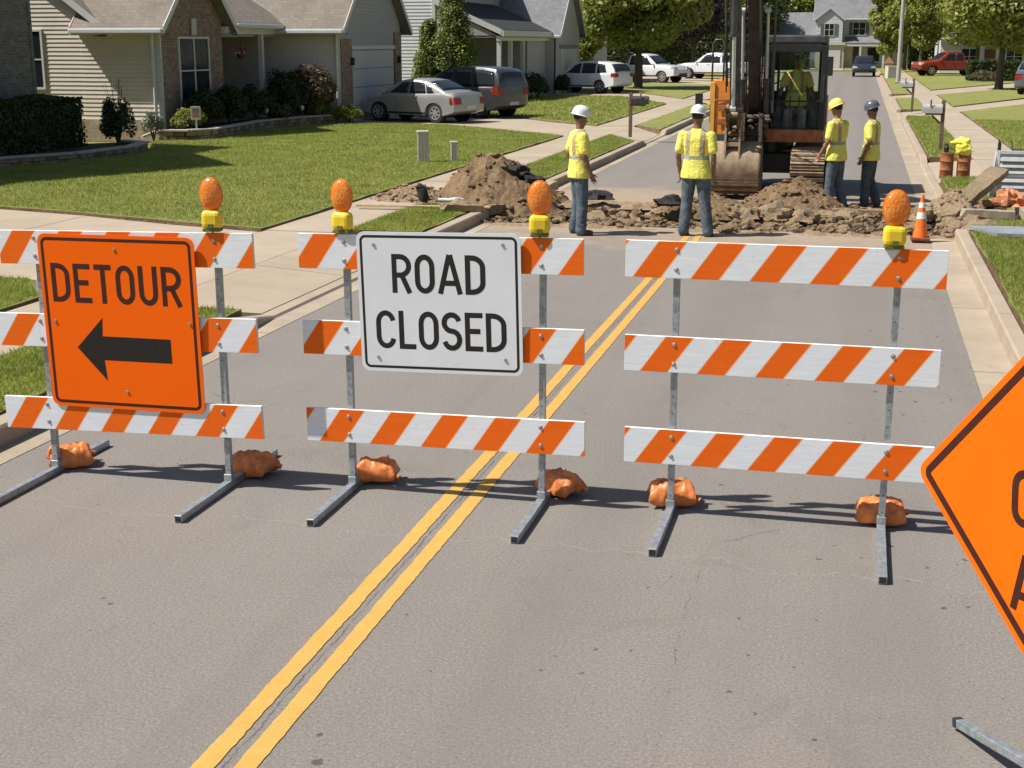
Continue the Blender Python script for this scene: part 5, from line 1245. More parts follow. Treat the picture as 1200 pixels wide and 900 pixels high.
    for s_ in (-1, 1):
        zl = spec.get('zl', (.62, .80)); b = MB(); x0 = -L/2*.97
        b.add([(x0+.0, s_*(W/2*.60), zl[0]), (x0+.02, s_*(W/2*.955), zl[0]), (x0+.24, s_*(W/2*1.0), zl[0]+.03), (x0+.24, s_*(W/2*.985), zl[1]), (x0+.05, s_*(W/2*.94), zl[1]), (x0+.03, s_*(W/2*.62), zl[1])], [(0, 1, 4, 5), (1, 2, 3, 4)] if s_ < 0 else [(5, 4, 1, 0), (4, 3, 2, 1)])
        b.v = [(v[0]-.035, v[1]*1.014, v[2]) for v in b.v]; o = b.build('tail_lamp', M['tail'], t); md = o.modifiers.new('s', 'SOLIDIFY'); md.thickness = .04; md.offset = 0
        b = MB(); x1 = L/2*.955; zh = spec.get('zh', (.60, .74)); b.add([(x1, s_*(W/2*.55), zh[0]), (x1-.05, s_*(W/2*.93), zh[0]), (x1-.28, s_*(W/2*.995), zh[0]+.06), (x1-.28, s_*(W/2*.985), zh[1]), (x1-.08, s_*(W/2*.92), zh[1]), (x1-.02, s_*(W/2*.6), zh[1]-.02)], [(0, 1, 4, 5), (1, 2, 3, 4)])
        b.v = [(v[0]+.02, v[1]*1.008, v[2]) for v in b.v]; o = b.build('headlight', M['head'], t); md = o.modifiers.new('s', 'SOLIDIFY'); md.thickness = .04; md.offset = 0
        b = MB(); q = P(.93, .1, s_); b.ell((q[0], q[1]+s_*.09, q[2]+.05), (.06, .10, .07), 12, 8); b.build('mirror', paint, t, smooth=True)
        if detail:
            for xs in spec.get('handles', ()): b = MB(); b.b2(xs-.09, xs+.09, s_*(W/2)-.01, s_*(W/2)+.028, spec['belt']-.13, spec['belt']-.10); b.build('door_handle', paint, t, bevel=.008)
    b = MB(); b.b2(-L/2-.012, -L/2+.05, -.26, .26, .46, .58); b.build('number_plate', M['white'], t, bevel=.004)
    b = MB(); b.b2(L/2-.09, L/2+.006, -W/2*.48, W/2*.48, .36, .62); b.build('grille', M['blackpl'], t, bevel=.02)
    return t
SED = dict(L=4.75, W=1.80, wr=.33, wb=2.75, belt=.98, sill=.25, top=[(-2.37, .40), (-2.38, .62), (-2.33, .92), (-2.25, 1.00), (-1.75, 1.04), (-1.2, 1.02), (0, .99), (.75, .97), (1.2, .93), (1.75, .84), (2.15, .74), (2.33, .62), (2.37, .40)],
    zb=.93, roof=[(-1.85, .99), (-1.55, 1.12), (-1.2, 1.27), (-.85, 1.375), (-.45, 1.425), (-.05, 1.43), (.25, 1.395), (.55, 1.29), (.9, 1.12), (1.22, .95)], rear=(-1.66, -.95), front=(.38, 1.12), win=[(-1.32, -.98, -1.10, -.86), (-.92, -.12, -.78, -.16), (-.06, .92, -.10, .34)], seams=(-.55, .45, 1.25), handles=(-.42, .55), spokes=7, zl=(.62, .84), zh=(.56, .72))
VAN = dict(L=5.0, W=1.95, wr=.36, wb=3.0, off=.05, belt=1.10, sill=.27, top=[(-2.48, .45), (-2.50, .75), (-2.47, 1.10), (-2.38, 1.18), (-1., 1.14), (.7, 1.10), (1.35, 1.05), (1.9, .95), (2.3, .82), (2.46, .65), (2.49, .42)],
    zb=1.05, roof=[(-2.47, 1.05), (-2.42, 1.35), (-2.32, 1.58), (-2.12, 1.70), (-1.5, 1.765), (-.6, 1.78), (.1, 1.75), (.5, 1.66), (.85, 1.50), (1.25, 1.28), (1.65, 1.04)], rear=(-2.43, -2.30), front=(.55, 1.5), win=[(-2.25, -1.15, -2.08, -1.12), (-1.05, -.12, -1.02, -.12), (-.02, 1.2, -.04, .5)], seams=(-.9, .25, 1.2), handles=(-.75, .45), spokes=5, zl=(.80, 1.14), zh=(.66, .82))
SUV = dict(L=4.65, W=1.86, wr=.36, wb=2.70, belt=1.06, sill=.32, top=[(-2.31, .50), (-2.33, .80), (-2.26, 1.05), (-2.15, 1.14), (-1., 1.10), (.7, 1.06), (1.25, 1.04), (1.8, .96), (2.15, .84), (2.30, .65), (2.32, .45)],
    zb=1.0, roof=[(-2.27, 1.02), (-2.15, 1.25), (-1.98, 1.45), (-1.7, 1.57), (-1.1, 1.64), (-.4, 1.655), (.1, 1.62), (.4, 1.52), (.8, 1.29), (1.2, 1.02)], rear=(-2.22, -1.88), front=(.35, 1.1), win=[(-1.75, -1.12, -1.55, -1.1), (-1.02, -.15, -1.0, -.15), (-.06, .9, -.08, .36)], seams=(-.6, .4, 1.25), handles=(-.45, .5), spokes=5, zl=(.86, 1.06), zh=(.70, .86))
PIC = dict(L=5.7, W=1.98, wr=.40, wb=3.55, belt=1.18, sill=.40, top=[(-2.84, .62), (-2.85, .9), (-2.82, 1.16), (-2.78, 1.20), (-1.3, 1.20), (-.8, 1.20), (.9, 1.20), (1.3, 1.18), (2.2, 1.14), (2.62, 1.06), (2.80, .85), (2.83, .55)],
    zb=1.12, roof=[(-1.0, 1.12), (-.97, 1.5), (-.90, 1.74), (-.7, 1.84), (-.1, 1.87), (.3, 1.83), (.6, 1.68), (.95, 1.43), (1.3, 1.14)], rear=(-.99, -.92), front=(.5, 1.2), win=[(-.85, -.25, -.78, -.22), (-.15, 1.0, -.13, .45)], seams=(-.75, 1.15), handles=(.1,), spokes=6, zl=(.86, 1.12), zh=(.86, 1.06))
def shorten(sp, k, **kw):
    q = dict(sp); f2 = lambda L_: [(a*k, b) for a, b in L_]
    for n_ in ('top', 'roof'): q[n_] = f2(sp[n_])
    for n_ in ('rear', 'front'): q[n_] = tuple(a*k for a in sp[n_])
    q['win'] = [tuple(a*k for a in w_) for w_ in sp['win']]; q['seams'] = tuple(a*k for a in sp['seams']); q['handles'] = tuple(a*k for a in sp['handles'])
    q['L'] = sp['L']*k; q['wb'] = sp['wb']*k; q.update(kw); return q
SED = shorten(SED, .89, W=1.74); VAN2 = shorten(VAN, .87, W=1.86)
silver = mat('silver_paint', (.37, .365, .35), .34, .35, .03, 2, coat=.6); gunm = mat('gunmetal_paint', (.075, .079, .082), .3, .5, .04, 2, coat=.6); whitep = mat('white_paint', (.66, .67, .68), .3, 0, .03, 2, coat=.5)
redp = mat('red_paint', (.27, .035, .012), .35, .1, .15, 3, coat=.4); darkp = mat('dark_blue_paint', (.03, .037, .045), .3, .3, .05, 2, coat=.5); greyp = mat('slate_paint', (.13, .15, .18), .3, .4, .05, 2, coat=.5)
dz = SW-.004
car('parked_car', -14.62, 45.45, math.atan2(.34, -.94), SED, silver, 'silver sedan parked nose in on the driveway of the grey sided house', 'car', dz)
car('parked_minivan', -13.95, 48.75, math.atan2(.38, -.92), VAN2, gunm, 'dark grey minivan parked behind the silver sedan', 'minivan', dz)
car('parked_car', -14.25, 73.6, math.atan2(.40, -.92), SUV, whitep, 'white crossover parked on the driveway beside the leafy street tree', 'car', dz)
car('pickup_truck', -14.2, 94.3, math.atan2(-.40, .92), PIC, whitep, 'white pickup truck parked behind the big tree, nose to the street', 'pickup truck', dz)
car('pickup_truck', -10.6, 104.2, math.atan2(.38, -.93), PIC, mat('offwhite_paint', (.62, .63, .65), .35, 0, .05, 2, coat=.4), 'white pickup truck with raised cab seen just left of the digger handrail', 'pickup truck', dz)
car('pickup_truck', 6.65, 117.3, math.atan2(-.36, -.93), PIC, redp, 'red pickup truck parked under the trees on the right', 'pickup truck', .17)
car('parked_car', .11, 120.2, R(-90), dict(SUV), darkp, 'dark car facing us at the far end of the street', 'car', 0.)
car('parked_car', 9.3, 77.3, math.atan2(.94, .34), VAN, greyp, 'slate grey car with a red tail lamp at the right edge', 'car', .13)

# ------------------------------------------------------------------ houses
SID = {}
def siding_mat(name, col): return mat(name, col, .6, 0, .04, 3)
def siding(parent, axis, c, a0, a1, z0, z1, m_, nrm, clip=None, name='siding', lap=.118, world=True):
    """lap siding courses on the plane axis=c facing nrm (+1/-1); clip(z) -> (a0, a1) narrows a course"""
    b = MB(); n = max(1, int(round((z1-z0)/lap))); h = (z1-z0)/n; pr = .024
    for k in range(n):
        za, zb = z0+k*h, z0+(k+1)*h; l0, l1 = (clip(za) if clip else (a0, a1)); u0, u1 = (clip(zb) if clip else (a0, a1))
        if l1-l0 < .02: break
        if u1 < u0: u0 = u1 = (u0+u1)/2
        o0, o1 = c+nrm*pr, c+nrm*.002
        if axis == 'y': vs = [(l0, o0, za), (l1, o0, za), (u1, o1, zb), (u0, o1, zb), (l0, c, za), (l1, c, za)]
        else: vs = [(o0, l0, za), (o0, l1, za), (o1, u1, zb), (o1, u0, zb), (c, l0, za), (c, l1, za)]
        b.add(vs, [(0, 1, 2, 3), (4, 5, 1, 0)])
    return b.build(name, m_, parent, world=True)
def window(parent, axis, c, nrm, a0, a1, z0, z1, cols=2, rows=1, frame=None, shutters=None, fw=.06, name='window'):
    fr = frame or M['white']; b = MB()
    def bx(p, q, r_, s_, d0, d1, mi=0, bb=b):
        if axis == 'y': bb.b2(p, q, c+nrm*d0, c+nrm*d1, r_, s_, mi)
        else: bb.b2(c+nrm*d0, c+nrm*d1, p, q, r_, s_, mi)
    bx(a0-fw, a1+fw, z0-fw, z0, .0, .055); bx(a0-fw, a1+fw, z1, z1+fw, .0, .05); bx(a0-fw, a0, z0+.001, z1-.001, .0, .048); bx(a1, a1+fw, z0+.001, z1-.001, .0, .048)
    for k in range(1, cols): x = a0+(a1-a0)*k/cols; bx(x-.03, x+.03, z0+.001, z1-.001, .0, .040)
    for k in range(1, rows+1): z = z0+(z1-z0)*k/(rows+1); bx(a0+.001, a1-.001, z-.02, z+.02, .0, .034)
    w = b.build(name, fr, parent, world=True)
    b2_ = MB(); bx(a0, a1, z0, z1, .004, .018, 0, b2_); o = b2_.build('pane', M['glass'], w, world=True)
    if shutters:
        for p, q in ((a0-fw-.36, a0-fw-.01), (a1+fw+.01, a1+fw+.36)):
            b3 = MB(); bx(p, q, z0-.02, z1+.02, .0, .04, 0, b3); b3.build('shutter', shutters, parent, world=True)
    return w
def gable(parent, ridge, a0, a1, c0, c1, ze, pitch, mr_, mf, oh=.35, orake=.35, th=.14, gutters=True, name='roof', lo=True, hi=True):
    """ridge 'x': runs along x from a0 to a1, spans y c0..c1.  ridge 'y': runs along y"""
    mid = (c0+c1)/2; half = (c1-c0)/2; zr = ze+half*pitch
    def P(a, c, z): return (a, c, z) if ridge == 'x' else (c, a, z)
    A0, A1 = a0-orake, a1+orake
    for s_, ce in ((-1, c0), (1, c1)):
        if (s_ < 0 and not lo) or (s_ > 0 and not hi): continue
        co = ce+s_*oh; zo = ze-oh*pitch; b = MB()
        vs = [P(A0, co, zo), P(A1, co, zo), P(A1, mid, zr), P(A0, mid, zr)]; up = [(v[0], v[1], v[2]+th) for v in vs]
        b.add(vs+up, [(0, 1, 2, 3), (4, 5, 6, 7), (0, 1, 5, 4), (1, 2, 6, 5), (2, 3, 7, 6), (3, 0, 4, 7)]); b.build(name, mr_, parent, world=True)
        b = MB(); n_ = (0, 0)
        # rake boards and fascia
        for a_, d in ((A0-.025, .024), (A1+.001, .024)):
            q = [P(a_, co+s_*.02, zo-.07), P(a_, mid-s_*.0, zr-.07), P(a_, mid, zr+th+.01), P(a_, co+s_*.02, zo+th+.01)]
            q2 = [P(a_+d, co+s_*.02, zo-.07), P(a_+d, mid, zr-.07), P(a_+d, mid, zr+th+.01), P(a_+d, co+s_*.02, zo+th+.01)]
            b.add(q+q2, [(0, 1, 2, 3), (7, 6, 5, 4)]+[(i, 4+i, 4+(i+1) % 4, (i+1) % 4) for i in range(4)])
        q = [P(A0, co, zo-.06), P(A1, co, zo-.06), P(A1, co, zo+th-.01), P(A0, co, zo+th-.01)]; q2 = [P(A0, co+s_*.022, zo-.06), P(A1, co+s_*.022, zo-.06), P(A1, co+s_*.022, zo+th-.01), P(A0, co+s_*.022, zo+th-.01)]
        b.add(q+q2, [(0, 1, 2, 3), (7, 6, 5, 4)]+[(i, 4+i, 4+(i+1) % 4, (i+1) % 4) for i in range(4)])
        # soffit
        q = [P(A0, ce, zo-.055), P(A1, ce, zo-.055), P(A1, co, zo-.055), P(A0, co, zo-.055)]; b.add(q+[(v[0], v[1], v[2]+.02) for v in q], [(0, 1, 2, 3), (4, 5, 6, 7), (0, 1, 5, 4), (2, 3, 7, 6)])
        b.build('fascia', mf, parent, world=True)
        if gutters:
            b = MB(); c_ = co+s_*.08
            if ridge == 'x': b.b2(A0, A1, min(c_-.055, c_+.055), max(c_-.055, c_+.055), zo-.03, zo+.09)
            else: b.b2(min(c_-.055, c_+.055), max(c_-.055, c_+.055), A0, A1, zo-.03, zo+.09)
            b.build('gutter', mf, parent, world=True, bevel=.02)
    return zr
def clip_g(c0, c1, ze, pitch):
    mid = (c0+c1)/2
    return lambda z: (c0, c1) if z <= ze else (c0+(z-ze)/pitch, c1-(z-ze)/pitch)
def gable_wall(parent, axis, c, c0, c1, z0, ze, pitch, m_, name='gable_wall', th=.12, nrm=1):
    mid = (c0+c1)/2; zr = ze+(c1-c0)/2*pitch-.02; b = MB(); pts = [(c0, z0), (c1, z0), (c1, ze-.02), (mid, zr), (c0, ze-.02)]
    f = (lambda p, d: (p[0], c+d, p[1])) if axis == 'y' else (lambda p, d: (c+d, p[0], p[1]))
    vs = [f(p, 0) for p in pts]+[f(p, -nrm*th) for p in pts]; n = 5
    b.add(vs, [tuple(range(n)), tuple(range(2*n-1, n-1, -1))]+[(i, n+i, n+(i+1) % n, (i+1) % n) for i in range(n)]); return b.build(name, m_, parent, world=True)
def boxp(parent, name, m_, *q, bevel=0.):
    b = MB(); b.b2(*q); return b.build(name, m_, parent, world=True, bevel=bevel)
GZ = .13
br1 = m_brick('mottled_brick', (.21, .125, .085), (.33, .235, .175), (.34, .31, .27)); br2 = m_brick('grey_brick', (.15, .135, .115), (.24, .22, .19), (.27, .26, .24)); stone = m_brick('foundation_stone', (.34, .27, .19), (.42, .34, .25), (.30, .25, .19), .3, .12)
sh1 = m_shingle('brown_shingles', (.17, .145, .12), (.23, .20, .165)); sh2 = m_shingle('grey_shingles', (.15, .155, .16), (.21, .215, .22)); sh3 = m_shingle('charcoal_shingles', (.035, .037, .038), (.06, .062, .064))
tan = siding_mat('tan_siding', (.62, .55, .475)); gre = siding_mat('grey_siding', (.36, .345, .325)); wsi = siding_mat('white_siding', (.60, .60, .61)); trim = M['white']
dark = mat('dark_interior', (.015, .016, .018), .5); cream = mat('garage_panel', (.52, .50, .46), .6, 0, .04, 3)
# --- house with brick bay and single garage
h1 = empty('house', (-20, 42, 0), 0, 'single storey house with tan siding, brick gable bay, porch and garage behind the front lawn', 'house')
boxp(h1, 'wall', gre, -32, -22.2, 35.5, 49.6, 0, 3.38); boxp(h1, 'porch_ceiling', gre, -22.2, -19.1, 39.36, 43.5, 2.92, 3.0)
siding(h1, 'x', -22.18, 39.4, 43.5, .3, 2.9, gre, 1)
boxp(h1, 'wall', gre, -22.2, -20.2, 35.5, 39.3, 0, 3.3)
boxp(h1, 'foundation', stone, -32.02, -19.06, 35.38, 35.49, 0, .62)
siding(h1, 'y', 35.46, -32, -19.30, .62, 9.5, tan, -1, clip_g(-32, -20.9, 3.30, .74))
siding(h1, 'y', 35.455, -21.5, -19.10, .62, 3.34, tan, -1)
gable_wall(h1, 'y', 35.5, -32, -20.9, 0, 3.30, .74, gre, 'side_wall', nrm=-1)
gable(h1, 'y', 35.5, 49.6, -32, -20.9, 3.30, .74, sh1, trim, .45, .3)
# brick bay
BY0, BY1 = 35.47, 39.35
boxp(h1, 'bay_wall', br1, -22, -19.08, BY0+.03, BY1, 0, 3.38)
gable_wall(h1, 'x', -19.02, BY0+.03, BY1, 0, 3.40, .95, br1, 'brick_gable', nrm=1)
gable(h1, 'x', -21.25, -18.95, BY0, BY1, 3.42, .95, sh1, trim, .42, .28)
gable(h1, 'x', -23.6, -21.56, BY0+.06, BY1-.06, 3.47, .95, sh1, trim, .0, .0, gutters=False)
boxp(h1, 'corner_board', trim, -19.14, -18.995, BY0-.035, BY0+.028, .1, 3.3)
window(h1, 'x', -19.02, 1, 36.55, 38.35, 1.05, 2.85, 2, 1)
boxp(h1, 'keystone', mat('keystone_stone', (.5, .48, .43), .7), -19.0, -18.95, 37.32, 37.60, 2.95, 3.42)
boxp(h1, 'window_sill', mat('keystone_stone', (0, 0, 0)), -19.0, -18.93, 36.4, 38.5, .88, .98)
window(h1, 'y', 35.44, -1, -23.75, -22.72, 1.5, 3.05, 1, 1)
b = MB(); b.path([(-19.2, 35.28, 3.18), (-19.2, 35.36, 3.0), (-19.2, 35.36, .35), (-19.2, 35.26, .24)], .048, 8); b.build('downspout', trim, h1, world=True)
b = MB(); b.path([(-19.2, 35.24, .30), (-19.35, 34.75, .19)], .05, 8); b.build('downspout_extension', trim, h1, world=True)
# porch
PY0, PY1 = 39.35, 43.5
gable(h1, 'y', PY0+.3, PY1+.2, -23.4, -19.0, 3.40, .62, sh1, trim, .3, .0, lo=False)
boxp(h1, 'porch_floor', M['kerb'], -22.1, -18.9, PY0, PY1, .1, .28)
boxp(h1, 'porch_beam', trim, -19.05, -18.88, PY0+.01, PY1-.01, 3.0, 3.22)
for y in (42.05,): boxp(h1, 'porch_post', trim, -19.02, -18.88, y-.07, y+.07, .28, 3.0)
siding(h1, 'x', -18.93, 42.13, 43.3, .28, 1.05, gre, 1, name='porch_knee_wall'); boxp(h1, 'porch_rail', trim, -19.0, -18.88, 42.12, 43.46, 1.05, 1.12)
d = boxp(h1, 'front_door', mat('dark_green_door', (.03, .045, .04), .4), -22.15, -22.08, 40.2, 41.15, .28, 2.45); b = MB(); b.ell((-22.04, 41.05, 1.3), (.04, .04, .04), 8, 6); b.build('handle', M['bolt'], d, world=True)
boxp(h1, 'door_frame', trim, -22.15, -22.06, 40.08, 40.19, .28, 2.55); boxp(h1, 'door_frame', trim, -22.15, -22.06, 41.16, 41.27, .28, 2.55)
window(h1, 'x', -22.15, 1, 41.7, 42.9, 1.1, 2.5, 2, 1)
# garage wing
GX = -16.8; GY0, GY1 = 43.5, 49.75
boxp(h1, 'garage_wall', gre, -24, GX-.06, GY0+.06, GY1, 0, 3.42)
siding(h1, 'y', GY0+.05, -22.2, GX-.02, .2, 3.40, tan, -1)
boxp(h1, 'corner_board', trim, GX-.13, GX+.0, GY0+.0, GY0+.045, .1, 3.35)
gable_wall(h1, 'x', GX-.02, GY0+.05, GY1, 0, 3.42, .95, gre, 'garage_front', nrm=1)
siding(h1, 'x', GX-.018, GY0, GY1, 2.62, 6.6, gre, 1, clip_g(GY0+.05, GY1, 3.40, .95))
boxp(h1, 'brick_jamb', br1, GX-.01, GX+.05, GY0+.05, GY0+1.0, 0, 2.85); boxp(h1, 'brick_jamb', br1, GX-.01, GX+.05, GY1-.75, GY1-.02, 0, 3.1)
gable(h1, 'x', -24.5, GX, GY0, GY1, 3.46, .95, sh1, trim, .42, .32)
gd = MB()
for k in range(4): gd.b2(GX-.01, GX+.03, GY0+1.12, GY1-.88, .02+k*.62, .02+k*.62+.6)
gd.build('garage_door', cream, h1, world=True, bevel=.012); boxp(h1, 'door_lintel', trim, GX-.01, GX+.055, GY0+1.01, GY1-.76, 2.52, 2.64)
b = MB(); b.path([(GX-.1, GY0-.12, 3.15), (GX-.1, GY0-.02, 3.0), (GX-.1, GY0-.02, .2)], .045, 8); b.build('downspout', trim, h1, world=True)
for y in (GY0+.9, GY1-.45): 
    b = MB(); b.b2(GX+.05, GX+.18, y-.06, y+.06, 2.0, 2.25); b.build('wall_lantern', M['black'], h1, world=True, bevel=.02)
boxp(h1, 'vent', trim, GX+.0, GX+.04, 46.3, 46.9, 4.6, 5.2)
# --- near brick house
h0 = empty('house', (-19.8, 24, 0), 0, 'grey brick house corner with a dark shutter at the left edge', 'house')
X0 = -19.75
boxp(h0, 'wall', br2, -32, X0-.02, 12, 30.45, 0, 5.9); window(h0, 'x', X0-.02, 1, 26.3, 28.0, 1.0, 2.75, 2, 1, shutters=mat('dark_shutter', (.035, .045, .055), .5))
gable(h0, 'y', 12, 30.45, -32, X0, 5.9, .5, sh2, trim, .4, .35); gable_wall(h0, 'y', 30.47, -32, X0, 0, 5.9, .5, br2, 'side_wall', nrm=1)
window(h0, 'x', X0-.02, 1, 26.3, 28.0, 3.9, 5.2, 2, 1, shutters=mat('dark_shutter', (0, 0, 0)))
gable(h0, 'x', -26, X0+.2, 21.8, 28.2, 5.95, .95, sh2, trim, .3, .35); gable_wall(h0, 'x', X0+.02, 21.9, 28.1, 0, 5.9, .95, br2, 'front_gable', nrm=1)
d = boxp(h0, 'front_door', mat('dark_green_door', (0, 0, 0)), X0-.0, X0+.06, 20.6, 21.6, .13, 2.3); boxp(h0, 'garage_door', cream, X0-.0, X0+.05, 13.4, 18.6, .1, 2.4)
# --- two-storey white house
h2 = empty('house', (-20, 68, 0), 0, 'two storey white sided house with dark roofed porch and stucco garage wing', 'house')
boxp(h2, 'wall', wsi, -31, -18.95, 61.05, 78, 0, 6.2); siding(h2, 'y', 61.04, -31, -18.95, .3, 6.2, wsi, -1, lap=.15); siding(h2, 'x', -18.94, 61.05, 78, 3.0, 6.2, gre, 1, lap=.15)
boxp(h2, 'corner_board', trim, -19.05, -18.90, 60.97, 61.05, .1, 6.2); boxp(h2, 'foundation', stone, -31.02, -18.92, 60.99, 61.03, 0, .3)
gable(h2, 'y', 61.05, 78, -31, -18.95, 6.2, .6, sh2, trim, .4, .35); gable_wall(h2, 'y', 61.1, -31, -18.95, 5.9, 6.2, .6, wsi, 'side_gable', nrm=-1)
for y0, y1 in ((62.3, 63.5), (64.4, 65.9)): window(h2, 'x', -18.92, 1, y0, y1, 4.35, 5.6, 2, 1)
# shed porch roof
b = MB(); q = [(-19.0, 60.95, 4.55), (-19.0, 71.6, 4.55), (-15.75, 71.6, 3.18), (-15.75, 60.95, 3.18)]; b.add(q+[(v[0], v[1], v[2]+.13) for v in q], [(3, 2, 1, 0), (4, 5, 6, 7)]+[(i, (i+1) % 4, 4+(i+1) % 4, 4+i) for i in range(4)]); b.build('porch_roof', sh3, h2, world=True)
b = MB(); q = [(-15.78, 60.9, 3.0), (-15.78, 71.6, 3.0), (-15.70, 71.6, 3.28), (-15.70, 60.9, 3.28)]; b.b2(-15.78, -15.68, 60.9, 71.6, 3.02, 3.28)
b.add([(-19.0, 60.9, 4.45), (-15.75, 60.9, 3.05), (-15.75, 60.9, 3.30), (-19.0, 60.9, 4.72), (-19.0, 60.945, 4.45), (-15.75, 60.945, 3.05), (-15.75, 60.945, 3.30), (-19.0, 60.945, 4.72)], [(0, 1, 2, 3), (7, 6, 5, 4), (3, 2, 6, 7), (0, 4, 5, 1)]); b.build('fascia', trim, h2, world=True)
b = MB(); b.add([(-18.9, 61.0, 3.05), (-16.0, 61.0, 3.05), (-18.9, 61.0, 4.45), (-18.9, 61.1, 3.05), (-16.0, 61.1, 3.05), (-18.9, 61.1, 4.45)], [(0, 1, 2), (5, 4, 3), (0, 3, 4, 1), (0, 2, 5, 3), (1, 4, 5, 2)]); b.build('porch_gable', gre, h2, world=True)
boxp(h2, 'porch_ceiling', gre, -18.9, -15.82, 61.02, 71.1, 2.96, 3.01); boxp(h2, 'porch_beam', trim, -16.05, -15.88, 61.0, 71.5, 2.82, 3.04); boxp(h2, 'porch_floor', M['kerb'], -18.9, -15.9, 61.0, 66, .1, .3)
for y in (61.15, 63.2, 65.6): boxp(h2, 'porch_column', trim, -16.05, -15.87, y-.09, y+.09, .3, 2.82)
boxp(h2, 'wing_wall', mat('grey_stucco', (.40, .39, .37), .8, 0, .06, 2, .1, 40), -18.94, -16.1, 67.2, 71.2, 0, 2.95)
stu = mat('grey_stucco', (0, 0, 0))
boxp(h2, 'front_door', mat('brown_door', (.12, .045, .025), .5), -18.93, -18.86, 63.6, 64.6, .3, 2.4); boxp(h2, 'dark_window', M['glass'], -18.93, -18.88, 61.7, 63.0, .9, 2.3)
boxp(h2, 'garage_wall', stu, -24, -15.56, 71.2, 77.2, 0, 3.3); gable_wall(h2, 'x', -15.5, 71.2, 77.2, 0, 3.3, .95, stu, 'garage_front', nrm=1); gable(h2, 'x', -24, -15.5, 71.2, 77.2, 3.34, .95, sh2, trim, .35, .3)
boxp(h2, 'garage_door', cream, -15.5, -15.45, 72.1, 76.4, .1, 2.4); boxp(h2, 'door_lintel', mat('grey_band', (.2, .2, .19), .7), -15.5, -15.44, 71.9, 76.6, 2.45, 2.62)
# --- third house, lit tan side
h3 = empty('house', (-22, 94, 0), 0, 'pale tan house side half hidden by the leafy street tree', 'house')
boxp(h3, 'wall', tan, -30, -18.2, 90, 101, 0, 6.); siding(h3, 'y', 89.98, -30, -18.2, .2, 6., tan, -1, lap=.16); gable(h3, 'y', 90, 101, -30, -18.2, 6., .6, sh1, trim, .4, .3); gable_wall(h3, 'y', 90, -30, -18.2, 5, 6., .6, tan, nrm=-1)
window(h3, 'y', 89.96, -1, -21, -20, 3.6, 4.8, 1, 1); window(h3, 'x', -18.2, 1, 92, 94, 1., 2.4, 2, 1)
# --- house closing the street
h4 = empty('house', (-3.5, 152, 0), 0, 'two storey white house closing the far end of the street', 'house')
ws2 = siding_mat('pale_grey_siding', (.62, .64, .67)); shu = mat('grey_shutter', (.12, .13, .14), .6)
boxp(h4, 'wall', ws2, -4.9, 5.5, 151.2, 160, 0, 5.2); boxp(h4, 'wing_wall', ws2, -10.5, -4.95, 151.5, 158, 0, 3.2)
boxp(h4, 'upper_wall', ws2, -4.9, -2.25, 149.6, 151.2, 2.75, 5.15); siding(h4, 'y', 149.58, -4.9, -2.25, 2.8, 6.6, ws2, -1, clip_g(-4.9, -2.25, 5.1, .82), lap=.15); gable_wall(h4, 'y', 149.6, -4.9, -2.25, 2.75, 5.1, .82, ws2, nrm=-1)
gable(h4, 'y', 149.6, 154, -4.9, -2.25, 5.12, .82, sh2, trim, .22, .2, gutters=False)
gable(h4, 'x', -5.1, 5.7, 151.2, 160, 5.3, .85, sh2, trim, .3, .2); gable(h4, 'x', -10.7, -5.0, 151.5, 158, 3.3, .75, sh2, trim, .3, .2)
boxp(h4, 'garage_wall', mat('tan_render', (.50, .45, .39), .8), -4.9, -2.0, 149.7, 151.2, 0, 2.72); boxp(h4, 'trim_band', trim, -5.0, -1.9, 149.5, 149.7, 2.5, 2.75)
boxp(h4, 'garage_door', trim, -4.2, -2.35, 149.62, 149.7, .05, 1.95); window(h4, 'y', 149.55, -1, -4.05, -3.15, 3.45, 4.6, 2, 1, shutters=shu)
window(h4, 'y', 151.18, -1, -1.2, .0, 3.5, 4.75, 2, 1, shutters=shu); window(h4, 'y', 151.18, -1, 1.9, 3.1, 3.5, 4.75, 2, 1, shutters=shu)
b = MB(); q = [(-2.0, 149.6, 2.6), (4.5, 149.6, 2.6), (4.5, 151.2, 3.2), (-2.0, 151.2, 3.2)]; b.add(q+[(v[0], v[1], v[2]+.12) for v in q], [(3, 2, 1, 0), (4, 5, 6, 7)]+[(i, (i+1) % 4, 4+(i+1) % 4, 4+i) for i in range(4)]); b.build('porch_roof', sh2, h4, world=True)
boxp(h4, 'porch_beam', trim, -2.0, 4.5, 149.62, 149.78, 2.35, 2.6)
for x in (-.35, 2., 4.3): boxp(h4, 'porch_column', trim, x-.11, x+.11, 149.63, 149.77, .1, 2.35)
boxp(h4, 'front_door', mat('brown_door', (0, 0, 0)), -1.1, -.2, 151.12, 151.19, .1, 2.3); boxp(h4, 'dark_window', M['glass'], .4, 1.6, 151.14, 151.19, .8, 2.2)
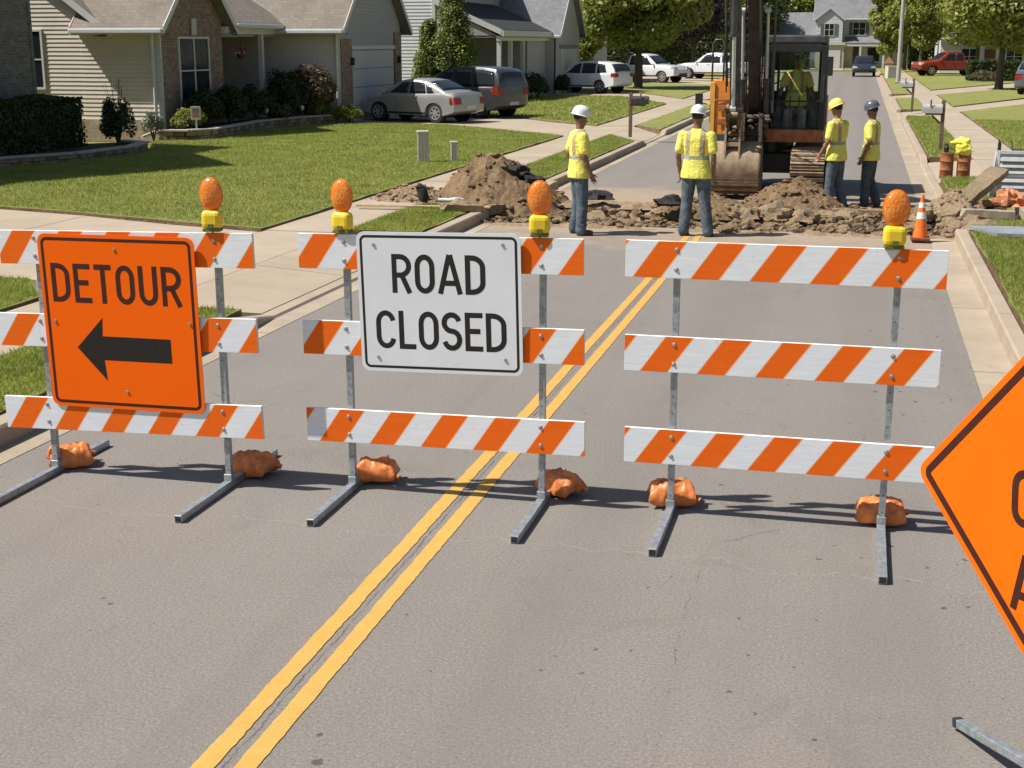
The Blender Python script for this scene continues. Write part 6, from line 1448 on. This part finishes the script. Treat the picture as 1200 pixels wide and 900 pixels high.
# --- white house behind the right trees, and one more beyond
h5 = empty('house', (16, 132, 0), 0, 'white house glimpsed behind the red pickup and the right trees', 'house')
boxp(h5, 'wall', wsi, 6.5, 26, 128, 138, 0, 3.2); gable(h5, 'x', 6.5, 26, 128, 138, 3.25, .6, sh2, trim, .4, .3)
for x in (8.3, 12, 16, 20): window(h5, 'y', 127.98, -1, x, x+1.3, .9, 2.2, 2, 1)
boxp(h5, 'front_door', mat('brown_door', (0, 0, 0)), 10.2, 11.1, 127.9, 127.98, .1, 2.2)
h6 = empty('house', (19, 100, 0), 0, 'pale house behind the clipped hedge at the right edge', 'house')
boxp(h6, 'wall', wsi, 13.6, 24, 108, 120, 0, 3.2); gable(h6, 'y', 108, 120, 13.6, 24, 3.25, .6, sh2, trim, .4, .3); gable_wall(h6, 'y', 108, 13.6, 24, 3, 3.25, .6, wsi, nrm=-1); window(h6, 'y', 107.98, -1, 15, 16.6, .9, 2.3, 2, 1)

# porch flowers, bed walls, lamps, garden sign
t = empty('hanging_basket', (-19.15, 41.0, 2.35), 0, 'hanging basket with white and red flowers on the porch', 'flower basket')
b = MB(); b.lathe([(.06, -.12), (.15, 0), (.16, .04)], 12); b.build('basket', mat('basket_brown', (.12, .08, .05), .8), t)
b = MB(); rr = random.Random(4)
for k in range(26): b.ell((rr.gauss(0, .09), rr.gauss(0, .09), .08+rr.uniform(-.02, .16)), (.045, .045, .04), 6, 4, mi=k % 3)
b.build('flowers', [mat('white_petal', (.7, .65, .6), .6), mat('red_petal', (.45, .04, .03), .6), mat('leaf_dark', (.03, .06, .015), .6)], t)
b = MB(); b.tube((0, 0, .04), (0, 0, .68), .006, n=5); b.build('cord', M['black'], t)
def stone_wall(name, pts, h, label, z0=.12, w=.22):
    t = empty(name, (pts[0][0], pts[0][1], 0), 0, label, 'garden wall', 'low stone edging walls of the flower beds'); o = V((pts[0][0], pts[0][1], 0)); b = MB(); c = MB(); rr = random.Random(len(label))
    rows = max(1, round(h/.11)); P = [V((*p, 0)) for p in pts]; L = [0]
    for i in range(1, len(P)): L.append(L[-1]+(P[i]-P[i-1]).length)
    def at(d):
        for i in range(1, len(P)):
            if d <= L[i] or i == len(P)-1: u = (d-L[i-1])/(L[i]-L[i-1]); return P[i-1].lerp(P[i], u), (P[i]-P[i-1]).normalized()
    for r_ in range(rows):
        d = .12*(r_ % 2)
        while d < L[-1]-.1:
            w_ = rr.uniform(.2, .32); p, q = at(min(L[-1], d+w_/2)); j = rr.uniform(-.012, .012)
            b.box((p.x-o.x, p.y-o.y+j, z0+(r_+.5)*h/rows), (w_-.012, w, h/rows-.008), rr.choice((0, 1)), math.atan2(q.y, q.x)); d += w_
    d = 0
    while d < L[-1]-.1:
        w_ = .42; p, q = at(min(L[-1], d+w_/2)); c.box((p.x-o.x, p.y-o.y, z0+h+.025), (w_-.008, w+.06, .05), 0, math.atan2(q.y, q.x)); d += w_
    b.build('stones', [mat('wall_stone', (.30, .22, .15), .85, 0, .3, 9, .4, 25), mat('wall_stone_dark', (.17, .12, .09), .85, 0, .3, 9, .4, 25)], t, bevel=.012); c.build('capstones', mat('cap_stone', (.42, .37, .31), .8, 0, .15, 6, .2, 30), t, bevel=.01)
stone_wall('stone_wall', [(-18.55, 34.3), (-17.9, 34.4), (-17.45, 35.1), (-17.6, 37.2), (-17.85, 39.2), (-17.6, 41.5), (-16.9, 43.2)], .27, 'curved stone retaining wall of the bed below the brick bay')
stone_wall('stone_wall', [(-18.6, 24.6), (-17.9, 26.2), (-17.1, 27.8), (-16.95, 29.9), (-17.35, 31.2), (-18.3, 31.7)], .18, 'low dark stone edging of the shaded bed under the clipped hedge')
b = MB(); b.prism([(-18.5, 34.45), (-17.9, 34.5), (-17.55, 35.15), (-17.7, 37.2), (-17.95, 39.2), (-17.7, 41.4), (-17., 43.1), (-19.0, 43.4), (-18.95, 35.4)], .1, .36); b.prism([(-18.6, 24.8), (-17.2, 27.9), (-17.05, 29.9), (-17.4, 31.1), (-18.3, 31.6), (-19.7, 30), (-19.7, 22)], .1, .28)
tag(b.build('mulch', M['soil_dark']), kind='structure')
t = empty('garden_sign', (-17.75, 34.9, .36), R(25), 'small white picture sign on a post in the stone walled bed', 'garden sign'); b = MB(); b.b2(-.025, .025, -.02, .02, 0, .5); b.build('post', trim, t); b = MB(); b.b2(-.13, .13, -.035, -.02, .32, .68); b.build('board', trim, t, bevel=.01)
b = MB(); b.b2(-.09, .09, -.042, -.036, .38, .62); b.build('picture', mat('faded_picture', (.38, .25, .16), .6, 0, .5, 12), t)
for k, (x, y, z, lb_) in enumerate(((-17.9, 39.9, .36, 'white globe path light in front of the dark shrubs, left of two'), (-17.5, 41.8, .36, 'white globe path light below the big round bush, right of two'))):
    t = empty('path_light', (x, y, z), 0, lb_, 'garden light', 'white garden path lights'); b = MB(); b.tube((0, 0, 0), (0, 0, .28), .015, n=8); b.build('stake', M['dgrey'], t); b = MB(); b.ell((0, 0, .34), (.075, .075, .085), 14, 10); b.build('globe', trim, t, smooth=True)

# ------------------------------------------------------------------ trees and shrubs
def cloud(blobs, n, size, seed, fill=.45, up=.35):
    r = np.random.default_rng(seed); B = np.array(blobs); w = B[:, 3]*B[:, 4]*B[:, 5]; w = w**.67; k = r.choice(len(B), n, p=w/w.sum())
    d = r.normal(size=(n, 3)); d /= np.linalg.norm(d, axis=1)[:, None]
    rad = np.where(r.random(n) < .75, r.uniform(.82, 1.06, n), r.uniform(fill, .9, n)); c = B[k, :3]+d*B[k, 3:6]*rad[:, None]
    nrm = d*.7+r.normal(size=(n, 3))*.55+np.array([0, 0, up]); nrm /= np.linalg.norm(nrm, axis=1)[:, None]
    a = np.cross(nrm, r.normal(size=(n, 3))); a /= np.linalg.norm(a, axis=1)[:, None]; b_ = np.cross(nrm, a); s_ = size*r.uniform(.6, 1.3, n)[:, None]
    return np.stack([c-a*s_, c-b_*s_*.55, c+a*s_, c+b_*s_*.55], 1).reshape(-1, 3)
def tree(name, x, y, H, Rr, z0, m_, label, seed, n=14000, leaf=.16, clumps=46, group=None, cat='tree', trunk_r=.2, trunkm=None, squash=1., sparse=.32, rx=1.):
    rr = random.Random(seed); t = empty(name, (x, y, LZ-.03), rr.uniform(0, 6) if not rx != 1 else 0, label, cat, group)
    zc = (H+z0)/2; hz = (H-z0)/2; blobs = []; limbs = []
    for k in range(clumps):
        u = rr.uniform(-1, 1); a = rr.uniform(0, 2*math.pi); q = math.sqrt(max(0, 1-u*u)); s_ = rr.uniform(.55, .92)
        sh = 1-.25*max(0, u)   # a little narrower at the top
        r_ = Rr*sparse*rr.uniform(.7, 1.25); c = (q*math.cos(a)*(Rr-r_*.6)*s_*sh, q*math.sin(a)*(Rr-r_*.6)*s_*sh, zc+u*(hz-r_*.6)*s_)
        blobs.append((*c, r_, r_, r_*.8*squash)); limbs.append(c)
    blobs.append((0, 0, zc, Rr*.5, Rr*.5, hz*.55))
    vs = cloud(blobs, n, leaf, seed); npmesh('crown', vs, 4, m_, parent=t)
    b = MB(); tm = trunkm or M['bark']; zt = z0+(H-z0)*.55
    b.path([(0, 0, -.05), (0, 0, .15), (.03, .02, z0*.6+.3), (-.02, .03, z0+.3), (0, 0, zt)], [trunk_r*1.5, trunk_r, trunk_r*.85, trunk_r*.7, trunk_r*.3], 10)
    for c in limbs[::2]: z_ = z0+.2+rr.random()*(zt-z0)*.6; b.path([(0, 0, z_), (c[0]*.5, c[1]*.5, z_+(c[2]-z_)*.6), c], [trunk_r*.4, trunk_r*.22, trunk_r*.07], 5)
    b.build('trunk', tm, t, smooth=50); return t
M['bark'] = mat('bark', (.085, .065, .048), .9, 0, .35, 14, .6, 30)
L1 = m_leaf('maple_leaves', (.15, .18, .034), (.27, .285, .068)); L2 = m_leaf('dark_leaves', (.045, .066, .016), (.095, .12, .03)); L3 = m_leaf('purple_leaves', (.035, .022, .028), (.075, .05, .058), .15); L4 = m_leaf('lime_leaves', (.17, .20, .035), (.27, .28, .07)); L5 = m_leaf('cedar_leaves', (.085, .12, .022), (.17, .20, .045), .2)
L6 = m_leaf('shrub_leaves', (.022, .038, .012), (.05, .07, .02), .2)
tree('maple_tree', -12.6, 80.3, 8.6, 4.1, 1.95, L1, 'big leafy street tree on the left lawn beside the white crossover', 21, 26000, .15, 70, trunk_r=.27)
tree('young_tree', -16.6, 83.5, 4.2, 1.25, .5, L4, 'small lime green tree left of the white crossover', 22, 5000, .11, 24, trunk_r=.07)
tree('plum_tree', -13.2, 112, 8.5, 3.0, 1.6, L3, 'dark purple leaved tree behind the second white pickup', 23, 15000, .16, 46)
tree('maple_tree', 7.6, 83.9, 8.5, 3.7, 1.75, L1, 'nearest big street tree on the right lawn', 24, 24000, .15, 64, trunk_r=.24)
tree('street_tree', 4.75, 123, 8.6, 3.0, 1.55, L1, 'leafy tree left of the red pickup, trunk beside its bonnet', 25, 15000, .17, 48, trunk_r=.2)
tree('street_tree', 8.4, 112, 9, 3.4, 1.75, L1, 'leafy tree whose crown hangs over the red pickup', 26, 17000, .17, 50, trunk_r=.2)
tree('street_tree', 2.35, 131, 9, 2.35, 1.1, L4, 'light green round tree at the far right end of the street', 27, 14000, .17, 42, trunk_r=.18)
tree('street_tree', 14.2, 97, 9, 4.0, 2.3, L1, 'leafy tree at the right edge behind the hedge', 28, 18000, .17, 50)
tree('street_tree', 3.9, 140, 10, 3.0, 1.2, L2, 'dark tree behind the light green round tree', 29, 12000, .2, 40)
# arborvitae pair
def cypress(x, y, H, r_, label, seed):
    t = empty('arborvitae', (x, y, LZ-.03), 0, label, 'evergreen', 'arborvitae evergreens at the white house corner'); rr = random.Random(seed); blobs = []
    for k in range(90):
        f = rr.random()**.8; z = .15+f*(H-.35); q = r_*(1-f)**.6*.8+.06; a = rr.uniform(0, 6.28); s_ = rr.uniform(.5, 1); blobs.append((math.cos(a)*q*s_, math.sin(a)*q*s_, z, .22*r_+.1, .22*r_+.1, .38))
    npmesh('crown', cloud(blobs, 20000, .06, seed, fill=.1, up=.9), 4, L5, parent=t); b = MB(); b.tube((0, 0, 0), (0, 0, H*.7), .08, .03, n=8); b.build('trunk', M['bark'], t)
cypress(-18.8, 59.7, 3.5, .85, 'shorter left arborvitae at the corner of the white house', 31); cypress(-17.6, 59.5, 4.75, 1.35, 'taller right arborvitae at the corner of the white house', 32)
def shrub(name, x, y, r, z0, m_, label, seed, n=3000, leaf=.05, group=None, k_=22, cat='shrub', amp=1.):
    t = empty(name, (x, y, z0), 0, label, cat, group); rr = random.Random(seed); bl = []
    for k in range(k_):
        a = rr.uniform(0, 6.28); u = rr.uniform(-.3, 1); q = math.sqrt(max(0, 1-u*u)); s_ = rr.uniform(.45, .8)*amp; bl.append((q*math.cos(a)*r[0]*s_, q*math.sin(a)*r[1]*s_, r[2]*.5*(1+u*s_), r[0]*.34, r[1]*.34, r[2]*.24))
    npmesh('foliage', cloud(bl, n, leaf, seed), 4, m_, parent=t); b = MB()
    for k in range(5): a = k*1.3; b.path([(0, 0, -.03), (math.cos(a)*r[0]*.3, math.sin(a)*r[1]*.3, r[2]*.4), (math.cos(a)*r[0]*.5, math.sin(a)*r[1]*.5, r[2]*.75)], [.02, .014, .006], 5)
    b.build('stems', M['bark'], t)
def hedge(x0, x1, y0, y1, z0, h, m_, label, seed, n=9000, leaf=.045):
    t = empty('hedge', ((x0+x1)/2, (y0+y1)/2, z0), 0, label, 'hedge'); r = np.random.default_rng(seed); w, d = (x1-x0)/2, (y1-y0)/2
    p = r.uniform(-1, 1, (n, 3)); ax_ = r.choice(3, n, p=[.36, .34, .30]); sg = np.where(r.random(n) < .5, -1., 1.); sg[ax_ == 2] = 1.
    rad = r.uniform(.86, 1.02, n); p[np.arange(n), ax_] = sg*rad; rr_ = np.maximum(0, np.abs(p[:, 0])**6+np.abs(p[:, 1])**6)**(1/6.); 
    c = p*np.array([w, d, h/2])+np.array([0, 0, h/2]); c += np.stack([np.sin(c[:, 1]*3+c[:, 2]*4)*.03, np.sin(c[:, 0]*4)*.03, np.sin(c[:, 0]*3+c[:, 1]*2.3)*.03], 1)
    nr = np.zeros((n, 3)); nr[np.arange(n), ax_] = sg; nr += r.normal(size=(n, 3))*.6; nr /= np.linalg.norm(nr, axis=1)[:, None]
    a = np.cross(nr, r.normal(size=(n, 3))); a /= np.linalg.norm(a, axis=1)[:, None]; b_ = np.cross(nr, a); s_ = leaf*r.uniform(.6, 1.3, n)[:, None]
    npmesh('foliage', np.stack([c-a*s_, c-b_*s_*.6, c+a*s_, c+b_*s_*.6], 1).reshape(-1, 3), 4, m_, parent=t)
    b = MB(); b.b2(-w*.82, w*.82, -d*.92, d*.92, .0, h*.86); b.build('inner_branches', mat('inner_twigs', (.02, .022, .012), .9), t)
hedge(-19.5, -18.35, 21.5, 30.15, .2, 1.28, L6, 'dark clipped hedge in front of the grey brick house', 41, 26000, .05)
hedge(7.2, 10.8, 101.5, 104.5, .15, 1.35, L6, 'dark clipped hedge behind the nearest right tree', 42, 9000, .09)
hedge(-34, -9.2, 119, 121.5, .12, 3.2, L2, 'tall dark hedge row closing the lawns behind the white pickups', 48, 14000, .16)
hedge(-8.4, -5.2, 139.5, 141, .12, 2.2, L2, 'short dark hedge left of the end house garage', 49, 4000, .13)
hedge(4.5, 26, 139.5, 141.5, .12, 3.0, L2, 'tall dark hedge row behind the right white house', 50, 12000, .16)
shrub('upright_shrub', -17.95, 31.05, (.42, .42, 1.15), .24, L6, 'dark upright shrub with loose shoots in front of the tan siding', 43, 4200, .04)
shrub('twiggy_shrub', -18.75, 34.3, (.38, .35, .85), .15, m_leaf('grey_leaves', (.10, .11, .09), (.17, .18, .14), .2), 'thin grey twiggy shrub beside the downspout', 44, 700, .04)
shrub('lime_shrub', -18.1, 35.15, (.5, .45, .62), .36, L4, 'lime green shrub at the left end of the stone walled bed', 45, 2600, .045)
shrub('lime_shrub', -17.55, 43.0, (.55, .5, .62), .33, L4, 'lime green shrub below the big round bush', 46, 2600, .045)
shrub('lime_shrub', -16.4, 43.05, (.48, .45, .58), .15, L4, 'lime green shrub at the garage corner beside the sedan', 47, 2600, .045)
b = MB(); b.prism([(-16.9, 42.75), (-15.9, 42.75), (-15.9, 43.4), (-16.9, 43.4)], .14, .2); tag(b.build('brick_edging', br1, loc=(-16.4, 43.0, 0), world=True), 'small red brick edging under the garage corner shrub', 'edging')
for k, (x, y, r, s_, lb_) in enumerate(((-18.35, 36.7, (.55, .8, 1.05), 51, 'dark bush below the left half of the bay window'), (-18.4, 38.4, (.55, .9, 1.1), 52, 'dark bush below the right half of the bay window'), (-18.3, 40.0, (.55, .8, 1.15), 53, 'dark bush in front of the front door'), (-18.0, 41.5, (.6, .6, 1.25), 54, 'dark bush under the porch knee wall'))):
    shrub('evergreen_shrub', x, y, r, .33, L6, lb_, s_, 5200, .045, 'dark evergreen bushes along the house front')
shrub('round_bush', -17.6, 42.75, (.95, .75, 1.75), .33, m_leaf('reddish_leaves', (.045, .05, .022), (.15, .10, .06), .25), 'big round bush with reddish tips beside the porch', 55, 8000, .05)
shrub('evergreen_shrub', -18.2, 42.3, (.75, .6, 1.6), .33, L6, 'tall dark bush left of the reddish round bush', 56, 6000, .05, 'dark evergreen bushes along the house front')
shrub('flowering_shrub', -17.75, 40.6, (.4, .4, .55), .34, m_leaf('mid_leaves', (.04, .065, .02), (.09, .12, .035), .25), 'mid green low shrub between the path lights', 57, 1800, .045)
for k, (x, y, r, s_, lb_) in enumerate(((-15.0, 63.2, (.8, 1.1, 1.25), 61, 'dark bush in front of the porch columns of the white house'), (-15.3, 66., (.6, .8, .9), 62, 'low dark bush right of the porch columns of the white house'), (-15.0, 70.4, (.45, .5, .95), 63, 'small dark bush beside the stucco garage wing'))):
    shrub('evergreen_shrub', x, y, r, .15, L6, lb_, s_, 4500, .06)
shrub('flowering_shrub', 8.1, 100.2, (1.1, .7, .7), .15, m_leaf('pinkish_leaves', (.08, .085, .04), (.17, .12, .08), .25), 'low pinkish flowering shrub in front of the right hedge', 64, 2500, .08)
b = MB()
for k in range(14): a = random.uniform(-.5, .5); b.path([(0, 0, 0), (a*.1, random.uniform(-.1, .1), .6), (a*.5, random.uniform(-.35, .35), 1.35+random.uniform(0, .35))], [.012, .008, .003], 5)
tag(b.build('bare_twigs', M['bark'], loc=(-17.95, 31.1, .24)), 'thin bare shoots sticking out of the dark upright shrub', 'twigs')
# background trees closing the view
proto = tree('background_tree', -8., 178, 13, 5.2, .3, L1, 'leafy background tree behind the end house roof, left side', 71, 16000, .27, 50, 'trees closing the view behind the houses', trunk_r=.35)
pd = tree('background_tree', -22., 150, 14, 5.6, .3, L2, 'dark leafy tree beyond the purple tree, left of the digger', 72, 16000, .28, 50, 'trees closing the view behind the houses', trunk_r=.35)
BG_ = [(proto, -15, 172, 1.1, 'leafy background tree left of the end house wing'), (pd, -3, 190, 1.2, 'tall tree right behind the end house'), (proto, 6, 182, 1.2, 'tall tree behind the right corner of the end house'), (pd, -29, 128, 1., 'dark tree behind the leafy street tree, nearer one'), (proto, -36, 165, 1.2, 'leafy tree far behind the second white pickup'),
       (pd, 12, 150, 1., 'dark tree behind the right white house, left one'), (proto, 21, 148, 1., 'leafy tree behind the right white house, middle one'), (pd, 31, 150, 1.1, 'dark tree behind the right white house, right one'), (proto, 16, 172, 1.2, 'far leafy tree above the right white house'), (pd, -48, 150, 1.2, 'far dark tree behind the pale tan house'),
       (proto, -38, 100, 1., 'tree behind the pale tan house'), (pd, -44, 70, 1., 'tree behind the white two storey house'), (proto, -46, 40, 1., 'tree behind the house with the brick bay'), (pd, 38, 120, 1.1, 'tree beyond the right lawns, far one'), (proto, 30, 88, 1., 'tree beyond the right lawns, near one'), (pd, -60, 190, 1.4, 'farthest dark tree on the left'), (proto, 45, 180, 1.4, 'farthest leafy tree on the right'), (pd, -12, 150, .75, 'dark tree beside the end house wing'),
       (proto, -14, 125, .8, 'leafy tree right behind the purple tree'), (pd, -20, 122, .9, 'dark tree behind the white pickups, left one'), (pd, -17, 138, 1., 'dark tree behind the white pickups, right one'), (proto, -25, 112, .8, 'leafy tree between the pale tan house and the white pickups'), (pd, 5.5, 150, 1., 'dark tree close to the right corner of the end house'), (proto, 10, 141, .8, 'leafy tree above the red pickup, far one'), (pd, 16, 126, .8, 'dark tree behind the clipped right hedge, left one'), (pd, 21, 118, .8, 'dark tree behind the clipped right hedge, right one')]
for k, (o, x, y, s_, lb_) in enumerate(BG_):
    c = copy_tree(o, None, (x, y, LZ-.03), k*1.7, lb_); c.scale = (s_, s_, s_)
tag(proto, 'leafy background tree behind the end house roof, left side')

# ------------------------------------------------------------------ camera, sky, sun
cam = bpy.data.cameras.new('camera'); co = bpy.data.objects.new('camera', cam); COL.objects.link(co)
cam.sensor_width = 36; cam.lens = 1594/1200*36; cam.clip_end = 2000; cam.clip_start = .1
p_, y_ = R(14.1), R(14.1)
co.location = (0, 0, 2.75); co.rotation_euler = (R(90)-p_, 0, y_); SC.camera = co
w = bpy.data.worlds.new('World'); SC.world = w; w.use_nodes = True; nt = w.node_tree; nt.nodes.clear()
sky = nt.nodes.new('ShaderNodeTexSky'); sky.sky_type = 'NISHITA'; sky.sun_disc = False
sv = V((-.68, -.27, 1.)).normalized(); el = math.asin(sv.z); sky.sun_elevation = el; sky.sun_rotation = math.atan2(sv.x, sv.y); sky.air_density = 1.; sky.dust_density = 1.5; sky.ozone_density = 1.
bgn = nt.nodes.new('ShaderNodeBackground'); bgn.inputs[1].default_value = .062; ow = nt.nodes.new('ShaderNodeOutputWorld')
nt.links.new(sky.outputs[0], bgn.inputs[0]); nt.links.new(bgn.outputs[0], ow.inputs[0])
sl = bpy.data.lights.new('sun', 'SUN'); sl.energy = 4.8; sl.angle = R(.6); sl.color = (1., .955, .89); so = bpy.data.objects.new('sun', sl); COL.objects.link(so)
so.rotation_euler = sv.to_track_quat('Z', 'Y').to_euler(); so.location = (0, 0, 20)
vs_ = SC.view_settings; vs_.view_transform = 'Standard'; vs_.look = 'None'; vs_.exposure = .42; vs_.gamma = 1; vs_.use_curve_mapping = False
SC.cycles.max_bounces = 8; SC.cycles.transparent_max_bounces = 8; SC.cycles.use_denoising = True
